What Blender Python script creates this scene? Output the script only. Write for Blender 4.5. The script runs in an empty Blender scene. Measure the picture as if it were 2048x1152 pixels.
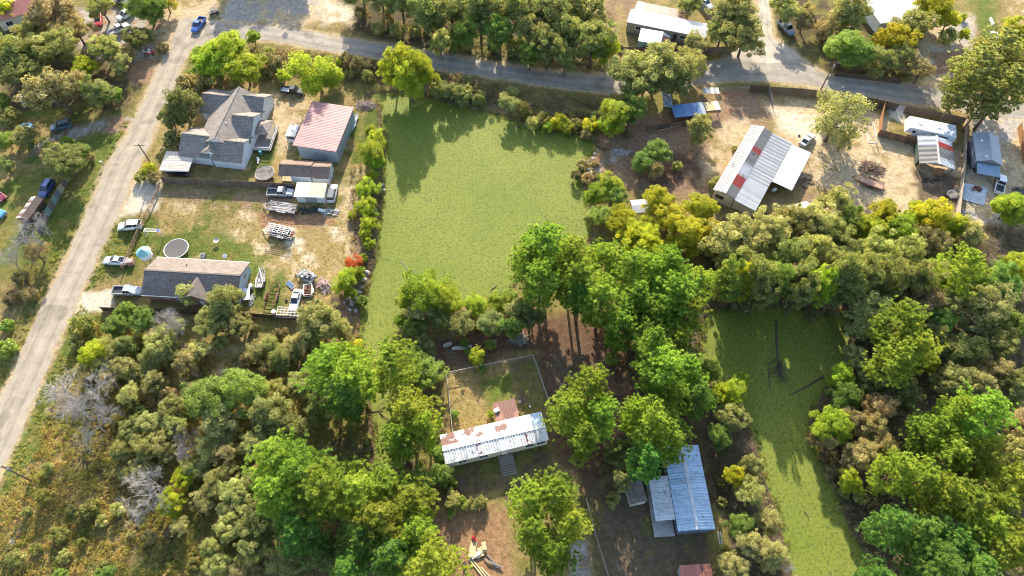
import bpy, bmesh, math, random
import numpy as np
from mathutils import Vector
R = math.radians
random.seed(11)
rng = np.random.default_rng(11)
scene = bpy.context.scene
C = scene.collection

# ------------------------------------------------------------------ camera, sky, sun, exposure
H = 115.0
PITCH = R(58.0)
FPX = 2048 * 24 / 36.0
cd = bpy.data.cameras.new('camera'); cd.lens = 24; cd.sensor_width = 36; cd.clip_end = 8000; cd.clip_start = 0.5
cam = bpy.data.objects.new('camera', cd); C.objects.link(cam)
cam.location = (0, 0, H); cam.rotation_euler = (R(90) - PITCH, 0, 0)
scene.camera = cam

SUN_EL = R(25.0); SUN_AZ = R(3.0)          # azimuth measured from +Y towards -X
world = bpy.data.worlds.new('World'); scene.world = world; world.use_nodes = True
wn = world.node_tree.nodes; wl = world.node_tree.links
sky = wn.new('ShaderNodeTexSky'); sky.sky_type = 'NISHITA'; sky.sun_disc = False
sky.sun_elevation = SUN_EL; sky.sun_rotation = -SUN_AZ; sky.air_density = 1.0; sky.dust_density = 1.5; sky.ozone_density = 1.0
bg = wn['Background']; bg.inputs[1].default_value = 0.15
wl.new(sky.outputs[0], bg.inputs[0])
sl = bpy.data.lights.new('sun', 'SUN'); sl.energy = 4.4; sl.angle = R(0.5); sl.color = (1.0, 0.90, 0.74)
sun = bpy.data.objects.new('sun', sl); C.objects.link(sun)
sd = Vector((-math.sin(SUN_AZ) * math.cos(SUN_EL), math.cos(SUN_AZ) * math.cos(SUN_EL), math.sin(SUN_EL)))
sun.rotation_euler = sd.to_track_quat('Z', 'Y').to_euler(); sun.location = (0, 60, 120)
vs = scene.view_settings; vs.view_transform = 'Standard'; vs.look = 'None'; vs.gamma = 1.0; vs.use_curve_mapping = False
vs.exposure = 1.54
scene.cycles.filter_width = 1.05; scene.cycles.max_bounces = 5; scene.cycles.diffuse_bounces = 3; scene.cycles.transmission_bounces = 4; scene.cycles.glossy_bounces = 2

# ------------------------------------------------------------------ geometry helpers
SP, CP = math.sin(PITCH), math.cos(PITCH)
def G(px, py, z=0.0):
    "where the sight line of photo point (px,py) meets the level z"
    u = (px - 1024) / FPX; v = (py - 576) / FPX
    t = (H - z) / (SP + CP * v)
    return Vector((u * t, (CP - SP * v) * t, z))
def PXS(x, y, z=0.0):
    "photo position of world points (arrays)"
    d = y * CP + (H - z) * SP
    return 1024 + FPX * x / d, 576 + FPX * ((H - z) * CP - y * SP) / d
def PPM(px, py, z=0.0):
    p = G(px, py, z)
    return FPX / (p.y * CP + (H - z) * SP)
def GL(pts, z=0.0): return [G(a, b, z) for a, b in pts]

class MB:
    def __init__(s): s.v = []; s.f = []
    def add(s, vs_, fs):
        o = len(s.v); s.v += [tuple(p) for p in vs_]; s.f += [tuple(i + o for i in f) for f in fs]; return s
    def box(s, c, d, rz=0.0, taper=1.0):
        x, y, z = d[0] / 2, d[1] / 2, d[2] / 2; cs, sn = math.cos(rz), math.sin(rz); pts = []
        for k in (-1, 1):
            t = taper if k > 0 else 1.0
            for (a, b) in ((-x, -y), (x, -y), (x, y), (-x, y)):
                a *= t; b *= t
                pts.append((c[0] + a * cs - b * sn, c[1] + a * sn + b * cs, c[2] + k * z))
        return s.add(pts, [(3, 2, 1, 0), (4, 5, 6, 7), (0, 1, 5, 4), (1, 2, 6, 5), (2, 3, 7, 6), (3, 0, 4, 7)])
    def bar(s, a, b, w, h=None):
        "square bar between two points"
        a = Vector(a); b = Vector(b); h = h or w; d = (b - a)
        if d.length < 1e-6: return s
        d.normalize(); up = Vector((0, 0, 1)) if abs(d.z) < 0.95 else Vector((0, 1, 0))
        sx = d.cross(up).normalized() * (w / 2); sy = sx.cross(d).normalized() * (h / 2)
        p = [a - sx - sy, a + sx - sy, a + sx + sy, a - sx + sy]; q = [x + (b - a) for x in p]
        return s.add(p + q, [(3, 2, 1, 0), (4, 5, 6, 7), (0, 1, 5, 4), (1, 2, 6, 5), (2, 3, 7, 6), (3, 0, 4, 7)])
    def tube(s, a, b, ra, rb=None, n=8, cap=True):
        a = Vector(a); b = Vector(b); rb = ra if rb is None else rb; d = (b - a).normalized()
        up = Vector((0, 0, 1)) if abs(d.z) < 0.95 else Vector((0, 1, 0)); sx = d.cross(up).normalized(); sy = sx.cross(d).normalized()
        pa = [a + (sx * math.cos(t) + sy * math.sin(t)) * ra for t in [2 * math.pi * i / n for i in range(n)]]
        pb = [b + (sx * math.cos(t) + sy * math.sin(t)) * rb for t in [2 * math.pi * i / n for i in range(n)]]
        fs = [(i, (i + 1) % n, n + (i + 1) % n, n + i) for i in range(n)]
        if cap: fs += [tuple(range(n))[::-1], tuple(range(n, 2 * n))]
        return s.add(pa + pb, fs)
    def prism(s, poly, z0, z1):
        n = len(poly)
        return s.add([(p[0], p[1], z0) for p in poly] + [(p[0], p[1], z1) for p in poly],
                     [tuple(range(n))[::-1], tuple(range(n, 2 * n))] + [(i, (i + 1) % n, n + (i + 1) % n, n + i) for i in range(n)])
    def loft(s, rings, cap=True):
        n = len(rings[0]); o = len(s.v)
        for r in rings: s.v += [tuple(p) for p in r]
        for k in range(len(rings) - 1):
            for i in range(n):
                j = (i + 1) % n
                s.f.append((o + k * n + i, o + k * n + j, o + (k + 1) * n + j, o + (k + 1) * n + i))
        if cap:
            s.f.append(tuple(o + i for i in range(n))[::-1]); s.f.append(tuple(o + (len(rings) - 1) * n + i for i in range(n)))
        return s
    def slab(s, quad, t):
        "thin plate under a 3-D quad"
        q = [Vector(p) for p in quad]; n = (q[1] - q[0]).cross(q[2] - q[0]).normalized()
        if n.z < 0: n = -n
        m = len(q)
        return s.add(q + [p - n * t for p in q], [tuple(range(m)), tuple(range(m, 2 * m))[::-1]] + [(i, m + i, m + (i + 1) % m, (i + 1) % m) for i in range(m)])
    def mesh(s, name, smooth=False):
        me = bpy.data.meshes.new(name); me.from_pydata(s.v, [], s.f)
        bm = bmesh.new(); bm.from_mesh(me); bmesh.ops.recalc_face_normals(bm, faces=bm.faces); bm.to_mesh(me); bm.free()
        if smooth: me.shade_smooth()
        return me

def setmat(o, m):
    if not o.data.materials: o.data.materials.append(m); return
    if o.data.materials[0] is m: return
    o.material_slots[0].link = 'OBJECT'; o.material_slots[0].material = m
def inst(me, name, m, parent=None, loc=(0, 0, 0), rz=0.0, scale=None):
    o = bpy.data.objects.new(name, me); C.objects.link(o); setmat(o, m)
    o.location = loc; o.rotation_euler = (0, 0, rz)
    if scale is not None: o.scale = scale if hasattr(scale, '__len__') else (scale,) * 3
    o.parent = parent
    return o
def part(name, mb, m, parent=None, smooth=False):
    return inst(mb.mesh(name, smooth), name, m, parent)
def tag(o, label=None, cat=None, group=None, kind=None):
    if label: o['label'] = label
    if cat: o['category'] = cat
    if group: o['group'] = group
    if kind: o['kind'] = kind
    return o
def thing(name, label, cat, loc=(0, 0, 0), rz=0.0, group=None):
    o = bpy.data.objects.new(name, None); C.objects.link(o); o.empty_display_size = 0.5
    o.location = loc; o.rotation_euler = (0, 0, rz)
    return tag(o, label, cat, group)
def single(name, mb, m, label, cat, loc=(0, 0, 0), rz=0.0, group=None, smooth=False):
    o = part(name, mb, m, None, smooth); o.location = loc; o.rotation_euler = (0, 0, rz)
    return tag(o, label, cat, group)

# ------------------------------------------------------------------ noise on arrays
def vnoise(x, y, seed):
    xi = np.floor(x).astype(np.int64); yi = np.floor(y).astype(np.int64); xf = x - xi; yf = y - yi
    def h(a, b):
        n = (a * 374761393 + b * 668265263 + seed * 974634777) & 0xffffffff
        n = ((n ^ (n >> 13)) * 1274126177) & 0xffffffff
        return ((n ^ (n >> 16)) & 0xffff) / 65535.0
    u = xf * xf * (3 - 2 * xf); w = yf * yf * (3 - 2 * yf)
    return (h(xi, yi) * (1 - u) + h(xi + 1, yi) * u) * (1 - w) + (h(xi, yi + 1) * (1 - u) + h(xi + 1, yi + 1) * u) * w
def fbm(x, y, scale, seed, octv=4):
    a = 0.0; amp = 0.5; s = 1.0 / scale; t = 0.0
    for i in range(octv):
        a = a + amp * vnoise(x * s + 17.3 * i, y * s - 9.1 * i, seed + i); t += amp; amp *= 0.5; s *= 2.03
    return a / t
def sdist(x, y, poly):
    "signed distance to a polygon in world metres, negative inside"
    d = np.full(x.shape, 1e9); ins = np.zeros(x.shape, bool); n = len(poly)
    for i in range(n):
        ax, ay = poly[i][0], poly[i][1]; bx, by = poly[(i + 1) % n][0], poly[(i + 1) % n][1]
        ex, ey = bx - ax, by - ay; wx, wy = x - ax, y - ay
        t = np.clip((wx * ex + wy * ey) / max(ex * ex + ey * ey, 1e-9), 0, 1)
        d = np.minimum(d, (wx - ex * t) ** 2 + (wy - ey * t) ** 2)
        c = (ay > y) != (by > y)
        with np.errstate(divide='ignore', invalid='ignore'):
            ins ^= c & (x < ex * (y - ay) / (ey if ey else 1e-9) + ax)
    d = np.sqrt(d)
    return np.where(ins, -d, d)
def sstep(a, b, x):
    t = np.clip((x - a) / (b - a), 0, 1); return t * t * (3 - 2 * t)

# ------------------------------------------------------------------ materials
def newmat(name):
    m = bpy.data.materials.new(name); m.use_nodes = True
    nt = m.node_tree; return m, nt, nt.nodes['Principled BSDF']
def N(nt, t, **kw):
    n = nt.nodes.new(t)
    for k, v in kw.items():
        if k.startswith('_'): setattr(n, k[1:], v)
        else: n.inputs[k].default_value = v
    return n
def mixc(nt, fac, a, b, blend='MIX'):
    n = nt.nodes.new('ShaderNodeMix'); n.data_type = 'RGBA'; n.blend_type = blend
    for sock, v in ((n.inputs[0], fac), (n.inputs[6], a), (n.inputs[7], b)):
        if hasattr(v, 'links') or hasattr(v, 'is_linked'): nt.links.new(v, sock)
        else: sock.default_value = v if not hasattr(v, '__len__') else (tuple(v) + (1,))[:4]
    return n.outputs[2]
def ramp(nt, src, stops):
    r = nt.nodes.new('ShaderNodeValToRGB'); e = r.color_ramp.elements
    while len(e) < len(stops): e.new(0.5)
    for i, (p, c) in enumerate(stops):
        e[i].position = p; e[i].color = (c, c, c, 1) if not hasattr(c, '__len__') else (tuple(c) + (1,))[:4]
    nt.links.new(src, r.inputs[0]); return r.outputs[0]
def noise(nt, scale, detail=4, rough=0.6, coord='Object', stretch=None, out=0):
    tc = nt.nodes.new('ShaderNodeTexCoord'); src = tc.outputs[coord]
    if stretch:
        mp = nt.nodes.new('ShaderNodeMapping'); mp.inputs['Scale'].default_value = stretch; nt.links.new(src, mp.inputs[0]); src = mp.outputs[0]
    n = nt.nodes.new('ShaderNodeTexNoise'); n.inputs['Scale'].default_value = scale; n.inputs['Detail'].default_value = detail; n.inputs['Roughness'].default_value = rough
    nt.links.new(src, n.inputs['Vector']); return n.outputs[out]
def bump(nt, bsdf, h, strength=0.4, dist=0.05):
    b = nt.nodes.new('ShaderNodeBump'); b.inputs['Strength'].default_value = strength; b.inputs['Distance'].default_value = dist
    nt.links.new(h, b.inputs['Height']); nt.links.new(b.outputs[0], bsdf.inputs['Normal'])
MATS = {}
def plain(name, col, rough=0.6, var=0.25, scale=1.5, metal=0.0, dirt=None, dirt_amt=0.0, bmp=0.0, stretch=None, spec=0.5):
    "a worn surface: colour mottled by noise, optional stains"
    if name in MATS: return MATS[name]
    m, nt, b = newmat(name)
    nz = noise(nt, scale, 5, 0.65, stretch=stretch)
    f = ramp(nt, nz, [(0.3, 1 - var), (0.7, 1 + var * 0.4)])
    c = mixc(nt, 1.0, col, f, 'MULTIPLY')
    if dirt:
        d = ramp(nt, noise(nt, scale * 0.6, 6, 0.7, stretch=stretch), [(0.5 - dirt_amt * 0.2, 0.0), (0.62 - dirt_amt * 0.1, min(1.0, dirt_amt))])
        c = mixc(nt, d, c, dirt)
    nt.links.new(c, b.inputs['Base Color'])
    b.inputs['Roughness'].default_value = rough; b.inputs['Metallic'].default_value = metal; b.inputs['Specular IOR Level'].default_value = spec
    if bmp: bump(nt, b, noise(nt, scale * 8, 3), bmp, 0.03)
    MATS[name] = m; return m
def glass(name='glass', col=(0.015, 0.02, 0.025)):
    if name in MATS: return MATS[name]
    m, nt, b = newmat(name)
    c = mixc(nt, noise(nt, 1.2, 2), col, tuple(x * 2.2 for x in col)); nt.links.new(c, b.inputs['Base Color'])
    b.inputs['Roughness'].default_value = 0.06; b.inputs['Specular IOR Level'].default_value = 0.8
    MATS[name] = m; return m
def paint(name, col, rough=0.28):
    if name in MATS: return MATS[name]
    m, nt, b = newmat(name)
    c = mixc(nt, ramp(nt, noise(nt, 2.0, 5), [(0.35, 0.0), (0.75, 0.35)]), col, tuple(0.55 * x + 0.08 for x in col))
    nt.links.new(c, b.inputs['Base Color']); b.inputs['Roughness'].default_value = rough; b.inputs['Coat Weight'].default_value = 0.4; b.inputs['Coat Roughness'].default_value = 0.1
    MATS[name] = m; return m
def shingle(name, col):
    if name in MATS: return MATS[name]
    m, nt, b = newmat(name)
    tc = nt.nodes.new('ShaderNodeTexCoord'); br = nt.nodes.new('ShaderNodeTexBrick')
    br.inputs['Scale'].default_value = 1.0; br.inputs['Brick Width'].default_value = 0.7; br.inputs['Row Height'].default_value = 0.28; br.inputs['Mortar Size'].default_value = 0.02
    br.inputs['Color1'].default_value = (*[x * 1.15 for x in col], 1); br.inputs['Color2'].default_value = (*[x * 0.82 for x in col], 1); br.inputs['Mortar'].default_value = (*[x * 0.55 for x in col], 1)
    nt.links.new(tc.outputs['Object'], br.inputs['Vector'])
    f = ramp(nt, noise(nt, 0.8, 6, 0.7), [(0.3, 0.78), (0.7, 1.15)])
    c = mixc(nt, 1.0, br.outputs[0], f, 'MULTIPLY')
    st = ramp(nt, noise(nt, 1.6, 5, 0.7, stretch=(1.6, 0.35, 0.35)), [(0.52, 0.0), (0.68, 0.35)])
    c = mixc(nt, st, c, tuple(x * 0.55 for x in col))
    nt.links.new(c, b.inputs['Base Color']); b.inputs['Roughness'].default_value = 0.85; b.inputs['Specular IOR Level'].default_value = 0.25
    bump(nt, b, noise(nt, 14, 3), 0.35, 0.03)
    MATS[name] = m; return m
def wpos(nt, scale, detail=4, rough=0.6, stretch=None):
    g = nt.nodes.new('ShaderNodeNewGeometry'); src = g.outputs['Position']
    if stretch:
        mp = nt.nodes.new('ShaderNodeMapping'); mp.inputs['Scale'].default_value = stretch; nt.links.new(src, mp.inputs[0]); src = mp.outputs[0]
    n = nt.nodes.new('ShaderNodeTexNoise'); n.inputs['Scale'].default_value = scale; n.inputs['Detail'].default_value = detail; n.inputs['Roughness'].default_value = rough
    nt.links.new(src, n.inputs['Vector']); return n.outputs[0]
def metalroof(name, col, rust=0.0, rustcol=(0.10, 0.042, 0.028), rough=0.45, metal=0.0, spots=0.0):
    if name in MATS: return MATS[name]
    m, nt, b = newmat(name)
    oi = nt.nodes.new('ShaderNodeObjectInfo')
    c = mixc(nt, 1.0, col, ramp(nt, oi.outputs['Random'], [(0.0, 0.86), (1.0, 1.1)]), 'MULTIPLY')
    c = mixc(nt, 1.0, c, ramp(nt, wpos(nt, 0.5, 6, 0.7), [(0.3, 0.82), (0.7, 1.08)]), 'MULTIPLY')
    d = ramp(nt, noise(nt, 2.0, 5, 0.7, stretch=(4.0, 0.35, 1)), [(0.48, 0.0), (0.75, 0.4)])
    c = mixc(nt, d, c, tuple(x * 0.5 for x in col))
    if spots:
        sp = ramp(nt, wpos(nt, 1.7, 6, 0.72), [(0.60 - spots * 0.09, 0.0), (0.70 - spots * 0.07, 0.75)])
        c = mixc(nt, sp, c, (0.13, 0.13, 0.13))
    if rust:
        r = ramp(nt, wpos(nt, 0.42, 5, 0.66), [(0.66 - rust * 0.25, 0.0), (0.685 - rust * 0.25, 1.0)])
        rc = mixc(nt, wpos(nt, 5, 4), rustcol, tuple(x * 2.0 for x in rustcol)); c = mixc(nt, r, c, rc)
    nt.links.new(c, b.inputs['Base Color']); b.inputs['Roughness'].default_value = rough; b.inputs['Metallic'].default_value = metal
    MATS[name] = m; return m
def wood(name, col, var=0.4):
    if name in MATS: return MATS[name]
    m, nt, b = newmat(name)
    f = ramp(nt, noise(nt, 2.2, 6, 0.7, stretch=(3.0, 3.0, 0.4)), [(0.28, 1 - var), (0.72, 1.2)])
    c = mixc(nt, 1.0, col, f, 'MULTIPLY')
    c = mixc(nt, ramp(nt, noise(nt, 0.5, 5), [(0.5, 0.0), (0.75, 0.5)]), c, (0.16, 0.15, 0.14))
    nt.links.new(c, b.inputs['Base Color']); b.inputs['Roughness'].default_value = 0.85; b.inputs['Specular IOR Level'].default_value = 0.2
    MATS[name] = m; return m
LEAF_GAIN = 2.15
def leafmat(name, c1, c2, c3=None, trans=0.42):
    "leaves: tone varies leaf by leaf (attribute tint) and tree by tree"
    m, nt, b = newmat(name)
    at = nt.nodes.new('ShaderNodeAttribute'); at.attribute_name = 'tint'
    c1, c2, c3 = [tuple(v * LEAF_GAIN for v in q) for q in (c1, c2, c3)]; trans = min(.6, trans + .08)
    st = [(0.0, c1), (0.55, c2), (0.95, c3)]
    c = ramp(nt, at.outputs['Fac'], st)
    oi = nt.nodes.new('ShaderNodeObjectInfo')
    hs = nt.nodes.new('ShaderNodeHueSaturation')
    mh = N(nt, 'ShaderNodeMapRange'); mh.inputs[3].default_value = 0.482; mh.inputs[4].default_value = 0.518; nt.links.new(oi.outputs['Random'], mh.inputs[0])
    sc = nt.nodes.new('ShaderNodeMath'); sc.operation = 'MULTIPLY'; sc.inputs[1].default_value = 7.31; nt.links.new(oi.outputs['Random'], sc.inputs[0])
    fr = nt.nodes.new('ShaderNodeMath'); fr.operation = 'FRACT'; nt.links.new(sc.outputs[0], fr.inputs[0])
    mv = N(nt, 'ShaderNodeMapRange'); mv.inputs[3].default_value = 0.8; mv.inputs[4].default_value = 1.2; nt.links.new(fr.outputs[0], mv.inputs[0])
    nt.links.new(mh.outputs[0], hs.inputs['Hue']); nt.links.new(mv.outputs[0], hs.inputs['Value']); nt.links.new(c, hs.inputs['Color'])
    nt.links.new(hs.outputs[0], b.inputs['Base Color']); b.inputs['Roughness'].default_value = 0.55; b.inputs['Specular IOR Level'].default_value = 0.3
    tr = nt.nodes.new('ShaderNodeBsdfTranslucent')
    tc_ = mixc(nt, 1.0, hs.outputs[0], (1.35, 1.25, 0.6), 'MULTIPLY'); nt.links.new(tc_, tr.inputs[0])
    mx = nt.nodes.new('ShaderNodeMixShader'); mx.inputs[0].default_value = trans
    nt.links.new(b.outputs[0], mx.inputs[1]); nt.links.new(tr.outputs[0], mx.inputs[2])
    nt.links.new(mx.outputs[0], nt.nodes['Material Output'].inputs[0])
    return m
# ------------------------------------------------------------------ ponds and roads as outlines
POND_Z = -0.35
POND1 = [(745,190),(766,212),(768,258),(776,300),(764,335),(771,372),(766,420),(757,480),(755,530),(737,580),(726,620),(722,680),(734,730),
         (746,820),(754,870),(752,960),(762,985),(785,985),(792,930),(790,850),(786,760),(786,690),(797,640),(826,602),(900,606),(1000,596),(1030,562),
         (1060,520),(1150,500),(1178,470),(1180,425),(1168,385),(1150,345),(1178,312),(1190,290),(1150,270),(1060,252),(1000,233),(940,220),(870,200),(800,188)]
POND2 = [(1425,622),(1560,618),(1700,636),(1688,720),(1645,775),(1612,845),(1640,920),(1672,1000),(1695,1060),(1770,1180),(1600,1180),(1590,1150),(1560,1030),(1532,950),
         (1512,870),(1492,830),(1424,765),(1402,720),(1408,650)]
PW1 = [(p.x, p.y) for p in GL(POND1, POND_Z)]; PW2 = [(p.x, p.y) for p in GL(POND2, POND_Z)]
ROAD_A = [((-118,1060),(-48,1060)),((-29,864),(38,864)),((36,720),(101,720)),((102,576),(165,576)),((170,435),(232,435)),((215,325),(280,325)),((244,287),(300,287)),((270,237),(318,237)),
          ((300,175),(348,175)),((322,125),(367,126)),((336,95),(380,100)),((347,66),(402,92)),((362,36),(440,78))]
ROAD_B = [((362,36),(402,92)),((405,38),(440,78)),((450,44),(480,77)),((510,50),(525,80)),((570,56),(572,86)),((620,62),(610,94)),((660,71),(680,106)),((725,81),(760,117)),((800,94),(825,128)),((870,106),(880,138)),
          ((945,119),(950,149)),((1024,132),(1024,161)),((1130,145),(1130,176)),((1215,150),(1215,185)),((1300,142),(1300,182)),((1400,130),(1400,169)),((1450,118),(1470,161)),
          ((1520,112),(1540,162)),((1600,118),(1600,169)),((1650,148),(1650,178)),((1720,160),(1720,189)),((1800,168),(1808,206)),((1900,182),(1900,217)),((2080,206),(2080,245))]
ROAD_C = [((1502,-40),(1528,-40)),((1517,20),(1540,25)),((1504,60),(1549,75)),((1478,95),(1590,104)),((1440,124),(1636,150))]
def strip_poly(pairs):
    a = [G(*p[0]) for p in pairs]; b = [G(*p[1]) for p in pairs]
    return [(p.x, p.y) for p in a] + [(p.x, p.y) for p in reversed(b)]
RPOLY = [strip_poly(r) for r in (ROAD_A, ROAD_B, ROAD_C)]

# ------------------------------------------------------------------ ground: one sheet to the horizon
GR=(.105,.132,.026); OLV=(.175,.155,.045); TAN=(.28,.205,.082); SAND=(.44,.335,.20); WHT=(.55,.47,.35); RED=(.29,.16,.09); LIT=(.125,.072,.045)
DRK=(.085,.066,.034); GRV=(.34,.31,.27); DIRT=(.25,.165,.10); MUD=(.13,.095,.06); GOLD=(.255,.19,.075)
xs = np.concatenate([[-6000,-2500,-1000,-450,-250,-180], np.arange(-146, 146.1, 0.5), [180,250,450,1000,2500,6000]])
ys = np.concatenate([[-6000,-2500,-1000,-300,-80,-10], np.arange(4, 178.1, 0.5), [190,230,320,600,1200,2500,6000]])
GX, GY = np.meshgrid(xs, ys); gx = GX.ravel(); gy = GY.ravel()
col = np.empty((gx.size, 3)); n1 = fbm(gx, gy, 9, 1); n2 = fbm(gx, gy, 2.2, 7, 3); n3 = fbm(gx, gy, 30, 21, 3); n4 = vnoise(gx / 0.8, gy / 0.8, 5)
w = sstep(0.42, 0.6, n1 * 0.6 + n2 * 0.4)[:, None]
col[:] = np.array(OLV) * (1 - w) + np.array(TAN) * 0.8 * w
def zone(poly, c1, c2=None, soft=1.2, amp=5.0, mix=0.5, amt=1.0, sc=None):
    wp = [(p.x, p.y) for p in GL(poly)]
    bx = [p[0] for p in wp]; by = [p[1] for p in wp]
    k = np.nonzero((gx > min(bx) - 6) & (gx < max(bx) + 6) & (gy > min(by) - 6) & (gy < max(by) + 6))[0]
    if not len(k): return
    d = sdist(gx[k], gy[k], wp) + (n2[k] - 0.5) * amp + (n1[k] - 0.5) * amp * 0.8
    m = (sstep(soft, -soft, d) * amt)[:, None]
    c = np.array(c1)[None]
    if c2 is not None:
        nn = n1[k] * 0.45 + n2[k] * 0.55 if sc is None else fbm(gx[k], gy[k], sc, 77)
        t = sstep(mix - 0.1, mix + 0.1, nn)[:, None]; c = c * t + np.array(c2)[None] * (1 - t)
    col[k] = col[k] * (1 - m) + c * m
# woods
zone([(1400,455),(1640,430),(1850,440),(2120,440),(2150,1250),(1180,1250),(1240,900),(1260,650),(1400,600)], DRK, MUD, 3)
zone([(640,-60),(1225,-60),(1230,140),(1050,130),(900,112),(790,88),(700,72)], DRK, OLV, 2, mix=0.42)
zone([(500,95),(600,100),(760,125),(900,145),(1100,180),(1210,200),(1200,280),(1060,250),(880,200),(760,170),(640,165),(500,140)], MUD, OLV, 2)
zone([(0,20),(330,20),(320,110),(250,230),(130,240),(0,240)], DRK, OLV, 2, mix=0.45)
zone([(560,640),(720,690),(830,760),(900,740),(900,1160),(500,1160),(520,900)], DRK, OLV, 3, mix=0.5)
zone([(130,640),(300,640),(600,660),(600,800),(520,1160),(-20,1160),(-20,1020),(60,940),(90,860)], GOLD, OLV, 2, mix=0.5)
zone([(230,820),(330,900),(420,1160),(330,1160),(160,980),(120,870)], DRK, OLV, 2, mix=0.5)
zone([(340,690),(480,700),(520,740),(500,770),(380,770),(340,730)], TAN, SAND, 1, mix=0.5)
zone([(500,720),(560,740),(570,850),(520,860)], RED, OLV, 1.5, mix=0.5)
# left verges
zone([(-20,220),(240,225),(236,260),(215,330),(170,440),(100,580),(0,800),(-20,820)], OLV, GR, 1.5, mix=0.47)
zone([(0,230),(120,260),(110,330),(40,340),(0,360)], GR, TAN, 1.5, mix=0.5)
zone([(-20,560),(70,560),(30,700),(-20,780)], TAN, OLV, 1.5, mix=0.45)
zone([(165,600),(205,625),(200,680),(120,790),(90,870),(70,960),(20,1010),(-20,1010),(5,930),(40,866),(105,720)], GR, OLV, 1.0, mix=0.42)
zone([(-20,1000),(60,960),(80,1000),(70,1160),(-20,1160)], GOLD, OLV, 1.5)
# upper left lot
zone([(150,20),(345,20),(330,110),(270,130),(200,120),(150,80)], DIRT, GRV, 1.5)
zone([(345,-60),(460,-60),(440,30),(400,45),(350,70),(330,110),(312,110)], SAND, TAN, 1.5, mix=0.4)
zone([(440,-60),(660,-60),(650,45),(600,58),(450,40)], SAND, GRV, 1.5, mix=0.5)
zone([(640,-10),(720,20),(700,50),(640,50)], WHT, SAND, 1.5)
zone([(255,125),(325,118),(300,170),(262,160)], RED, DIRT, 1.2)
zone([(232,232),(272,236),(262,262),(190,264),(120,290),(60,312),(70,290),(150,252)], GRV, DIRT, 0.8, 2.0)
zone([(600,55),(720,70),(790,88),(640,66)], OLV, TAN, 0.8, 2)
# house lots on the pond's road side
zone([(318,190),(390,150),(520,160),(600,165),(740,180),(770,300),(768,480),(735,600),(600,640),(330,600),(300,480),(328,380),(300,340)], TAN, OLV, 1.5, mix=0.46)
zone([(540,185),(600,190),(622,205),(590,290),(555,330),(540,280)], SAND, TAN, 1.0, mix=0.4)
zone([(508,290),(545,268),(560,300),(540,350),(500,350)], GR, OLV, 1.0, mix=0.4)
zone([(690,215),(765,225),(745,330),(700,330)], OLV, GR, 1, mix=0.55)
zone([(690,340),(760,330),(745,420),(680,450),(660,400)], SAND, OLV, 1, mix=0.5)
zone([(330,395),(480,400),(560,440),(700,440),(715,520),(600,580),(500,520),(420,440),(330,420)], SAND, TAN, 1.5, 7, mix=0.5)
zone([(560,450),(690,450),(680,540),(600,520),(540,500)], WHT, TAN, 1.5, 7, mix=0.52)
zone([(300,480),(420,440),(500,500),(560,560),(540,640),(500,640),(490,530),(300,510)], OLV, GR, 1.5, 5, mix=0.55)
zone([(440,470),(500,490),(530,540),(500,560),(440,515)], GR, OLV, 1.2, 4, mix=0.4)
zone([(325,376),(600,385),(590,440),(330,400)], DIRT, OLV, 1.2, 3)
zone([(520,428),(665,430),(665,452),(530,455)], DIRT, RED, 0.8, 2)
zone([(240,350),(330,355),(318,420),(262,432),(228,440)], WHT, SAND, 1.0, 2.5, mix=0.42)
zone([(158,585),(230,575),(226,620),(205,624),(150,628)], WHT, SAND, 0.6, 1.5, mix=0.4)
zone([(228,440),(320,430),(310,480),(250,560),(170,580),(200,510)], OLV, GR, 1, 3, mix=0.52)
zone([(690,410),(765,420),(752,540),(720,640),(640,660),(690,560),(712,520)], MUD, DIRT, 1, 2)
zone([(720,150),(770,165),(775,215),(730,200),(680,180)], OLV, TAN, 1, 3, mix=0.45)
# far side of the pond, yards on the other side
zone([(1180,280),(1240,240),(1330,230),(1420,190),(1500,180),(1560,230),(1530,260),(1440,380),(1340,400),(1260,380),(1190,345)], DIRT, RED, 1.5, 4, mix=0.42)
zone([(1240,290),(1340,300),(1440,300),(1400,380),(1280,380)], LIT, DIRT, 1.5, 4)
zone([(1440,240),(1500,230),(1510,262),(1440,350),(1410,370),(1400,330)], SAND, TAN, 1.2, 3, mix=0.45)
zone([(1200,330),(1240,300),(1230,360),(1190,360)], RED, GRV, 1, 2)
zone([(1525,195),(1680,200),(1780,230),(1850,290),(1930,300),(1925,430),(1860,440),(1700,425),(1640,420),(1600,430),(1560,420),(1620,320),(1560,270)], SAND, TAN, 1.5, 4, mix=0.36)
zone([(1540,215),(1700,240),(1640,290),(1560,262)], WHT, SAND, 1.5, 4, mix=0.45)
zone([(1520,400),(1600,370),(1660,380),(1640,440),(1560,440)], DIRT, TAN, 1, 3)
zone([(1830,345),(1925,350),(1920,440),(1850,430)], DIRT, MUD, 1, 3)
zone([(1776,205),(1815,210),(1806,262),(1780,262)], GRV, WHT, 0.6, 1.5)
zone([(1780,236),(1812,250),(1812,276),(1770,266)], GOLD, OLV, 0.5, 1)
zone([(1938,220),(2100,235),(2100,450),(1930,450)], GRV, SAND, 1.5, 4, mix=0.5)
zone([(1990,300),(2060,250),(2060,400),(2000,400)], SAND, DIRT, 1, 4, mix=0.42)
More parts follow.
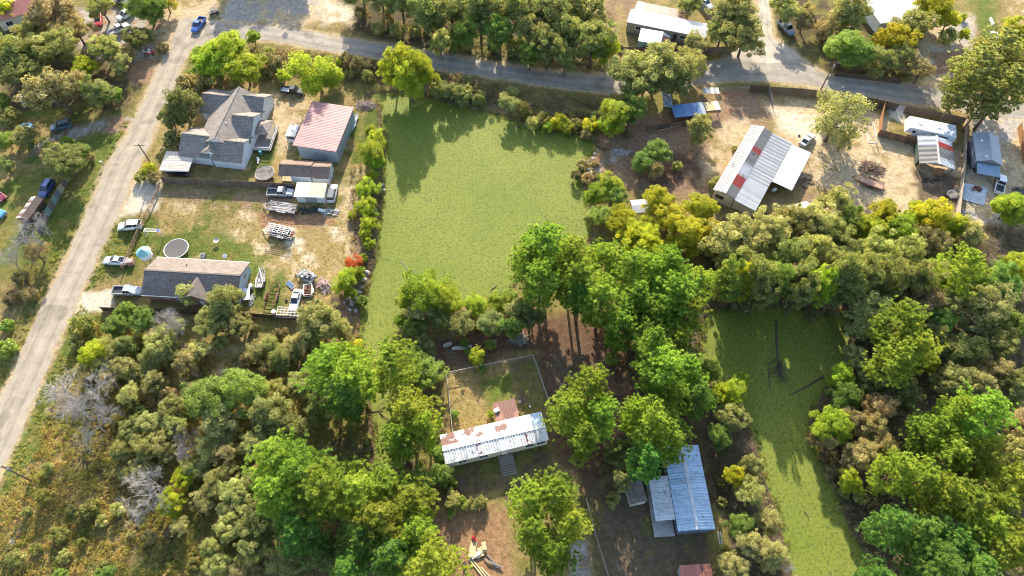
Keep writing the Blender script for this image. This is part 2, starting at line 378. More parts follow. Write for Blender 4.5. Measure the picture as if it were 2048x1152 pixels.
# beyond the cross road
zone([(1210,60),(1260,10),(1300,-60),(1420,-60),(1440,90),(1260,110)], GOLD, OLV, 1, 3, mix=0.42)
zone([(1180,-60),(1300,-60),(1270,20),(1210,70),(1180,40)], TAN, DIRT, 1.2)
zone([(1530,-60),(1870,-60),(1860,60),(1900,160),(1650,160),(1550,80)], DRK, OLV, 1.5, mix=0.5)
zone([(1840,30),(1960,30),(1945,110),(1900,180),(1850,180),(1840,90)], GRV, SAND, 1.5, 4)
zone([(1930,-60),(1985,-60),(2000,80),(1965,100)], GR, OLV, 1, 2, mix=0.45)
zone([(1865,105),(1965,100),(1960,150),(1870,150)], RED, DIRT, 1, 3)
zone([(1985,-60),(2100,-60),(2100,60),(2030,50)], SAND, TAN, 1.5)
# near side yards
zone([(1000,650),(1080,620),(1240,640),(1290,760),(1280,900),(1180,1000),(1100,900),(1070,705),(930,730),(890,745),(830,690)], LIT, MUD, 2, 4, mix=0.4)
zone([(1215,740),(1260,750),(1255,880),(1215,890)], RED, LIT, 1, 3)
zone([(890,752),(1062,716),(1092,830),(902,866)], GOLD, TAN, 0.8, 2, mix=0.45)
zone([(960,760),(1022,745),(1030,800),(980,812)], GR, OLV, 0.8, 2.5, mix=0.4)
zone([(1022,722),(1064,716),(1092,820),(1040,830)], MUD, OLV, 1, 2, mix=0.5)
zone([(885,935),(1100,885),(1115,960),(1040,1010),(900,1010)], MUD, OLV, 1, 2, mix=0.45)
zone([(930,985),(1010,975),(1000,1010),(940,1020)], GOLD, OLV, 0.8, 2)
zone([(870,1020),(1010,1010),(1030,1160),(890,1160)], (.27,.16,.085), GOLD, 1.2, 2, mix=0.4)
zone([(1130,1080),(1175,1080),(1185,1160),(1135,1160)], GRV, DIRT, 0.6, 1.5)
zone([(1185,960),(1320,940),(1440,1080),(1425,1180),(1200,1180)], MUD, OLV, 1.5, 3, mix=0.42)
zone([(1425,1010),(1450,1020),(1455,1180),(1425,1180)], GOLD, OLV, 0.6, 1.5)
# sandy road edges, pond margins
for rp in RPOLY:
    d = sdist(gx, gy, rp); m = (sstep(1.3, 0.1, d + (n2 - 0.5) * 2.0) * 0.85)[:, None]
    col[:] = col * (1 - m) + np.array(SAND) * m
sp = np.minimum(sdist(gx, gy, PW1), sdist(gx, gy, PW2))
m = (sstep(1.6, 0.3, sp + (n2 - 0.5) * 2.4))[:, None]; col[:] = col * (1 - m) + np.array(MUD) * m
col *= (0.78 + 0.44 * n2 * 0.6 + 0.44 * n4 * 0.4)[:, None] * (0.85 + 0.3 * n3)[:, None]
gz = np.where(sp < 1.2, -1.1 * sstep(1.2, -1.0, sp), 0.0)
nx, ny = len(xs), len(ys); ii = np.arange(nx * ny).reshape(ny, nx)
fq = np.stack([ii[:-1, :-1], ii[:-1, 1:], ii[1:, 1:], ii[1:, :-1]], -1).reshape(-1, 4)
me = bpy.data.meshes.new('ground'); me.from_pydata(np.stack([gx, gy, gz], 1), [], fq)
ca = me.color_attributes.new('soil', 'FLOAT_COLOR', 'POINT'); ca.data.foreach_set('color', np.concatenate([col, np.ones((len(col), 1))], 1).astype(np.float32).ravel())
me.shade_smooth()
gm, nt, b = newmat('ground_soil_grass')
at = nt.nodes.new('ShaderNodeAttribute'); at.attribute_name = 'soil'
c = mixc(nt, 1.0, at.outputs['Color'], ramp(nt, noise(nt, 1.1, 8, 0.75), [(0.28, 0.5), (0.5, 1.0), (0.72, 1.5)]), 'MULTIPLY')
c = mixc(nt, 1.0, c, ramp(nt, noise(nt, 4.2, 5, 0.85, stretch=(1, 1.8, 1)), [(0.32, 0.55), (0.68, 1.35)]), 'MULTIPLY')
nt.links.new(c, b.inputs['Base Color']); b.inputs['Roughness'].default_value = 0.95; b.inputs['Specular IOR Level'].default_value = 0.1
bump(nt, b, noise(nt, 2.4, 8, 0.8), 0.9, 0.22)
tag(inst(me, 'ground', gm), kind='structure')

# ------------------------------------------------------------------ roads
def road(name, pairs, m, z=0.02, sub=8):
    P = [(G(*a, z), G(*b_, z)) for a, b_ in pairs]; V = []; F = []; A = []; k = 8
    rows = []
    for i in range(len(P) - 1):
        p0 = P[max(i - 1, 0)]; p1 = P[i]; p2 = P[i + 1]; p3 = P[min(i + 2, len(P) - 1)]
        for j in range(sub if i < len(P) - 2 else sub + 1):
            t = j / sub
            def cr(a, b, c, d): return 0.5 * ((2 * b) + (c - a) * t + (2 * a - 5 * b + 4 * c - d) * t * t + (3 * b - a - 3 * c + d) * t ** 3)
            rows.append((cr(p0[0], p1[0], p2[0], p3[0]), cr(p0[1], p1[1], p2[1], p3[1])))
    for r, (a, b_) in enumerate(rows):
        for i in range(k + 1):
            t = i / k; p = a.lerp(b_, t)
            if i in (0, k):
                j = (vnoise(np.array([p.x / 1.1]), np.array([p.y / 1.1]), 3)[0] - 0.5) * 0.9 + (vnoise(np.array([p.x / 4]), np.array([p.y / 4]), 4)[0] - 0.5) * 0.8
                p = p + (b_ - a).normalized() * j
            V.append((p.x, p.y, z + (0.05 * (1 - (2 * t - 1) ** 2)))); A.append(t)
    for r in range(len(rows) - 1):
        for i in range(k): F.append((r * (k + 1) + i, r * (k + 1) + i + 1, (r + 1) * (k + 1) + i + 1, (r + 1) * (k + 1) + i))
    me = bpy.data.meshes.new(name); me.from_pydata(V, [], F); q = me.attributes.new('across', 'FLOAT', 'POINT'); q.data.foreach_set('value', A); me.shade_smooth()
    return tag(inst(me, name, m), kind='structure')
def asphalt(name, col, sandc, sand_amt):
    m, nt, b = newmat(name)
    c = mixc(nt, 1.0, col, ramp(nt, noise(nt, 0.35, 7, 0.7), [(0.3, 0.72), (0.7, 1.2)]), 'MULTIPLY')
    at = nt.nodes.new('ShaderNodeAttribute'); at.attribute_name = 'across'
    tr = ramp(nt, at.outputs['Fac'], [(0.0, 0.9), (0.10, 0.25), (0.28, 0.0), (0.46, 0.0), (0.5, 0.55), (0.54, 0.05), (0.74, 0.0), (0.9, 0.25), (1.0, 0.9)])
    nn = ramp(nt, noise(nt, 0.9, 6, 0.7), [(0.35, 0.2), (0.65, 1.0)])
    f = nt.nodes.new('ShaderNodeMath'); f.operation = 'MULTIPLY'; nt.links.new(tr, f.inputs[0]); nt.links.new(nn, f.inputs[1])
    f2 = nt.nodes.new('ShaderNodeMath'); f2.operation = 'MULTIPLY'; f2.inputs[1].default_value = sand_amt; nt.links.new(f.outputs[0], f2.inputs[0])
    c = mixc(nt, f2.outputs[0], c, sandc)
    c = mixc(nt, 1.0, c, ramp(nt, noise(nt, 9, 4, 0.8), [(0.3, 0.86), (0.7, 1.1)]), 'MULTIPLY')
    vo = nt.nodes.new('ShaderNodeTexVoronoi'); vo.feature = 'DISTANCE_TO_EDGE'; vo.inputs['Scale'].default_value = 0.13
    wv = nt.nodes.new('ShaderNodeTexCoord'); ad = nt.nodes.new('ShaderNodeMixRGB'); ad.inputs[0].default_value = 0.02
    nt.links.new(wv.outputs['Object'], vo.inputs['Vector'])
    cr = ramp(nt, vo.outputs['Distance'], [(0.0, 0.5), (0.012, 1.0)])
    c = mixc(nt, 0.22, c, mixc(nt, 1.0, c, cr, 'MULTIPLY'))
    c = mixc(nt, 1.0, c, ramp(nt, at.outputs['Fac'], [(0, .92), (.17, 1.06), (.25, .87), (.34, 1.04), (.5, 1.12), (.64, 1.04), (.74, .87), (.83, 1.06), (1, .92)]), 'MULTIPLY')
    pt_ = ramp(nt, noise(nt, 0.16, 2, 0.4), [(0.60, 1.0), (0.615, 0.80)]); c = mixc(nt, 1.0, c, pt_, 'MULTIPLY')
    nt.links.new(c, b.inputs['Base Color']); b.inputs['Roughness'].default_value = 0.9; b.inputs['Specular IOR Level'].default_value = 0.2
    bump(nt, b, noise(nt, 12, 4), 0.25, 0.02)
    return m
M_A = asphalt('road_bleached_asphalt', (0.30, 0.255, 0.195), (0.42, 0.345, 0.25), 0.9)
M_B = asphalt('road_grey_asphalt', (0.275, 0.242, 0.198), (0.42, 0.345, 0.24), 0.8)
M_C = asphalt('road_gravel', (0.36, 0.32, 0.26), (0.5, 0.43, 0.33), 0.9)
road('road', ROAD_A, M_A, 0.024); road('road', ROAD_B, M_B, 0.012); road('road', ROAD_C, M_C, 0.004)

# ------------------------------------------------------------------ ponds covered with duckweed
m, nt, b = newmat('pond_duckweed')
c = mixc(nt, ramp(nt, noise(nt, 0.06, 4, 0.6), [(0.35, 0.0), (0.65, 1.0)]), (0.136, 0.172, 0.021), (0.176, 0.196, 0.032))
c = mixc(nt, ramp(nt, noise(nt, 2.3, 3, 0.6), [(0.36, 0.75), (0.52, 0.0)]), c, (0.052, 0.078, 0.015))
c = mixc(nt, ramp(nt, noise(nt, 5.5, 2, 0.6), [(0.52, 0.0), (0.7, 0.5)]), c, (0.22, 0.21, 0.05))
c = mixc(nt, ramp(nt, noise(nt, 0.22, 6, 0.7), [(0.56, 0.0), (0.75, 0.35)]), c, (0.07, 0.095, 0.02))
nt.links.new(c, b.inputs['Base Color']); b.inputs['Roughness'].default_value = 0.8; b.inputs['Specular IOR Level'].default_value = 0.2
bump(nt, b, noise(nt, 3.0, 4), 0.5, 0.05)
for P in (PW1, PW2):
    mb = MB(); cx = sum(p[0] for p in P) / len(P); mb.v = [(p[0], p[1], POND_Z) for p in P]
    # widen slightly so that the banks, not the sheet's rim, draw the shoreline
    Q = []
    n = len(P)
    for i in range(n):
        a = Vector(P[i - 1]); b_ = Vector(P[i]); c_ = Vector(P[(i + 1) % n]); t = (c_ - a).normalized(); nrm = Vector((t.y, -t.x))
        ar = sum(P[k][0] * P[(k + 1) % n][1] - P[(k + 1) % n][0] * P[k][1] for k in range(n))
        Q.append(b_ + nrm * (0.9 if ar > 0 else -0.9))
    me = bpy.data.meshes.new('pond'); me.from_pydata([(q.x, q.y, POND_Z) for q in Q], [], [tuple(range(n))])
    bm = bmesh.new(); bm.from_mesh(me); bmesh.ops.triangulate(bm, faces=bm.faces); bmesh.ops.recalc_face_normals(bm, faces=bm.faces)
    for f in bm.faces:
        if f.normal.z < 0: f.normal_flip()
    bm.to_mesh(me); bm.free()
    tag(inst(me, 'pond', m), kind='structure')
# ------------------------------------------------------------------ foliage meshes
def quads_mesh(name, P, Nn, size, asp, tint, rg, fold=0.25):
    "one rhombic leaf per point, facing about Nn"
    n = len(P); a = rg.normal(size=(n, 3)); t = np.cross(Nn, a); t /= np.linalg.norm(t, axis=1, keepdims=True) + 1e-9
    bt = np.cross(Nn, t); L = size[:, None]; W = L * asp
    v = np.empty((n, 4, 3)); v[:, 0] = P - t * L; v[:, 1] = P + bt * W + Nn * L * fold; v[:, 2] = P + t * L; v[:, 3] = P - bt * W + Nn * L * fold
    return v.reshape(-1, 3), np.arange(4 * n).reshape(n, 4), np.repeat(tint, 4)
def build(name, V, F, T):
    me = bpy.data.meshes.new(name); me.from_pydata(V, [], F)
    a = me.attributes.new('tint', 'FLOAT', 'POINT'); a.data.foreach_set('value', T.astype(np.float32)); return me
def unit(rg, n):
    d = rg.normal(size=(n, 3)); return d / np.linalg.norm(d, axis=1, keepdims=True)
def broadleaf(seed, r=4.5, h=9.5, clumps=90, per=120, leaf=0.26, cr=(0.85, 1.45), lobes=6, base=0.25, droop=0.0, hollow=0.45):
    "crown of leaf clumps inside a few overlapping lobes, on limbs that reach the clumps"
    rg = np.random.default_rng(seed)
    z0 = h * base; zc = (z0 + h) / 2; rz = (h - z0) / 2
    L = []
    for i in range(lobes):
        a = 2 * math.pi * (i + rg.uniform(-.4, .4)) / lobes; k = rg.uniform(.22, .68)
        L.append((math.cos(a) * r * k, math.sin(a) * r * k, zc + rz * rg.uniform(-.5, .4), r * rg.uniform(.28, .6)))
    L.append((rg.uniform(-.2, .2) * r, rg.uniform(-.2, .2) * r, zc + rz * .35, r * rg.uniform(.5, .65)))
    Cn = []
    while len(Cn) < clumps:
        l = L[rg.integers(len(L))]; d = unit(rg, 1)[0]; q = rg.uniform(hollow, 1.0) ** 0.5
        p = np.array(l[:3]) + d * np.array([1, 1, .85]) * l[3] * q * (1.0 if rg.uniform() < .88 else rg.uniform(1.1, 1.4))
        if p[2] < z0 * .8: continue
        Cn.append(p)
    Cn = np.array(Cn); Pl = []; Nl = []; Sl = []; Tl = []
    for c in Cn:
        n = int(per * rg.uniform(.6, 1.3)); rr = rg.uniform(*cr); d = unit(rg, n)
        q = rg.uniform(.35, 1.0, n) ** .6
        p = c + d * np.array([1, 1, .62]) * rr * q[:, None]
        if droop: p[:, 2] -= droop * rg.uniform(0, 1, n) ** 2 * rr
        nn = d * .7 + unit(rg, n) * .8 + np.array([0, 0, .55]); nn /= np.linalg.norm(nn, axis=1, keepdims=True)
        Pl.append(p); Nl.append(nn); Sl.append(leaf * rg.uniform(.6, 1.3, n)); Tl.append(np.clip(rg.normal(.45, .2, n) + rg.normal(0, .14), 0, 1))
    V, F, T = quads_mesh('x', np.concatenate(Pl), np.concatenate(Nl), np.concatenate(Sl), 0.55, np.concatenate(Tl), rg)
    crown = build('crown', V, F, T)
    mb = MB(); th = z0 * 1.5; tr = 0.045 * r + .04
    mb.tube((0, 0, -.3), (0, 0, th * .6), tr * 1.3, tr, 7); mb.tube((0, 0, th * .6), (r * .04, 0, th), tr, tr * .8, 7)
    order = np.argsort(-np.linalg.norm(Cn[:, :2], axis=1))
    for l in L:
        m_ = np.array([l[0] * .55, l[1] * .55, (th + l[2]) / 2 - .2]); mb.tube((r * .04, 0, th * .92), m_, tr * .6, tr * .4, 5); mb.tube(m_, l[:3], tr * .4, tr * .2, 5)
        dd = np.linalg.norm(Cn - np.array(l[:3]), axis=1)
        for k in np.argsort(dd)[2:9]: mb.tube(l[:3], Cn[k], tr * .2, tr * .05, 4, False)
    return crown, mb.mesh('trunk', True)
def pine(seed, r=4.0, h=18.0, puffs=520, blades=34, base=0.42):
    "whorled boughs carrying needle puffs, denser towards the domed top"
    rg = np.random.default_rng(seed); Pc = []; mb = MB(); tr = .05 * r + .06
    lean = rg.uniform(-.3, .3, 2)
    def ax(z): return np.array([lean[0] * z / h, lean[1] * z / h, z])
    mb.tube((0, 0, -.3), ax(h * .5), tr * 1.25, tr * .8, 8); mb.tube(ax(h * .5), ax(h * .93), tr * .8, tr * .08, 6)
    nb = 76
    for i in range(nb):
        t = (i + rg.uniform(0, 1)) / nb; z = h * (base + (1 - base) * t)
        prof = (min(1.0, (1 - t) * 1.9 + .16) ** .7) * (0.5 + .5 * min(1, t * 2.6))
        a = i * 2.4 + rg.uniform(-.5, .5); L = r * prof * rg.uniform(.55, 1.22) * (1 + .22 * math.sin(3 * a + 7 * t + seed) + .12 * math.sin(5 * a - 9 * t)); rise = rg.uniform(.02, .32) + .3 * t
        p0 = ax(z); p1 = p0 + np.array([math.cos(a) * L, math.sin(a) * L, L * rise]); mid = (p0 + p1) / 2 - np.array([0, 0, L * .06])
        mb.tube(p0, mid, .05 * (1.15 - t), .035 * (1.15 - t), 4, False); mb.tube(mid, p1, .035 * (1.15 - t), .012, 4, False)
        k = max(4, int(puffs / nb * (L / (r * .6))))
        for j in range(k):
            s = rg.uniform(.38 if t < .6 else .08, 1.0) ** .7; side = rg.normal(0, .17) * L * (.5 + s)
            q = (p0 + (mid - p0) * s * 2) if s < .5 else (mid + (p1 - mid) * (s - .5) * 2)
            q = q + np.array([-math.sin(a) * side, math.cos(a) * side, rg.uniform(-.05, .32)])
            Pc.append(q)
    for j in range(40): Pc.append(ax(h * rg.uniform(.88, 1.0)) + rg.normal(0, .45, 3) * np.array([1, 1, .5]))
    Pc = np.array(Pc); n = len(Pc); m_ = blades
    d = unit(rg, n * m_); d[:, 2] = np.abs(d[:, 2]) * .9 + rg.uniform(-.45, .2, n * m_); d /= np.linalg.norm(d, axis=1, keepdims=True)
    L = rg.uniform(.26, .48, n * m_) * np.repeat(rg.uniform(.75, 1.25, n), m_); c = np.repeat(Pc, m_, 0)
    sd_ = np.cross(d, unit(rg, n * m_)); sd_ /= np.linalg.norm(sd_, axis=1, keepdims=True) + 1e-9
    V = np.empty((n * m_, 3, 3)); V[:, 0] = c + d * (L * .12)[:, None] - sd_ * .02; V[:, 1] = c + d * (L * .12)[:, None] + sd_ * .02
    V[:, 2] = c + d * L[:, None]; V[:, 0] += d * (L * .45)[:, None] - sd_ * .034; V[:, 1] += d * (L * .45)[:, None] + sd_ * .034
    # wedge: base, two shoulders, tip as two triangles
    W4 = np.empty((n * m_, 4, 3)); W4[:, 0] = c; W4[:, 1] = V[:, 0]; W4[:, 2] = V[:, 2]; W4[:, 3] = V[:, 1]
    tint = np.clip(np.repeat(rg.normal(.42, .15, n), m_) + rg.normal(0, .14, n * m_), 0, 1)
    return build('crown', W4.reshape(-1, 3), np.arange(4 * n * m_).reshape(-1, 4), np.repeat(tint, 4)), mb.mesh('trunk', True)
def dead(seed, r=4.5, h=8.0, lv=5):
    "bare crown: limbs fork down to twigs"
    rg = np.random.default_rng(seed); S = []
    def grow(p, d, L, rad, k):
        q = p + d * L * .5 + unit(rg, 1)[0] * L * .06; e = q + (d + unit(rg, 1)[0] * .2) * L * .5
        S.append((k, p, q, rad, rad * .8)); S.append((k, q, e, rad * .8, rad * .55))
        if k == 0: return
        for i in range(rg.integers(3, 5) if k > 2 else 5):
            f = rg.uniform(.4, 1.0) if k < lv else rg.uniform(.7, 1.0); o = p + (e - p) * f
            nd = d * rg.uniform(.5, .9) + unit(rg, 1)[0] * (.9 if k < lv else .8); nd[2] += .14; nd /= np.linalg.norm(nd)
            grow(o, nd, L * rg.uniform(.6, .84), max(rad * .5, .014), k - 1)
    grow(np.array([0, 0, -.2]), np.array([0, 0, 1.0]), h * .34, .034 * r, lv)
    q = np.array([s[2] for s in S]); s = r / np.percentile(np.linalg.norm(q[:, :2], axis=1), 97); sz = h / q[:, 2].max(); m3 = np.array([s, s, sz])
    tk = MB(); br = MB()
    for k, p, e, ra, rb in S: (tk if k == lv else br).tube(p * m3, e * m3, ra, rb, 6 if k >= lv - 1 else 3, False)
    return br.mesh('branches'), tk.mesh('trunk', True)
def bush(seed, r=1.7, h=2.2, clumps=26, per=75, leaf=0.15, spiky=0.0):
    rg = np.random.default_rng(seed); Pl = []; Nl = []; Sl = []; Tl = []
    for i in range(clumps):
        d = unit(rg, 1)[0]; c = np.array([d[0] * r * .62, d[1] * r * .62, h * .5 + d[2] * h * .36]); rr = rg.uniform(.3, .55) * r * .62
        n = int(per * rg.uniform(.6, 1.3)); dd = unit(rg, n); p = c + dd * rr * (rg.uniform(.3, 1, n) ** .6)[:, None]
        if spiky: p[:, 2] += rg.uniform(0, 1, n) ** 3 * spiky
        p[:, 2] = np.maximum(p[:, 2], .04)
        nn = dd * .6 + unit(rg, n) * .8 + np.array([0, 0, .5]); nn /= np.linalg.norm(nn, axis=1, keepdims=True)
        Pl.append(p); Nl.append(nn); Sl.append(leaf * rg.uniform(.6, 1.3, n)); Tl.append(np.clip(rg.normal(.45, .2, n) + rg.normal(0, .14), 0, 1))
    V, F, T = quads_mesh('x', np.concatenate(Pl), np.concatenate(Nl), np.concatenate(Sl), .55, np.concatenate(Tl), rg)
    return build('shrub', V, F, T)

PROTO = {
 'oak': [broadleaf(100 + i, 4.5, 9.5, 190, 112, .15, (.38, 1.0), 8, .18) for i in range(5)],
 'leafy': [broadleaf(200 + i, 4.5, 10.5, 175, 115, .165, (.45, 1.15), 7, .14) for i in range(4)],
 'willow': [broadleaf(300 + i, 4.5, 9.5, 115, 160, .15, (.6, 1.1), 5, .12, 1.3) for i in range(3)],
 'sparse': [broadleaf(400 + i, 4.5, 9.0, 80, 85, .16, (.55, 1.0), 7, .28, 0, .65) for i in range(3)],
 'pine': [pine(500 + i, 4.0, 17 + i % 3, 980, 32, .24 + .05 * (i % 3)) for i in range(6)],
 'dead': [dead(600 + i, 4.5, 8.0) for i in range(4)],
 'cedar': [broadleaf(700 + i, 2.6, 8.0, 85, 100, .17, (.5, .85), 4, .08) for i in range(2)],
}
PR = {'oak': (4.5, 9.5), 'leafy': (4.5, 10.5), 'willow': (4.5, 9.5), 'sparse': (4.5, 9.0), 'pine': (4.0, 18.0), 'dead': (4.2, 8.0), 'cedar': (2.6, 8.0)}
BUSH = [bush(800 + i, 1.7, 2.0 + .3 * (i % 3), 26, 75, .14, .6 if i % 2 else 0) for i in range(6)]
LM = {
 'pine': leafmat('needles_bright', (.06, .10, .016), (.14, .20, .028), (.23, .28, .055), .40),
 'pine_y': leafmat('needles_yellowish', (.075, .105, .016), (.165, .20, .03), (.25, .27, .06), .40),
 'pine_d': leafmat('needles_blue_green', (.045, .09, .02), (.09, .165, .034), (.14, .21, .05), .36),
 'oak': leafmat('leaves_olive', (.075, .09, .028), (.165, .172, .056), (.30, .29, .14), .38),
 'oak_d': leafmat('leaves_dark_olive', (.055, .072, .022), (.12, .138, .042), (.23, .23, .10), .36),
 'oak_p': leafmat('leaves_pale_sage', (.09, .10, .035), (.20, .20, .075), (.33, .31, .15), .32),
 'tan': leafmat('leaves_tan_brown', (.085, .07, .03), (.18, .15, .065), (.30, .245, .13), .3),
 'green': leafmat('leaves_green', (.05, .085, .018), (.115, .165, .034), (.19, .235, .06), .4),
 'lime': leafmat('leaves_lime', (.075, .11, .012), (.165, .21, .022), (.26, .285, .04), .46),
 'yellow': leafmat('leaves_yellow', (.10, .125, .012), (.215, .225, .018), (.34, .30, .03), .46),
 'gold': leafmat('leaves_gold', (.14, .14, .012), (.27, .245, .02), (.38, .31, .035), .46),
 'rust': leafmat('leaves_rust', (.16, .045, .015), (.30, .085, .025), (.38, .14, .04), .35),
 'grass': leafmat('weeds_green_gold', (.05, .07, .015), (.13, .13, .03), (.24, .19, .07), .4),
 'weed': leafmat('weeds_olive_gold', (.05, .065, .016), (.125, .12, .032), (.22, .185, .07), .38),
 'straw': leafmat('weeds_straw', (.12, .09, .03), (.25, .18, .06), (.38, .29, .12), .35),
 'bramble': leafmat('brambles_brown', (.045, .05, .018), (.11, .095, .04), (.21, .16, .09), .28),
}
BARK = plain('bark_grey_brown', (.16, .12, .09), .95, .4, 3.0, bmp=.5)
BARKP = plain('bark_pine', (.17, .10, .07), .95, .4, 3.0, bmp=.5)
DEADW = plain('wood_dead_grey', (.33, .30, .275), .9, .3, 2.0)
DEADB = plain('wood_dead_brown', (.27, .19, .14), .9, .3, 2.0)

# kind code -> prototype, material, look in words, noun
TK = {
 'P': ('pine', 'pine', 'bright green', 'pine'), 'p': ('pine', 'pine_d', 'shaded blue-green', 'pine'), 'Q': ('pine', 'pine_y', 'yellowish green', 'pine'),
 'R': ('pine', 'oak', 'olive', 'pine'), 'O': ('oak', 'oak', 'olive', 'oak'), 'o': ('oak', 'oak_d', 'dark olive', 'oak'), 'A': ('oak', 'oak_p', 'pale sage', 'oak'), 'B': ('oak', 'tan', 'tan-brown', 'oak'),
 'G': ('leafy', 'green', 'green leafy', 'tree'), 'g': ('leafy', 'oak_d', 'dark leafy', 'tree'), 'W': ('willow', 'lime', 'lime green', 'willow'), 'L': ('leafy', 'lime', 'lime green leafy', 'tree'),
 'Y': ('leafy', 'yellow', 'yellow', 'tree'), 'y': ('oak', 'yellow', 'yellow-green', 'oak'), 'Z': ('leafy', 'gold', 'golden', 'tree'), 'S': ('sparse', 'oak_p', 'thin-crowned', 'tree'), 's': ('sparse', 'tan', 'half-bare brown', 'tree'),
 'D': ('dead', None, 'bare grey', 'dead tree'), 'd': ('dead', None, 'bare brown', 'dead tree'), 'C': ('cedar', 'oak_d', 'slim dark', 'cedar'), 'c': ('cedar', 'green', 'slim green', 'cedar'),
}
PLACE = {
 'a': 'across the road from the hip-roofed house', 'b': 'around the lot of cars near the junction', 'c': 'between the cross road and hip-roofed house',
 'd': 'on the pond bank below the cross road', 'e': 'in the wood beyond the cross road', 'f': 'by the white mobile home beyond the road',
 'g': 'near the white-roofed house past the turnoff', 'h': 'by the blue shelter beside the pond', 'i': 'around the white canopy beside the pond',
 'j': 'between the striped-roof building and shaded pond', 'k': 'in the grove between the two ponds', 'l': 'on the near shore of the pond',
 'm': 'in the wood beyond the narrow pond', 'n': 'near the blue-roofed house', 'o': 'around the rusty-roofed mobile home', 'p': 'in the brushy field by the road',
 'q': 'in front of the long grey-roofed house', 'r': 'in the stand beside the brushy field', 's': 'along the pond bank behind the shop', 't': 'by the travel trailer and fenced yard',
}
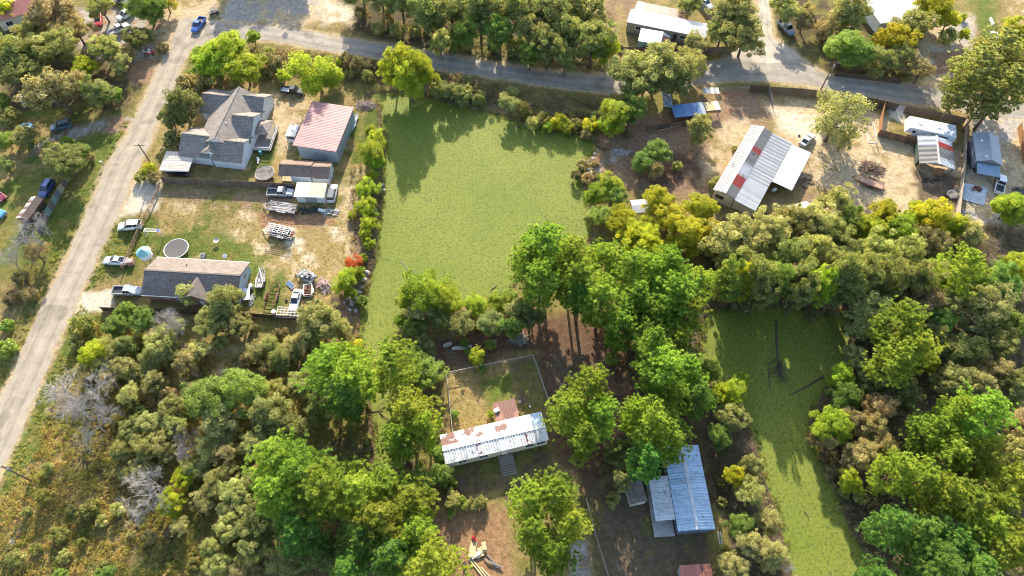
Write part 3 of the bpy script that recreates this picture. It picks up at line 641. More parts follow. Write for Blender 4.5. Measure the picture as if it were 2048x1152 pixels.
TREES = """
20 110 42 O a;62 100 32 o a;105 95 38 O a;110 22 42 B a;148 55 30 B b;60 60 26 O a;8 22 20 y a;200 12 28 O b;288 12 34 G b;330 2 20 y b;268 74 24 o b;205 95 28 O b;240 128 20 S b;
108 178 50 B a;150 165 30 B a;170 132 22 y a;190 178 30 g a;222 188 17 G a;30 150 30 o a;65 140 26 O a;125 318 36 o a;160 302 18 G a;45 478 48 D a;20 520 34 D a;70 505 26 s a;10 280 18 G a;48 274 22 O a;0 200 18 G a;10 330 16 o a;
425 122 34 L c;456 96 38 L c;486 132 34 L c;402 112 20 L c;506 74 14 L c;362 210 36 o c;340 235 22 o c;345 278 18 o c;630 138 45 W c;564 148 14 W c;660 150 22 W c;
810 130 38 L d;785 150 28 L d;840 150 28 L d;810 165 34 W d;897 188 22 O d;930 190 16 O d;1017 206 20 A d;
848 20 34 o e;800 -10 34 o e;900 10 34 g e;930 60 24 G e;960 22 36 o e;1000 62 26 G e;1040 20 40 o e;1062 60 30 O e;1100 24 38 g e;1095 90 30 o e;1140 60 32 O e;1170 20 36 O e;1185 80 34 o e;1214 95 22 L e;1130 115 22 o e;1060 105 20 G e;880 82 20 O e;760 -20 30 o e;720 -30 30 o e;470 -125 36 g e;525 -130 36 g e;585 -122 32 g e;
1262 145 46 O f;1310 125 48 O f;1352 138 46 O f;1385 125 28 O f;1290 165 30 o f;1392 85 22 A f;1465 28 46 O f;1490 72 38 O f;1445 62 30 o f;1380 5 24 o f;1340 165 34 o f;
1234 226 32 L h;1262 214 32 G h;1215 250 20 L h;1396 260 28 O h;1284 322 24 G h;1316 302 24 G h;
1222 366 24 L i;1192 388 24 L i;1232 392 20 G i;1202 430 24 G i;1242 440 31 y i;1268 474 34 y i;1300 488 32 y i;1318 402 30 Y i;1340 434 32 Y i;1372 462 32 Y i;1402 415 29 Y i;1418 462 28 Y i;1300 446 22 Y i;1254 490 22 G i;1345 490 22 y i;1385 500 18 y i;
1570 14 30 O g;1610 40 22 B g;1700 22 40 O g;1665 50 24 s g;1690 92 34 G g;1722 104 28 G g;1788 76 34 y g;1826 48 32 O g;1772 118 26 O g;1800 105 26 O g;1870 12 34 Y g;1898 40 22 y g;1846 138 26 s g;2032 62 28 Y g;2044 92 22 y g;1928 68 12 y g;
1955 138 38 R t;1998 100 38 R t;2012 178 34 R t;1925 178 24 R t;1972 200 22 R t;2034 140 30 R t;1676 235 50 S t;1660 205 26 S t;1690 275 26 S t;2022 412 30 L t;2045 430 24 O t;
1448 482 36 A j;1500 480 36 A j;1472 525 28 O j;1540 462 34 A j;1585 445 32 O j;1622 436 32 A j;1672 400 26 O j;1660 462 28 O j;1702 440 26 G j;1735 455 28 L j;1768 432 28 y j;1800 456 30 L j;1832 428 22 y j;1868 430 30 y j;1905 455 26 y j;1940 472 26 A j;1575 505 34 o j;1625 505 32 O j;1690 500 30 g j;1750 505 32 O j;1815 505 30 O j;1870 490 28 B j;
1460 560 28 G j;1490 572 22 y j;1520 552 32 o j;1560 582 28 G j;1602 560 30 g j;1644 592 26 L j;1684 560 32 o j;1734 545 32 g j;1784 562 30 g j;1834 558 30 o j;1990 500 40 d j;1950 490 26 d j;1700 595 26 g j;1600 610 22 o j;1530 608 22 o j;
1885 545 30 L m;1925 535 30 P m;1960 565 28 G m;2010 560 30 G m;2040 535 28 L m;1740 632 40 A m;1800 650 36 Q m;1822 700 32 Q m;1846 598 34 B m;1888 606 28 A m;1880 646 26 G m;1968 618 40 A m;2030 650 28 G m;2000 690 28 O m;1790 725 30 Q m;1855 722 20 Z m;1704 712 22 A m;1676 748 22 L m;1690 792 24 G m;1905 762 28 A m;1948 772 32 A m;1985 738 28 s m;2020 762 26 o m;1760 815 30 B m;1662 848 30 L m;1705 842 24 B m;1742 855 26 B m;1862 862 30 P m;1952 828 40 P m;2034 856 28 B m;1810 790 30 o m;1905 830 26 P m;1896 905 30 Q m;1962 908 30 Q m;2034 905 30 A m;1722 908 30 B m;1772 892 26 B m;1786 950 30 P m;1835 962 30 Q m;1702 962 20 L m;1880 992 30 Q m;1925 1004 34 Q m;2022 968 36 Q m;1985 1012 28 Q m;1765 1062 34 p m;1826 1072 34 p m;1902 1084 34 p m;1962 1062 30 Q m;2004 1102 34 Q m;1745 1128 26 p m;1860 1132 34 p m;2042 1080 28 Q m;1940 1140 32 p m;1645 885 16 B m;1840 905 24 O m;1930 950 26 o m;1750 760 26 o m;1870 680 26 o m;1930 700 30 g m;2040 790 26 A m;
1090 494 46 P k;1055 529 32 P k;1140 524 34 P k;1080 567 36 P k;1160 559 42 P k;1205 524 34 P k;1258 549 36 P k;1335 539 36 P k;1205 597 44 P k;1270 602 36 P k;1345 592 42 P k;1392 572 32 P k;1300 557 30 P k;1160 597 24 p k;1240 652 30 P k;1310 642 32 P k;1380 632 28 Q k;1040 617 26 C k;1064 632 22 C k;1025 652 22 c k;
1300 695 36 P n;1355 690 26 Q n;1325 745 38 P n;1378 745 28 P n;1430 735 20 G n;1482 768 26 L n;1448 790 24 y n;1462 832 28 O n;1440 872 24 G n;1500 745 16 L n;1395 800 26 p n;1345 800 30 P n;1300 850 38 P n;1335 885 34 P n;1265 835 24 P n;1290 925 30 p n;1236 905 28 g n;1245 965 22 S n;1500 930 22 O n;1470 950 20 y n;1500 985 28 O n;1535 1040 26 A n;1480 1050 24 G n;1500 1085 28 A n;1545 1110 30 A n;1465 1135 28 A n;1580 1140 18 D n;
1180 775 36 P o;1135 830 36 P o;1200 845 32 P o;1165 880 32 P o;1060 1000 36 Q o;1110 990 36 Q o;1140 1050 34 Q o;1070 1065 32 Q o;1105 1110 32 P o;820 820 42 Q o;850 860 28 P o;800 880 30 P o;880 905 18 G o;840 965 28 G o;880 950 22 G o;905 1000 16 O o;855 745 32 G o;830 720 26 G o;
850 562 46 W l;880 572 32 W l;822 585 28 W l;822 600 24 L l;850 618 30 A l;905 606 22 L l;950 612 24 L l;1000 605 24 L l;880 640 26 o l;925 645 26 g l;980 645 26 g l;830 655 24 G l;850 690 22 g l;1015 600 22 G l;795 640 12 L l;
640 640 42 O q;620 665 26 O q;680 660 24 O q;448 605 36 O q;420 640 30 O q;378 590 24 S q;480 650 26 O q;345 640 40 D q;320 690 30 O q;284 640 24 G q;230 652 22 G q;255 690 20 o q;350 655 20 O q;540 690 22 O q;300 720 24 O q;
190 702 30 y p;205 735 22 O p;150 815 72 D p;190 850 44 D p;375 890 36 D p;312 972 62 D p;340 1010 26 y p;368 955 22 y p;300 890 30 O p;240 900 22 O p;350 850 24 O p;460 940 20 S p;480 985 32 O p;465 1050 32 O p;500 1100 32 O p;440 880 24 O p;420 1095 22 O p;210 1145 16 G p;120 1150 12 G p;
222 698 24 S p;252 735 22 A p;300 762 24 S p;332 705 26 O p;368 722 26 s p;402 700 24 A p;340 815 24 O p;385 790 22 S p;300 845 26 A p;262 862 24 o p;415 905 28 S p;388 935 24 O p;450 900 28 s p;432 965 26 O p;408 1005 24 S p;462 1012 26 A p;332 905 22 S p;282 935 22 A p;240 690 20 o p;500 890 30 S p;520 950 30 O p;170 735 20 S p;215 770 20 s p;255 790 22 S p;560 720 26 O p;520 700 24 S p;590 690 24 A p;360 1050 20 S p;440 1130 24 O p;490 1140 26 s p;
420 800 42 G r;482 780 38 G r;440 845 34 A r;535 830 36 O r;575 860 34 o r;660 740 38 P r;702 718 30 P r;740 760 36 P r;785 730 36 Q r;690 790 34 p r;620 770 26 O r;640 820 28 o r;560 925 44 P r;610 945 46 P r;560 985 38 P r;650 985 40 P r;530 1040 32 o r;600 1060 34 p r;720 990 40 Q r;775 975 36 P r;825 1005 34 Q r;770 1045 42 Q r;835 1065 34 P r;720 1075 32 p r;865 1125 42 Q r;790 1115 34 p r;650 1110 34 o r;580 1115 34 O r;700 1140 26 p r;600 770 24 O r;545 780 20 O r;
742 300 27 W s;754 272 17 W s;748 318 18 W s;735 372 21 W s;744 350 13 W s;730 408 20 W s;738 425 15 W s;736 445 16 W s;730 470 13 W s;738 485 11 W s;690 560 24 W s;700 585 14 W s;715 545 12 W s
"""
SHRUBS = """
705 522 16 rust s;728 515 10 lime s;718 540 10 green s;748 330 8 green s;700 430 7 lime s;740 260 10 lime s;733 490 8 green s;725 600 10 green s;
300 345 16 yellow c;312 360 12 tan c;282 352 10 oak c;520 120 18 bramble c;545 130 18 bramble c;540 110 14 oak c;590 120 14 bramble c;690 125 14 bramble c;720 135 14 bramble c;750 130 12 bramble c;682 128 8 lime c;530 150 12 oak c;400 150 18 green c;430 155 16 oak c;470 160 14 oak c;385 170 14 tan c;365 165 12 bramble c;
700 152 12 oak d;735 158 12 oak d;880 180 16 oak d;912 170 16 bramble d;945 180 14 bramble d;960 198 12 oak d;925 205 12 oak d;1020 185 10 oak d;1050 230 14 weed d;1085 236 14 weed d;1120 244 14 yellow d;1150 246 13 weed d;1180 252 13 yellow d;1100 252 12 lime d;1140 262 12 lime d;1060 250 10 oak d;1200 240 14 oak d;1170 270 10 tan d;
870 65 14 oak e;905 88 14 green e;940 92 14 oak e;985 95 14 green e;1020 100 14 oak e;860 48 12 tan e;830 60 12 oak e;880 40 14 oak e;1040 92 14 green e;925 35 14 oak e;760 60 12 oak e;780 45 12 tan e;800 62 12 oak e;720 30 10 bramble e;
328 96 11 bramble b;258 110 13 tan b;300 75 10 oak b;228 100 10 tan b;60 270 14 oak a;20 235 20 oak a;140 290 12 green a;182 318 10 tan a;60 590 16 tan a;30 600 14 bramble a;15 655 14 green a;10 700 16 green a;40 560 14 bramble a;100 290 10 oak a;
1640 60 14 tan g;1750 140 14 oak g;1890 75 14 oak g;1960 90 12 gold g;1810 140 14 tan g;1620 20 14 tan g;1930 40 8 lime g;
1430 365 12 oak h;1350 335 10 oak h;1470 300 8 oak h;1255 265 14 bramble h;1310 345 14 tan h;
955 715 14 lime o;940 705 9 green o;930 690 8 green o;985 690 9 green o;960 740 9 green o;905 830 9 green o;980 832 7 lime o;920 1005 12 green o;945 1012 12 oak o;965 1005 10 oak o;905 975 12 green o;900 1030 10 green o;
180 650 16 weed p;160 690 14 oak p;250 750 16 oak p;280 760 16 oak p;235 780 14 weed p;260 800 14 weed p;300 780 12 oak p;310 740 12 oak p;170 760 12 tan p;230 840 14 weed p;280 830 14 oak p;190 1010 14 weed p;130 1010 14 oak p;90 1000 14 weed p;60 1020 14 oak p;160 1030 16 weed p;200 1050 14 oak p;110 1060 14 weed p;240 1010 12 oak p;180 1090 14 weed p;60 1090 14 weed p;120 1110 14 oak p;20 1120 14 oak p;210 1130 14 weed p;430 1010 14 oak p;400 1040 12 weed p;450 1130 14 weed p;400 1120 14 weed p;260 960 12 oak p;340 770 14 tan p;330 800 14 tan p;350 820 12 tan p;270 870 12 oak p;320 850 14 oak p;80 950 10 oak p;250 1080 12 tan p;300 1080 12 bramble p;350 1060 12 bramble p;
520 700 14 oak q;560 710 14 yellow q;590 720 14 oak q;510 660 12 bramble q;560 670 12 bramble q;450 690 12 oak q;500 720 14 tan q;530 740 14 tan q;260 620 14 green q;240 630 14 green q;390 690 12 oak q;
720 690 12 gold r;700 690 10 yellow r;620 690 14 oak r;640 710 14 oak r;740 880 12 oak r;700 860 12 oak r;720 930 14 bramble r;
1440 1000 12 weed n;1445 970 10 weed n;1450 1100 12 weed n;1440 1140 10 tan n;1220 1000 12 oak n;1200 930 12 bramble n;1270 1000 10 oak n;1225 720 14 green n;1260 690 14 oak n;1110 830 8 lime n;
1620 880 12 tan m;1650 910 12 tan m;1660 940 12 bramble m;1690 985 12 oak m;1670 820 12 bramble m;1640 830 10 bramble m;1720 1000 12 oak m;
1440 600 16 bramble j;1480 610 16 bramble j;1660 620 16 bramble j;1620 630 14 bramble j;1440 520 14 tan j;1420 500 14 tan j;1700 470 12 yellow j;1850 470 14 tan j;1910 500 14 bramble j;1960 530 14 bramble j;
1190 330 8 tan h;1195 350 9 bramble h;1165 330 12 tan h;1150 355 12 bramble h;1175 362 10 tan h
"""
NUM = ['', '', 'two', 'three', 'four', 'five', 'six', 'seven', 'eight', 'nine', 'ten', 'eleven', 'twelve', 'thirteen', 'fourteen', 'fifteen', 'sixteen', 'seventeen', 'eighteen', 'nineteen', 'twenty'] + [str(i) for i in range(21, 99)]
ORD = ['', 'second', 'third', 'fourth', 'fifth', 'sixth', 'seventh', 'eighth', 'ninth', 'tenth', 'eleventh', 'twelfth', 'thirteenth', 'fourteenth', 'fifteenth', 'sixteenth', 'seventeenth', 'eighteenth', 'nineteenth', 'twentieth'] + ['%dth' % i for i in range(21, 99)]
def number_labels(rows):
    "rows: (object, phrase, photo x); a phrase shared by several gets an order along the picture"
    by = {}
    for r in rows: by.setdefault(r[1], []).append(r)
    for ph, rs in by.items():
        rs.sort(key=lambda r: r[2])
        for i, (o, _, x) in enumerate(rs):
            if len(rs) == 1: o['label'] = ph
            elif i == 0: o['label'] = ph + ', leftmost'
            elif i == len(rs) - 1: o['label'] = ph + ', rightmost'
            else: o['label'] = ph + ', %s from left' % ORD[i]
rows = []
for rec in TREES.replace('\n', '').split(';'):
    f = rec.split()
    if not f: continue
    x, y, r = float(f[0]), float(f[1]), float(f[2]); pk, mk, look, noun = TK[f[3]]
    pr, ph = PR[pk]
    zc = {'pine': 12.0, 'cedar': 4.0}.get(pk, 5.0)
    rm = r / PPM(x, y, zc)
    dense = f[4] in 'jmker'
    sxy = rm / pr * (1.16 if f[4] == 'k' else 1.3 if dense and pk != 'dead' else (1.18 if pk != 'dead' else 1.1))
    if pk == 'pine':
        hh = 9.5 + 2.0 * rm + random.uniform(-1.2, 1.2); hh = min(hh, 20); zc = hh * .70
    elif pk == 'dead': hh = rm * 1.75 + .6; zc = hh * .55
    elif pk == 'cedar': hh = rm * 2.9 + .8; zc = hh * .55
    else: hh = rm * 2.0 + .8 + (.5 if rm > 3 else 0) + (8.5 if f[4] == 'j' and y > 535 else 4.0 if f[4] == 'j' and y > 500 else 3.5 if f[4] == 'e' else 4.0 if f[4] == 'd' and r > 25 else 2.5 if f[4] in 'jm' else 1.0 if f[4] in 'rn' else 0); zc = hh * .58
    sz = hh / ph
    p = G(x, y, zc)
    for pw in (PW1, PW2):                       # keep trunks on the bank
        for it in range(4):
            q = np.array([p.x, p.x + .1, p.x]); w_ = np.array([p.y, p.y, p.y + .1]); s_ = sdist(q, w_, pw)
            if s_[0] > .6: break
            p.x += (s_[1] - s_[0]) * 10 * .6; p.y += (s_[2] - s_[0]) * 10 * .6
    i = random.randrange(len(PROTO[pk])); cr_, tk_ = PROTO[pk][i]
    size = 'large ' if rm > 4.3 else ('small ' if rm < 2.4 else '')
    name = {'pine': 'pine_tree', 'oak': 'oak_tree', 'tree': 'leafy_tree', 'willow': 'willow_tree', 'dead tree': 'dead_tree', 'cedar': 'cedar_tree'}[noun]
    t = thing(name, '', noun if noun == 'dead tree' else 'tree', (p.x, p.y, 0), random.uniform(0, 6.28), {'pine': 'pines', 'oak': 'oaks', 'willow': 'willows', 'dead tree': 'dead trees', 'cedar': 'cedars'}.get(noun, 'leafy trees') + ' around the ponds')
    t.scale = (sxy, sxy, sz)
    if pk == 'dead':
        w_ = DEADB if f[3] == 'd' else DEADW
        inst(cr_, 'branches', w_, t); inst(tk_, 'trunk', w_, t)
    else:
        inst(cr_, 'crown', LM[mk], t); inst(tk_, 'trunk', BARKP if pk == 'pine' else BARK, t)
    rows.append((t, size + look + ' ' + noun + ' ' + PLACE[f[4]], x))
SL = {'rust': 'rust red', 'lime': 'lime green', 'green': 'green', 'yellow': 'yellow-green', 'gold': 'golden', 'tan': 'tan dry', 'oak': 'olive', 'bramble': 'brown bramble', 'weed': 'gold-green'}
for rec in SHRUBS.replace('\n', '').split(';'):
    f = rec.split()
    if not f: continue
    x, y, r = float(f[0]), float(f[1]), float(f[2]); rm = r / PPM(x, y, .8) * (random.uniform(.95, 1.5) if f[4] != 'p' else random.uniform(.6, 1.7)); j_ = 16 if f[4] == 'p' else 5; x += random.uniform(-j_, j_); y += random.uniform(-j_, j_) * .8; s = rm / 1.5
    p = G(x, y, .9 * s); o = inst(BUSH[random.randrange(len(BUSH))], 'shrub', LM[f[3]], None, (p.x, p.y, -.02), random.uniform(0, 6.28), (s, s, s * random.uniform(.85, 1.15)))
    tag(o, '', 'shrub', 'shrubs around the ponds and lots')
    rows.append((o, SL[f[3]] + ' shrub ' + PLACE[f[4]], x))
number_labels(rows)

# ------------------------------------------------------------------ ground cover nobody could count
def scatter(name, label, polys, dens, m, size=(.35, .8), height=(.25, .7), leaves=26, leaf=.13, seed=0, patch=6.0, cut=.35, avoid=True):
    rg = np.random.default_rng(seed); Pl = []; Nl = []; Sl = []; Tl = []
    for poly in polys:
        wp = [(p.x, p.y) for p in GL(poly)]; bx = [p[0] for p in wp]; by = [p[1] for p in wp]
        n = int((max(bx) - min(bx)) * (max(by) - min(by)) * dens); x = rg.uniform(min(bx), max(bx), n); y = rg.uniform(min(by), max(by), n)
        k = (sdist(x, y, wp) < 0) & (fbm(x, y, patch, seed + 5) > cut)
        x = x[k]; y = y[k]
        for rp in RPOLY:
            k = sdist(x, y, rp) > .5; x = x[k]; y = y[k]
        for rp in (PW1, PW2):
            k = sdist(x, y, rp) > .4; x = x[k]; y = y[k]
        n = len(x)
        if not n: continue
        s = rg.uniform(*size, n); hh = rg.uniform(*height, n); tn = np.clip(fbm(x, y, 3.5, seed + 9) * 1.3 - .15 + rg.normal(0, .12, n), 0, 1)
        d = unit(rg, n * leaves); d[:, 2] = np.abs(d[:, 2]); q = rg.uniform(.3, 1, n * leaves) ** .6
        S = np.repeat(s, leaves); Hh = np.repeat(hh, leaves)
        p = np.stack([np.repeat(x, leaves) + d[:, 0] * q * S, np.repeat(y, leaves) + d[:, 1] * q * S, .02 + d[:, 2] * q * Hh], 1)
        nn = d * .5 + unit(rg, n * leaves) * .9 + np.array([0, 0, .4]); nn /= np.linalg.norm(nn, axis=1, keepdims=True)
        Pl.append(p); Nl.append(nn); Sl.append(leaf * rg.uniform(.6, 1.4, n * leaves)); Tl.append(np.clip(np.repeat(tn, leaves) + rg.normal(0, .13, n * leaves), 0, 1))
    V, F, T = quads_mesh(name, np.concatenate(Pl), np.concatenate(Nl), np.concatenate(Sl), .5, np.concatenate(Tl), rg)
    o = inst(build(name, V, F, T), name, m); tag(o, label, 'vegetation', kind='stuff'); return len(F)
ncov = 0
def shore_band(name, label, dens, m, lo, hi, seed, leaves=20, leaf=.1):
    rg = np.random.default_rng(seed); pts = []
    for P in (PW1, PW2):
        n = len(P)
        for i in range(n):
            a = np.array(P[i]); b = np.array(P[(i + 1) % n]); L = np.linalg.norm(b - a); k = int(L * dens); t = rg.uniform(0, 1, k)[:, None]
            pts.append(a + (b - a) * t + rg.uniform(lo - .5, hi + .5, (k, 1)) * np.array([[(b - a)[1], -(b - a)[0]]]) / L * rg.choice([-1, 1], (k, 1)))
    p = np.concatenate(pts); x, y = p[:, 0], p[:, 1]; s = np.minimum(sdist(x, y, PW1), sdist(x, y, PW2)); k = (s > lo) & (s < hi) & (fbm(x, y, 4, seed) > .36); x, y, s = x[k], y[k], s[k]; n = len(x)
    sz = rg.uniform(.3, .75, n); hh = rg.uniform(.3, .9, n); d = unit(rg, n * leaves); d[:, 2] = np.abs(d[:, 2]); q = rg.uniform(.3, 1, n * leaves) ** .6
    zb = np.where(s < .5, POND_Z + .02, -.2); S = np.repeat(sz, leaves)
    pp = np.stack([np.repeat(x, leaves) + d[:, 0] * q * S, np.repeat(y, leaves) + d[:, 1] * q * S, np.repeat(zb, leaves) + d[:, 2] * q * np.repeat(hh, leaves)], 1)
    nn = d * .5 + unit(rg, n * leaves) * .9 + np.array([0, 0, .4]); nn /= np.linalg.norm(nn, axis=1, keepdims=True)
    tn = np.clip(fbm(x, y, 3.0, seed + 9) * 1.3 - .15 + rg.normal(0, .12, n), 0, 1)
    V, F, T = quads_mesh(name, pp, nn, leaf * rg.uniform(.6, 1.4, n * leaves), .5, np.clip(np.repeat(tn, leaves) + rg.normal(0, .13, n * leaves), 0, 1), rg)
    tag(inst(build(name, V, F, T), name, m), label, 'vegetation', kind='stuff'); return len(F)
ncov += shore_band('shore_grass', 'green grasses overhanging the water line of both ponds', 5.0, LM['grass'], -.5, 1.6, 41)
ncov += shore_band('shore_brush', 'brown brush on the banks of both ponds', 3.0, LM['bramble'], -.2, 2.2, 42, 22, .13)
FIELD = [(170,640),(300,670),(420,720),(560,690),(610,760),(560,900),(520,1160),(-40,1160),(-40,1040),(50,960),(80,880),(110,800)]
ncov += scatter('weeds', 'tall gold and green weeds in the brushy field by the road', [FIELD], 2.4, LM['grass'], (.3, 1.0), (.25, .9), seed=31, cut=.30)
ncov += scatter('dry_grass', 'straw coloured grass clumps in the brushy field', [FIELD], .9, LM['straw'], (.3, .6), (.3, .8), 20, .12, 32, cut=.42)
ncov += scatter('brambles', 'brown brambles along the ditch of the cross road', [[(495,95),(600,100),(760,122),(800,150),(770,168),(640,160),(500,148)], [(860,145),(1010,172),(1010,215),(880,200)], [(1030,180),(1215,195),(1215,275),(1050,246)]], 1.4, LM['bramble'], (.5, 1.0), (.4, 1.0), 30, .14, 33, cut=.3)
ncov += scatter('undergrowth', 'low green and brown undergrowth on the floor of the woods', [[(1405,470),(1640,440),(1900,450),(2110,470),(2150,1190),(1700,1190),(1690,1040),(1620,850),(1700,700),(1700,630),(1410,610)], [(640,-50),(1225,-50),(1230,135),(900,108),(780,84)], [(520,650),(720,690),(800,720),(880,760),(880,1160),(520,1160),(560,900),(620,780)], [(1230,650),(1400,650),(1510,900),(1580,1160),(1440,1160),(1440,900),(1280,880)]], .5, LM['bramble'], (.4, .9), (.3, .8), 22, .15, 34, cut=.4)
ncov += scatter('verge_grass', 'green and gold tufted grass along the road verges', [[(160,610),(215,640),(180,700),(110,820),(70,950),(10,1010),(5,940),(45,866),(110,720)], [(60,600),(150,430),(205,340),(240,250),(260,240),(215,330),(170,435),(100,580),(40,700),(0,790),(0,700)], [(228,445),(300,440),(270,520),(170,585)]], 2.2, LM['grass'], (.2, .45), (.1, .3), 14, .12, 35, cut=.36)
ncov += scatter('lawn_tufts', 'tufts of dry grass over the house lots', [[(330,395),(700,430),(740,560),(640,650),(500,640),(490,530),(300,510),(270,480)], [(690,215),(765,230),(760,420),(680,450),(680,350)], [(890,752),(1062,716),(1092,830),(902,866)], [(0,230),(230,240),(160,440),(60,560),(0,560)]], 1.5, LM['grass'], (.12, .34), (.05, .16), 10, .07, 36, cut=.44)
ncov += scatter('shore_weeds', 'weeds and reeds along the pond banks', [[(700,330),(785,320),(785,480),(760,560),(735,620),(690,690),(640,660),(700,560),(705,430)], [(1130,300),(1215,290),(1230,380),(1190,400),(1120,400)], [(1590,840),(1650,840),(1700,1000),(1760,1160),(1690,1160),(1640,960)], [(790,640),(1050,600),(1000,660),(800,700)]], 1.3, LM['bramble'], (.3, .7), (.3, .9), 20, .12, 37, cut=.38)
print('ground cover faces', ncov)
# ------------------------------------------------------------------ building parts
def frame(name, label, cat, pts, z, group=None):
    "an Empty at the base of a rectangle given by its photo corners (far left, far right, near right, near left) at height z"
    p = [G(a, b, z) for a, b in pts]
    u = ((p[1] - p[0]) + (p[2] - p[3])) / 2; ang = math.atan2(u.y, u.x); L = u.length
    n = Vector((-math.sin(ang), math.cos(ang), 0)); W = abs((((p[0] - p[3]) + (p[1] - p[2])) / 2).dot(n))
    c = (p[0] + p[1] + p[2] + p[3]) / 4
    return thing(name, label, cat, (c.x, c.y, 0), ang, group), L, W
def mapax(axis): return (lambda a, b, z: (a, b, z)) if axis == 'x' else (lambda a, b, z: (-b, a, z))
def ribbed(name, L, w, th=.03, rib=.09, step=.45):
    "sheet of roofing lying along +y from 0 to L, width w, ribs running down the slope"
    mb = MB(); mb.box((0, L / 2, 0), (w - .02, L, th)); n = max(1, round(w / step))
    for i in range(n):
        x = -w / 2 + (i + .5) * w / n; mb.box((x, L / 2, th / 2 + rib / 2), (.13, L - .004, rib), taper=1.0)
    return mb.mesh(name)
def slope_sheets(parent, a0, a1, r, e, fm, mats, width=.9, name='roof_sheet', rib=.09):
    """sheets side by side covering the plane between ridge line (b=r[0], z=r[1]) and eave (b=e[0], z=e[1]) for a in a0..a1;
    mats(i, n) gives the material of sheet i"""
    n = max(1, round((a1 - a0) / width)); w_ = (a1 - a0) / n
    Ls = math.hypot(e[0] - r[0], e[1] - r[1]); me = ribbed(name, Ls, w_, rib=rib, step=.45)
    for i in range(n):
        a = a0 + (i + .5) * w_
        o = inst(me, name, mats(i, n), parent)
        P = Vector(fm(a, r[0], r[1])); Q = Vector(fm(a, e[0], e[1])); y = (Q - P).normalized()
        x = Vector(fm(a + 1, r[0], r[1])) - P; zz = x.cross(y)
        if zz.z < 0: x = -x; zz = x.cross(y)
        from mathutils import Matrix
        M = Matrix((x, y, zz)).transposed().to_4x4(); M.translation = P + zz * .02
        o.matrix_local = M
def gable_shell(mb, L, W, ze, zr, fm, t=.0, z0=0.0):
    a, b_ = L / 2, W / 2
    v = [fm(-a, -b_, z0), fm(a, -b_, z0), fm(a, b_, z0), fm(-a, b_, z0), fm(-a, -b_, ze), fm(a, -b_, ze), fm(a, b_, ze), fm(-a, b_, ze), fm(-a, 0, zr), fm(a, 0, zr)]
    mb.add(v, [(0, 1, 5, 4), (2, 3, 7, 6), (1, 2, 6, 9, 5), (3, 0, 4, 8, 7), (4, 5, 9, 8), (6, 7, 8, 9), (3, 2, 1, 0)])
def window(parent, fm, side, a, z, w_, h_, off, mfr, mgl, axis_end=False):
    "window on the b=off wall (or on the a=off end wall), frame with a pane below it"
    f = MB(); g = MB(); s = 1 if off > 0 else -1
    def pt(u, o, zz): return fm(u, off + s * o, zz) if not axis_end else fm(off + s * o, u, zz)
    def bx(m_, u0, u1, o0, o1, z0, z1):
        v = [pt(u, o, zz) for zz in (z0, z1) for (u, o) in ((u0, o0), (u1, o0), (u1, o1), (u0, o1))]
        m_.add(v, [(3, 2, 1, 0), (4, 5, 6, 7), (0, 1, 5, 4), (1, 2, 6, 5), (2, 3, 7, 6), (3, 0, 4, 7)])
    t = .09
    bx(f, a - w_ / 2 - t, a + w_ / 2 + t, .0, .06, z + h_, z + h_ + t); bx(f, a - w_ / 2 - t, a + w_ / 2 + t, .0, .09, z - t, z)
    bx(f, a - w_ / 2 - t, a - w_ / 2, .0, .06, z, z + h_); bx(f, a + w_ / 2, a + w_ / 2 + t, .0, .06, z, z + h_); bx(f, a - .025, a + .025, .0, .05, z, z + h_)
    bx(g, a - w_ / 2, a + w_ / 2, .004, .02, z, z + h_)
    fo = part('window', f, mfr, parent); part('pane', g, mgl, fo); return fo
def door(parent, fm, a, off, m_, mh, w_=.95, h_=2.05, z=.15, axis_end=False):
    d = MB(); k = MB(); s = 1 if off > 0 else -1
    def pt(u, o, zz): return fm(u, off + s * o, zz) if not axis_end else fm(off + s * o, u, zz)
    v = [pt(u, o, zz) for zz in (z, z + h_) for (u, o) in ((a - w_ / 2, 0), (a + w_ / 2, 0), (a + w_ / 2, .06), (a - w_ / 2, .06))]
    d.add(v, [(3, 2, 1, 0), (4, 5, 6, 7), (0, 1, 5, 4), (1, 2, 6, 5), (2, 3, 7, 6), (3, 0, 4, 7)])
    q = pt(a + w_ * .38, .1, z + 1.0); k.box(q, (.12, .12, .12))
    do = part('door', d, m_, parent); part('handle', k, mh, do); return do
def shingle_roof(parent, L, W, ze, zr, oh, fm, m, th=.14, end=.3, name='roof_slope'):
    a = L / 2 + end; sl = (zr - ze) / (W / 2); b_ = W / 2 + oh; zl = ze - sl * oh
    for s in (-1, 1):
        mb = MB(); mb.slab([fm(-a, 0, zr + th), fm(a, 0, zr + th), fm(a, s * b_, zl + th), fm(-a, s * b_, zl + th)], th); part(name, mb, m, parent)
    mb = MB(); mb.bar(fm(-a, 0, zr + th + .02), fm(a, 0, zr + th + .02), .34, .06); part('ridge_cap', mb, m, parent)
def gutter(parent, L, W, ze, oh, rise, fm, m, end=.3):
    mb = MB(); sl = rise / (W / 2)
    for s in (-1, 1): mb.bar(fm(-L / 2 - end, s * (W / 2 + oh + .05), ze - sl * oh + .02), fm(L / 2 + end, s * (W / 2 + oh + .05), ze - sl * oh + .02), .12, .18)
    return part('fascia', mb, m, parent)

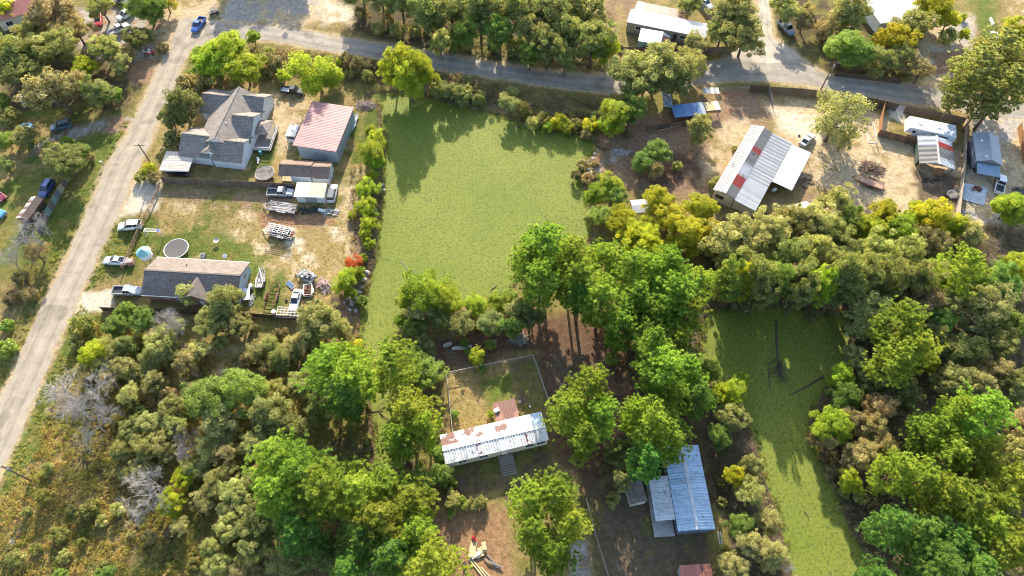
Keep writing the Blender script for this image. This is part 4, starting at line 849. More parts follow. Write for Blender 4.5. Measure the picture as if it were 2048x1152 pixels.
WHT_S = plain('siding_white', (.66, .68, .70), .6, .12, .8, bmp=.1, dirt=(.35, .32, .27), dirt_amt=.15)
CREAM = plain('siding_cream', (.60, .52, .40), .7, .15, .8, dirt=(.3, .25, .18), dirt_amt=.2)
BLUEG = plain('siding_blue_grey', (.36, .42, .47), .7, .12, .8)
BRICK = plain('wall_brick_red', (.36, .20, .16), .85, .3, 5.0, bmp=.3)
GREYW = plain('wall_weathered_grey', (.30, .30, .30), .8, .2, 1.0)
TEAL = plain('wall_teal', (.22, .38, .37), .7, .15, .8)
TRIM = plain('trim_white', (.78, .76, .72), .5, .1, 2.0)
WOODB = wood('timber_brown', (.27, .165, .09)); WOODG = wood('timber_grey', (.27, .235, .20)); WOODD = wood('timber_dark', (.12, .085, .06)); WOODO = wood('timber_orange', (.36, .19, .085)); FENB = wood('fence_brown', (.175, .125, .09)); FENB2 = wood('fence_brown_worn', (.19, .145, .11)); WOODY = wood('timber_new', (.58, .45, .25))
STEEL = plain('steel_grey', (.32, .33, .34), .45, .2, 2.0, .6); DARKM = plain('metal_dark', (.04, .04, .045), .5, .3, 2.0); RUSTM = plain('metal_rusty', (.19, .085, .05), .85, .45, 2.5)
CONC = plain('concrete', (.42, .40, .37), .9, .25, 1.2, bmp=.3, dirt=(.22, .2, .17), dirt_amt=.4)
TYRE = plain('tyre_rubber', (.025, .025, .027), .8, .2, 3.0); RIM = plain('wheel_rim', (.5, .5, .52), .35, .15, 3.0, .7)
GLASS = glass(); GLASSB = glass('glass_sky', (.05, .07, .09))
SH_G = shingle('shingle_warm_grey', (.25, .215, .185)); SH_D = shingle('shingle_charcoal', (.20, .165, .14)); SH_P = shingle('shingle_brown', (.23,.155,.115))
R_PINK = metalroof('roof_faded_red', (.44, .205, .19)); R_WHITE = metalroof('roof_white', (.60, .60, .585)); R_GALV = metalroof('roof_galvanised', (.30, .285, .26), metal=.1)
R_GALVD = metalroof('roof_galvanised_dull', (.30, .28, .25), metal=.1); R_RED = metalroof('roof_red', (.50, .085, .06)); R_RUST = metalroof('roof_rust_patched', (.68, .67, .66), rust=.55, spots=.3)
R_RUSTY = metalroof('roof_rust_heavy', (.33, .15, .10), rust=.9); R_STAIN = metalroof('roof_white_stained', (.66, .67, .67), spots=.8); R_BLUEW = metalroof('roof_pale_blue', (.45, .58, .69), spots=.6)  # pale blue: own blue-white plus sky reflected in shade, put into the colour
R_TAN = metalroof('roof_tan', (.52, .46, .38)); R_BLUE = metalroof('roof_blue', (.10, .22, .40), spots=.3); R_YTAN = metalroof('roof_yellow_tan', (.56, .47, .27)); R_REDB = metalroof('roof_brick_red', (.42, .16, .12))
R_PALE = metalroof('roof_pale_beige', (.42, .395, .36)); R_TARP = metalroof('tarp_slate_blue', (.20, .28, .37))
R_GREY = metalroof('roof_blue_grey', (.36, .39, .44)); R_WSPOT = metalroof('roof_white_spotted', (.50, .51, .51), spots=.4)

# hip-and-gable house with grey shingles
def wing_roof(parent, pa, pb, zr, ze, hw, m, wallm, end_a=.3, end_b=.0, walls=True, th=.13):
    "gable wing whose ridge runs between two photo points at height zr"
    A = G(*pa, zr); B = G(*pb, zr); A.z = B.z = 0; d = (B - A).normalized(); n = Vector((-d.y, d.x, 0))
    A2 = A - d * end_a; B2 = B + d * end_b; oh = .45; sl = (zr - ze) / hw
    inv = parent.matrix_basis.inverted()
    def L_(p, z): q = inv @ Vector((p.x, p.y, z)); return q
    for s in (-1, 1):
        mb = MB(); e = n * s * (hw + oh)
        mb.slab([L_(A2, zr + th), L_(B2, zr + th), L_(B2 + e, ze - sl * oh + th), L_(A2 + e, ze - sl * oh + th)], th); part('roof_slope', mb, m, parent)
    if walls:
        mb = MB(); e = n * hw
        pts = [L_(A - e, 0), L_(B - e, 0), L_(B + e, 0), L_(A + e, 0), L_(A - e, ze), L_(B - e, ze), L_(B + e, ze), L_(A + e, ze), L_(A, zr - .02), L_(B, zr - .02)]
        mb.add(pts, [(0, 1, 5, 4), (2, 3, 7, 6), (1, 2, 6, 9, 5), (3, 0, 4, 8, 7), (4, 5, 9, 8), (6, 7, 8, 9), (3, 2, 1, 0)]); part('wall', mb, wallm, parent)
    mb = MB(); mb.bar(L_(A2, zr + th + .02), L_(B2, zr + th + .02), .3, .06); part('ridge_cap', mb, m, parent)
c0 = G(445, 262, 0)
hh = thing('house', 'grey shingled house with many gables and white siding beside the red-roofed shop', 'house', (c0.x, c0.y, 0), R(-4)); bpy.context.view_layer.update()
wing_roof(hh, (478, 176), (428, 276), 5.9, 2.8, 5.4, SH_G, WHT_S, .3, .3)
wing_roof(hh, (407, 187), (462, 193), 4.9, 2.8, 3.6, SH_G, WHT_S)
wing_roof(hh, (366, 267), (425, 274), 5.0, 2.8, 3.9, SH_G, WHT_S)
wing_roof(hh, (505, 234), (464, 230), 5.75, 2.8, 4.7, SH_G, WHT_S)
wing_roof(hh, (526, 195), (476, 189), 5.2, 2.8, 3.4, SH_G, WHT_S)
wing_roof(hh, (486, 285), (428, 279), 4.9, 2.7, 3.6, SH_G, WHT_S)
wing_roof(hh, (415, 299), (428, 272), 4.6, 2.7, 3.0, SH_G, WHT_S)
def local_box(parent, name, px, py, z, dims, m, rz=0.0, zc=None):
    p = G(px, py, z); q = parent.matrix_basis.inverted() @ Vector((p.x, p.y, z if zc is None else zc)); mb = MB(); mb.box((q.x, q.y, q.z), dims, rz); return part(name, mb, m, parent)
# east porch: hipped roof on posts, deck and railing
pc = hh.matrix_basis.inverted() @ G(526, 254, 2.6)
mb = MB(); a, b_ = 1.9, 2.3
mb.add([(pc.x - a, pc.y - b_, 2.5), (pc.x + a, pc.y - b_, 2.5), (pc.x + a, pc.y + b_, 2.5), (pc.x - a, pc.y + b_, 2.5), (pc.x, pc.y, 3.5)], [(0, 1, 4), (1, 2, 4), (2, 3, 4), (3, 0, 4), (3, 2, 1, 0)]); part('porch_roof', mb, SH_G, hh)
for sx in (-1, 1):
    for sy in (-1, 1):
        mb = MB(); mb.box((pc.x + sx * 1.7, pc.y + sy * 2.1, 1.25), (.14, .14, 2.5)); part('post', mb, TRIM, hh)
mb = MB(); mb.box((pc.x + .3, pc.y - 1.6, .55), (4.4, 7.4, .18)); part('deck', mb, WOODG, hh)
mb = MB()
for (x0, y0, x1, y1) in ((2.5, 2.0, 2.5, -5.2), (2.5, -5.2, -1.6, -5.2)):
    for z in (.9, 1.5): mb.bar((pc.x + x0, pc.y + y0, z), (pc.x + x1, pc.y + y1, z), .07, .1)
    for i in range(12):
        t = i / 11; mb.box((pc.x + x0 + (x1 - x0) * t, pc.y + y0 + (y1 - y0) * t, 1.05), (.06, .06, .9))
part('railing', mb, TRIM, hh)
for (x, y) in ((432, 318), (470, 322), (450, 320)):
    q = hh.matrix_basis.inverted() @ G(x, y, 1.2); f = MB(); f.box((q.x, q.y + .35, 1.5), (1.3, .25, 1.3)); fo = part('window', f, TRIM, hh); g = MB(); g.box((q.x, q.y + .24, 1.5), (1.1, .06, 1.1)); part('pane', g, GLASSB, fo)
for (x, y) in ((472, 206), (455, 250)):
    q = hh.matrix_basis.inverted() @ G(x, y, 5.0); mb = MB(); mb.tube((q.x, q.y, 4.2), (q.x, q.y, 5.6), .09, .09, 8); mb.tube((q.x, q.y, 5.6), (q.x, q.y, 5.7), .15, .15, 8); part('vent_pipe', mb, TRIM, hh)

# red metal shop
e, L, W = frame('metal_shop', 'large metal workshop with a faded red ribbed roof', 'workshop', [(621, 204), (705, 213), (673, 303), (590, 292)], 4.0)
fm = mapax('x'); sheet = plain('wall_sheet_grey', (.40, .42, .40), .6, .2, 1.0, stretch=(5, 5, .3)); sheetb = plain('wall_sheet_blue', (.34, .42, .52), .55, .25, 1.2, stretch=(5, 5, .3))
mb = MB(); mb.box((.3, 0, 1.85), (L - .9, W - .5, 3.7)); part('wall', mb, sheet, e)
n = 14
me_w = MB().box((0, 0, 1.8), (.12, .08, 3.5)).mesh('wall_rib')
for i in range(int((W - .6) / .5)): inst(me_w, 'wall_rib', sheetb if i % 3 else sheet, e, (L / 2 - .12, -W / 2 + .5 + i * .5, 0))
me_w2 = MB().box((0, 0, 1.8), (.14, .1, 3.5)).mesh('wall_rib')
for i in range(int((L - 1.2) / .5)): inst(me_w2, 'wall_rib', sheetb, e, (-L / 2 + .9 + i * .5, -W / 2 + .25, 0))
def flipxy(a, b, z): return (b, -a, z)
slope_sheets(e, -W / 2, W / 2, (-L / 2, 4.25), (L / 2, 3.85), lambda a, b, z: (b, -a, z), lambda i, n: R_PINK, .9, 'roof_sheet', .035)
mb = MB(); mb.bar((-L / 2, -W / 2 - .03, 4.2), (L / 2, -W / 2 - .03, 3.84), .06, .2); mb.bar((L / 2 + .04, -W / 2, 3.82), (L / 2 + .04, W / 2, 3.82), .06, .2); part('fascia', mb, R_PINK, e)
mb = MB(); mb.box((.6, -W / 2 + .17, 1.4), (2.6, .08, 2.6)); part('door', mb, GREYW, e)

# brown-roofed white shed (two sections) and yellow-roofed shed
e, L, W = frame('garden_shed', 'long white shed with a brown shingled roof behind the plank fence', 'shed', [(566, 318), (664, 323), (657, 356), (556, 352)], 2.5)
fm = mapax('x')
def fo_(dx):
    return lambda a, b, z: (a + dx, b, z)
L1 = L * .64; L2 = L * .36
mb = MB(); gable_shell(mb, L1 - 2.6, W - .7, 2.45, 3.3, fo_(-L / 2 + L1 / 2 + 1.2)); part('wall', mb, WHT_S, e)
mb = MB(); gable_shell(mb, L2 - .3, W - .6, 2.3, 3.1, fo_(L / 2 - L2 / 2)); part('wall', mb, WHT_S, e)
shingle_roof(e, L1, W - .6, 2.5, 3.55, .25, fo_(-L / 2 + L1 / 2), SH_P, .1, .0)
shingle_roof(e, L2, W - .3, 2.3, 3.3, .25, fo_(L / 2 - L2 / 2 + .12), SH_P, .1, .0)
for s in (-1, 1):
    mb = MB(); mb.box((-L / 2 + .25, s * (W / 2 - .5), 1.2), (.12, .12, 2.4)); part('post', mb, TRIM, e)
mb = MB(); mb.box((-L / 2 + 1.2, 0, .2), (2.2, W - 1.0, .2)); part('deck', mb, WOODY, e)
door(e, fm, 1.8, W / 2 - .27, TRIM, DARKM, axis_end=False); door(e, fm, 0.0, L / 2 - .15 + .12, TRIM, DARKM, axis_end=True)
e, L, W = frame('storage_shed', 'white shed with a flat tan and yellow roof beside parked pickup', 'shed', [(593, 365), (654, 367), (649, 394), (588, 392)], 2.6)
mb = MB(); mb.box((0, .1, 1.25), (L - .5, W - .7, 2.5)); part('wall', mb, WHT_S, e)
for k, (s, m_) in enumerate(((-1, R_TAN), (1, R_YTAN))):
    mb = MB(); mb.slab([(s * L / 4 - L / 4 + .005, W / 2, 2.75), (s * L / 4 + L / 4 - .005, W / 2, 2.75), (s * L / 4 + L / 4 - .005, -W / 2, 2.55), (s * L / 4 - L / 4 + .005, -W / 2, 2.55)], .08); part('roof_panel', mb, m_, e)
mb = MB(); mb.bar((-L / 2, -W / 2 - .06, 2.5), (L / 2, -W / 2 - .06, 2.5), .1, .2); part('fascia', mb, TRIM, e)
mb = MB(); mb.box((0, -W / 2 + .42, 1.0), (2.4, .06, 1.9)); part('door', mb, GREYW, e)

# carport with car
e, L, W = frame('carport', 'pale flat carport roof on posts beside the hip-roofed house', 'carport', [(330, 303), (389, 304), (377, 342), (321, 341)], 2.5)
slope_sheets(e, -W / 2, W / 2, (-L / 2, 2.55), (L / 2, 2.45), lambda a, b, z: (b, -a, z), lambda i, n: R_TAN, 1.0, 'roof_sheet', .03)
for sx in (-1, 1):
    for sy in (-1, 0, 1):
        mb = MB(); mb.box((sx * (L / 2 - .25), sy * (W / 2 - .25), 1.2), (.1, .1, 2.4)); part('post', mb, STEEL, e)
mb = MB(); mb.bar((-L / 2, -W / 2, 2.42), (L / 2, -W / 2, 2.36), .08, .16); mb.bar((L / 2, -W / 2, 2.36), (L / 2, W / 2, 2.36), .08, .16); part('fascia', mb, TRIM, e)

# long grey-roofed house
e, L, W = frame('ranch_house', 'long single-storey house with a grey shingled gable roof and blue-grey end wall', 'house', [(314, 514), (499, 524), (475, 601), (282, 589)], 2.6)
fm = mapax('x')
mb = MB(); gable_shell(mb, L - .8, W - .9, 2.6, 4.5, fm); part('wall', mb, BLUEG, e)
mb = MB(); mb.box((-L / 2 + 3.6, -W / 2 + .42, 1.3), (6.2, .06, 2.5)); part('brick_wall', mb, BRICK, e)
shingle_roof(e, L - .6, W - .9, 2.6, 4.5, .45, fm, SH_D, .14, .3); gutter(e, L - .6, W - .9, 2.6, .45, 1.9, fm, TRIM)
# front cross gable
for s in (-1, 1):
    mb = MB(); mb.slab([(1.2, .2, 4.45), (1.2, -W / 2 - .6, 4.45), (1.2 + s * 3.1, -W / 2 - .6, 2.55), (1.2 + s * 3.1, -W / 2 + .3, 2.55)], .12); part('roof_slope', mb, SH_D, e)
mb = MB(); mb.prism([(-1.4, -W / 2 - .3), (3.8, -W / 2 - .3), (3.8, -W / 2 + .6), (-1.4, -W / 2 + .6)], 0, 2.5); mb.add([(-1.4, -W / 2 - .3, 2.5), (3.8, -W / 2 - .3, 2.5), (1.2, -W / 2 - .3, 4.2)], [(0, 1, 2)]); part('wall', mb, BRICK, e)
for a in (-L / 2 + 4.4, -L / 2 + 6.6, L / 2 - 2.2): window(e, fm, -1, a, 1.0, .9, 1.2, -(W / 2 - .4), TRIM, GLASSB)
window(e, fm, 1, 1.5, 1.3, 1.1, 1.1, L / 2 - .38, TRIM, GLASSB, True); door(e, fm, 2.4, -(W / 2 + .33), TRIM, DARKM)
for (a, b_) in ((-2.2, 2.2), (-4.0, -1.6)):
    mb = MB(); z = 4.5 - abs(b_) * 1.9 / (W / 2 - .45); mb.tube((a, b_, z), (a, b_, z + .55), .1, .1, 8); part('vent_pipe', mb, DARKM, e)

# rusty-roofed mobile home
e, L, W = frame('mobile_home', 'long mobile home with a white metal roof patched with rust', 'mobile home', [(881, 870), (1083, 825), (1097, 879), (889, 930)], 3.0)
fm = mapax('x')
mb = MB(); gable_shell(mb, L - .3, W - .3, 2.9, 3.25, fm, z0=.5); part('wall', mb, CREAM, e)
mb = MB(); mb.box((0, 0, .26), (L - .5, W - .5, .5)); part('skirting', mb, GREYW, e)
rr = random.Random(4)
slope_sheets(e, -L / 2, L / 2, (0, 3.5), (W / 2 + .05, 3.1), fm, lambda i, n: (R_RUST if i < n * .75 else R_BLUEW), .95)
slope_sheets(e, -L / 2, L / 2, (0, 3.5), (-W / 2 - .05, 3.1), fm, lambda i, n: (R_STAIN if rr.random() < .85 else R_RUST), .95)
mb = MB(); mb.bar((-L / 2, 0, 3.56), (L / 2, 0, 3.56), .9, .06); part('ridge_cap', mb, TRIM, e)
for a in (-6, -2.4, 5.6, 7.6): window(e, fm, -1, a, 1.5, 1.4, 1.0, -(W / 2 - .15), TRIM, GLASS)
door(e, fm, 1.3, -(W / 2 - .15), TRIM, DARKM, z=.6)
mb = MB(); mb.box((1.3, -W / 2 - .75, .62), (2.6, 1.4, .12)); part('landing', mb, WOODG, e)
st = MB().box((0, 0, 0), (2.5, .30, .07)).mesh('stair_tread')
for i in range(5): inst(st, 'stair_tread', WOODG, e, (1.3, -W / 2 - 1.65 - i * .4, .55 - i * .12))
mb = MB()
for s in (-1.25, 1.25): mb.bar((1.3 + s, -W / 2 - 1.4, .55), (1.3 + s, -W / 2 - 3.4, .02), .08, .2)
part('stringer', mb, WOODG, e)
e2, L2, W2 = frame('deck_awning', 'brick red metal awning behind the rusty mobile home', 'awning', [(986, 806), (1030, 797), (1039, 838), (992, 846)], 2.7)
slope_sheets(e2, -L2 / 2, L2 / 2, (-W2 / 2, 2.9), (W2 / 2, 2.6), fm, lambda i, n: R_RUSTY, .9)
for sx in (-1, 1):
    for sy in (-1, 1):
        mb = MB(); mb.box((sx * (L2 / 2 - .15), sy * (W2 / 2 - .15), 1.25), (.1, .1, 2.5)); part('post', mb, WOODB, e2)
mb = MB(); mb.box((0, 0, .0), (1.0, .7, .35)); mb.box((0, 0, .22), (.8, .5, .1)); p = G(993, 821, 3.0)
single('cooler_box', mb, TRIM, 'white box lying on the brick red awning', 'box', (p.x, p.y, 3.02), .5)

# blue-roofed house
e, L, W = frame('metal_roof_house', 'long house with a pale blue metal gable roof under the pines', 'house', [(1326, 893), (1394, 891), (1430, 1058), (1359, 1064)], 3.0)
fm = mapax('y')   # ridge along local y
mb = MB(); gable_shell(mb, W - .4, L - .4, 2.9, 3.5, fm); part('wall', mb, plain('siding_navy', (.14, .17, .24), .6, .2, .8), e)
slope_sheets(e, -W / 2, W / 2, (0, 3.65), (L / 2 + .1, 3.0), fm, lambda i, n: R_BLUEW, .9)
slope_sheets(e, -W / 2, W / 2, (0, 3.65), (-L / 2 - .1, 3.0), fm, lambda i, n: R_BLUEW, .9)
mb = MB(); mb.bar((0, -W / 2, 3.72), (0, W / 2, 3.72), .5, .06); part('ridge_cap', mb, R_WHITE, e)
LL, WW = L, W
# lean-to porch on its near-left side
xl = -LL / 2 - .15
slope_sheets(e, -WW / 2 + 1.9, WW / 2 - 4.8, (-LL / 2 * -1 + .16, 2.85), (LL / 2 + 3.3, 2.5), fm, lambda i, n: R_STAIN, .9)
for i in range(4):
    mb = MB(); mb.box((xl - 3.0, -WW / 2 + 2.1 + i * (WW - 7.2) / 3, 1.2), (.12, .12, 2.4)); part('post', mb, WOODG, e)
mb = MB(); mb.box((xl - 1.6, -WW / 2 + 4.2, .3), (3.3, 8.6, .25)); part('porch_floor', mb, CONC, e)
for a in (-5, -1, 3): window(e, mapax('x'), 1, a, 1.1, 1.1, 1.1, LL / 2 - .2, TRIM, GLASS, True)
door(e, mapax('x'), -3, -(LL / 2 - .2), TRIM, DARKM, axis_end=True)

# striped metal building: gable, lean-to, porch
e, L, W = frame('metal_building', 'cream metal building with striped galvanised roof and red roof sheets', 'building', [(1510, 252), (1549, 269), (1464, 396), (1421, 379)], 3.0)
fm = mapax('y')
mb = MB(); gable_shell(mb, W - .3, L - .3, 2.95, 3.6, fm); part('wall', mb, CREAM, e)
def sm1(i, n): return R_GALV if i % 2 else R_PALE  # alternating sheet tones imitate shading and dirt along the ribs
def sm2(i, n):
    t = i / n
    return R_RED if .12 < t < .26 or .62 < t < .70 else (R_WHITE if .28 < t < .46 else R_GALVD)
slope_sheets(e, -W / 2, W / 2, (0, 3.75), (L / 2 + .1, 3.1), fm, sm1, .5)
slope_sheets(e, -W / 2, W / 2, (0, 3.75), (-L / 2, 3.1), fm, sm2, .8)
mb = MB(); mb.bar((0, -W / 2 - .1, 3.82), (0, W / 2 + .1, 3.82), .55, .06); part('ridge_cap', mb, R_WHITE, e)
inv = e.matrix_basis.inverted(); lw = (inv @ G(1550, 350, 2.5)).x - L / 2
lw = max(3.5, min(lw, 6.5))
slope_sheets(e, -W / 2 - .2, W / 2, (-L / 2 - .03, 3.02), (-L / 2 - lw, 2.45), fm, lambda i, n: R_WHITE if i < n * .32 else (R_PALE if i % 2 else R_WHITE), .5)  # pale and white sheets alternate, rib shading and dirt put into their tones
mb = MB(); mb.box((L / 2 + lw / 2 - .15, 0, 1.2), (lw - .3, W - .6, 2.4)); part('lean_to_wall', mb, CREAM, e)
pw = 4.6; py0, py1 = -W * .08, W / 2 - .3
slope_sheets(e, py0, py1, (-L / 2 - lw - .05, 2.42), (-L / 2 - lw - pw, 2.2), fm, lambda i, n: R_WHITE, .9, 'roof_sheet', .03)
for i in range(3):
    mb = MB(); mb.box((L / 2 + lw + pw - .2, py0 + .2 + i * (py1 - py0 - .4) / 2, 1.05), (.12, .12, 2.1)); part('post', mb, STEEL, e)
window(e, mapax('x'), -1, -1.2, 1.4, .7, .7, -(W / 2 - .15), DARKM, GLASS); window(e, mapax('x'), -1, -.3, 1.4, .7, .7, -(W / 2 - .15), DARKM, GLASS)
for (a, b_) in ((-3, -1.5), (2, 1.2), (-5, 1.6)):
    mb = MB(); mb.tube((b_, a, 3.4), (b_, a, 4.3), .08, .08, 8); part('vent_pipe', mb, DARKM, e)
e, L, W = frame('roof_canopy', 'small white canopy among trees near the striped metal building', 'canopy', [(1577, 410), (1615, 403), (1630, 425), (1590, 440)], 2.3)
shing = mapax('x'); slope_sheets(e, -L / 2, L / 2, (0, 2.6), (W / 2, 2.2), shing, lambda i, n: R_WHITE, 1.0, 'roof_sheet', .03); slope_sheets(e, -L / 2, L / 2, (0, 2.6), (-W / 2, 2.2), shing, lambda i, n: R_WHITE, 1.0, 'roof_sheet', .03)
for sx in (-1, 1):
    for sy in (-1, 1):
        mb = MB(); mb.box((sx * (L / 2 - .2), sy * (W / 2 - .2), 1.1), (.08, .08, 2.2)); part('post', mb, STEEL, e)
e, L, W = frame('roof_canopy', 'white canopy half hidden by yellow trees beside the pond', 'canopy', [(1268, 400), (1296, 398), (1306, 424), (1258, 426)], 2.3)
slope_sheets(e, -L / 2, L / 2, (0, 2.7), (W / 2, 2.2), shing, lambda i, n: R_WHITE, 1.0, 'roof_sheet', .03); slope_sheets(e, -L / 2, L / 2, (0, 2.7), (-W / 2, 2.2), shing, lambda i, n: R_WHITE, 1.0, 'roof_sheet', .03)
for sx in (-1, 1):
    for sy in (-1, 1):
        mb = MB(); mb.box((sx * (L / 2 - .2), sy * (W / 2 - .2), 1.1), (.08, .08, 2.2)); part('post', mb, STEEL, e)

# white mobile home with rusty lean-to, and its teal shed
e, L, W = frame('mobile_home', 'white-roofed mobile home with a rusty lean-to beyond the cross road', 'mobile home', [(1262, 17), (1419, 50), (1411, 75), (1254, 45)], 3.2)
fm = mapax('x')
mb = MB(); gable_shell(mb, L - .3, W - .3, 3.0, 3.35, fm, z0=.4); part('wall', mb, plain('siding_taupe', (.36, .31, .25), .7, .15, .8), e)
mb = MB(); mb.box((0, 0, .2), (L - .5, W - .5, .4)); part('skirting', mb, GREYW, e)
slope_sheets(e, -L / 2, L / 2, (0, 3.6), (W / 2 + .05, 3.2), fm, lambda i, n: R_WHITE, 1.0, 'roof_sheet', .03)
slope_sheets(e, -L / 2, L / 2, (0, 3.6), (-W / 2 - .05, 3.2), fm, lambda i, n: R_WSPOT, 1.0, 'roof_sheet', .03)
slope_sheets(e, -L / 2 + .8, L / 2 - 6.5, (W / 2 + .1, 3.1), (W / 2 + 4.6, 2.5), fm, lambda i, n: R_BLUEW if i < 2 else R_RUSTY, .95)
for i in range(4):
    mb = MB(); mb.box((-L / 2 + 1 + i * (L - 8.2) / 3, W / 2 + 4.4, 1.2), (.1, .1, 2.4)); part('post', mb, WOODB, e)
for a in (-7, 4.5): window(e, fm, -1, a, 1.5, 1.2, 1.0, -(W / 2 - .15), TRIM, GLASS)
door(e, fm, 2.6, -(W / 2 - .15), WOODD, DARKM, z=.5)
e, L, W = frame('garden_shed', 'teal shed with a white roof in front of the far mobile home', 'shed', [(1283, 57), (1327, 64), (1321, 89), (1275, 81)], 3.0)
mb = MB(); mb.box((0, 0, 1.4), (L - .3, W - .3, 2.8)); part('wall', mb, TEAL, e)
mb = MB(); mb.slab([(-L / 2, W / 2, 3.1), (L / 2, W / 2, 3.1), (L / 2, -W / 2, 2.95), (-L / 2, -W / 2, 2.95)], .1); part('roof_panel', mb, R_WHITE, e)
slope_sheets(e, -W / 2, W / 2, (L / 2 + .03, 2.95), (L / 2 + 2.0, 2.2), lambda a, b, z: (b, -a, z), lambda i, n: R_RUSTY if i else R_GREY, .9)
window(e, fm, -1, -.2, 1.2, .8, .7, -(W / 2 - .15), TRIM, GLASS)
for s in (-1, 1):
    mb = MB(); mb.box((L / 2 + 1.8, s * (W / 2 - .3), 1.05), (.1, .1, 2.1)); part('post', mb, WOODB, e)

# white-roofed house past the turnoff
e, L, W = frame('flat_roof_house', 'white house with a wide pale low roof past the gravel turnoff', 'house', [(1722, -28), (1838, -44), (1828, 37), (1742, 49)], 3.4)
mb = MB(); mb.box((0, 0, 1.6), (L - 1.0, W - 1.0, 3.2)); part('wall', mb, WHT_S, e)
slope_sheets(e, -L / 2, L / 2, (W / 2, 3.9), (-W / 2, 3.35), mapax('x'), lambda i, n: R_WSPOT, 1.1, 'roof_sheet', .03)
mb = MB(); mb.bar((-L / 2, -W / 2 - .05, 3.25), (L / 2, -W / 2 - .05, 3.25), .08, .25); part('fascia', mb, TRIM, e)
for a in (-2.6, 1.0): window(e, mapax('x'), -1, a, 1.0, 1.4, 1.3, -(W / 2 - .5), TRIM, GLASS)
for a in (-4.4, 3.2):
    mb = MB(); mb.box((a, -W / 2 + .2, 1.6), (.14, .14, 3.2)); part('post', mb, TRIM, e)

# open shed with red sheet, grey shed with tarp lean-to
e, L, W = frame('open_shed', 'open timber shed with white, grey and red roof sheets near the travel trailer', 'shed', [(1841, 272), (1908, 284), (1904, 338), (1835, 326)], 2.6)
fm = mapax('y')
slope_sheets(e, -W / 2, W / 2, (0, 3.4), (L / 2 + .1, 2.5), fm, lambda i, n: R_GALVD if i < n * .6 else R_WHITE, .8)
slope_sheets(e, -W / 2, W / 2, (0, 3.4), (-L / 2 - .1, 2.5), fm, lambda i, n: R_WHITE if i < n * .25 or i >= n * .8 else (R_RED if i >= n * .55 else R_GALVD), .8)
mb = MB(); mb.bar((0, -W / 2 - .1, 3.46), (0, W / 2 + .1, 3.46), .4, .06); part('ridge_cap', mb, R_WHITE, e)
for sx in (-1, 1):
    for i in range(3):
        mb = MB(); mb.box((sx * (L / 2 - .25), -W / 2 + .2 + i * (W - .4) / 2, 1.25), (.15, .15, 2.5)); part('post', mb, WOODB, e)
mb = MB(); mb.box((0, W / 2 - .3, 1.25), (L - .6, .08, 2.5)); mb.box((-L / 2 + .22, W * .1, 1.25), (.08, W * .75, 2.5)); part('wall', mb, plain('wall_dark_green', (.06, .09, .07), .8, .2, 1), e)
mb = MB(); mb.box((L * .15, -W / 2 + .3, 1.0), (1.8, .08, 1.9)); part('wall', mb, WOODO, e)
e, L, W = frame('grey_shed', 'blue-grey gable shed with a tarp lean-to beside the white pickup', 'shed', [(1950, 265), (2006, 274), (1998, 328), (1952, 319)], 3.0)
fm = mapax('y')
mb = MB(); gable_shell(mb, W - .5, L - .5, 2.7, 3.6, fm); part('wall', mb, plain('siding_slate', (.20, .21, .24), .7, .2, 1), e)
shingle_roof(e, W - .3, L - .5, 2.75, 3.7, .3, fm, R_GREY, .1, .2)
mb = MB(); mb.slab([(-L / 2 + .2, -W / 2 - .25, 2.5), (L / 2 - .4, -W / 2 - .25, 2.5), (L / 2 - .4, -W / 2 - 3.0, 2.0), (-L / 2 + .2, -W / 2 - 3.0, 2.0)], .06); part('tarp_roof', mb, R_TARP, e)
for s in (-L / 2 + .3, L / 2 - .5):
    mb = MB(); mb.box((s, -W / 2 - 2.9, 1.0), (.1, .1, 2.0)); part('post', mb, WOODB, e)

# patched blue shelter and neighbours
e, L, W = frame('blue_shelter', 'low shelter roofed with blue sheets beside the dirt yard', 'shelter', [(1351, 212), (1405, 206), (1413, 228), (1340, 236)], 2.2)
slope_sheets(e, -L / 2, L / 2, (W / 2, 2.5), (-W / 2, 2.1), mapax('x'), lambda i, n: R_BLUE if i < n - 1 else R_GREY, 1.0, 'roof_sheet', .04)
for sx in (-1, 0, 1):
    for sy in (-1, 1):
        mb = MB(); mb.box((sx * (L / 2 - .2), sy * (W / 2 - .2), 1.05), (.1, .1, 2.1)); part('post', mb, WOODD, e)
mb = MB(); mb.box((0, W / 2 - .3, 1.0), (L - .5, .06, 2.0)); part('wall', mb, WOODD, e)
e, L, W = frame('wood_shelter', 'small shelter topped with tan boards and rags', 'shelter', [(1407, 206), (1437, 202), (1440, 219), (1413, 222)], 1.9)
for i in range(6):
    mb = MB(); mb.slab([(-L / 2 + i * L / 6, W / 2, 2.0 + .05 * (i % 2)), (-L / 2 + (i + .92) * L / 6, W / 2, 2.0 + .05 * (i % 2)), (-L / 2 + (i + .92) * L / 6, -W / 2, 1.9), (-L / 2 + i * L / 6, -W / 2, 1.9)], .05); part('board', mb, WOODY if i < 4 else TRIM, e)
for sx in (-1, 1):
    for sy in (-1, 1):
        mb = MB(); mb.box((sx * (L / 2 - .15), sy * (W / 2 - .15), .95), (.1, .1, 1.9)); part('post', mb, WOODD, e)
e, L, W = frame('white_awning', 'narrow white awning with slats beside the wire gate', 'awning', [(1405, 176), (1438, 176), (1438, 187), (1406, 187)], 2.0)
slope_sheets(e, -L / 2, L / 2, (W / 2, 2.1), (-W / 2, 1.95), mapax('x'), lambda i, n: R_WHITE if i % 2 else R_GALVD, .6, 'roof_sheet', .04)
for sx in (-1, 1):
    for sy in (-1, 1):
        mb = MB(); mb.box((sx * (L / 2 - .15), sy * (W / 2 - .15), .95), (.08, .08, 1.9)); part('post', mb, STEEL, e)
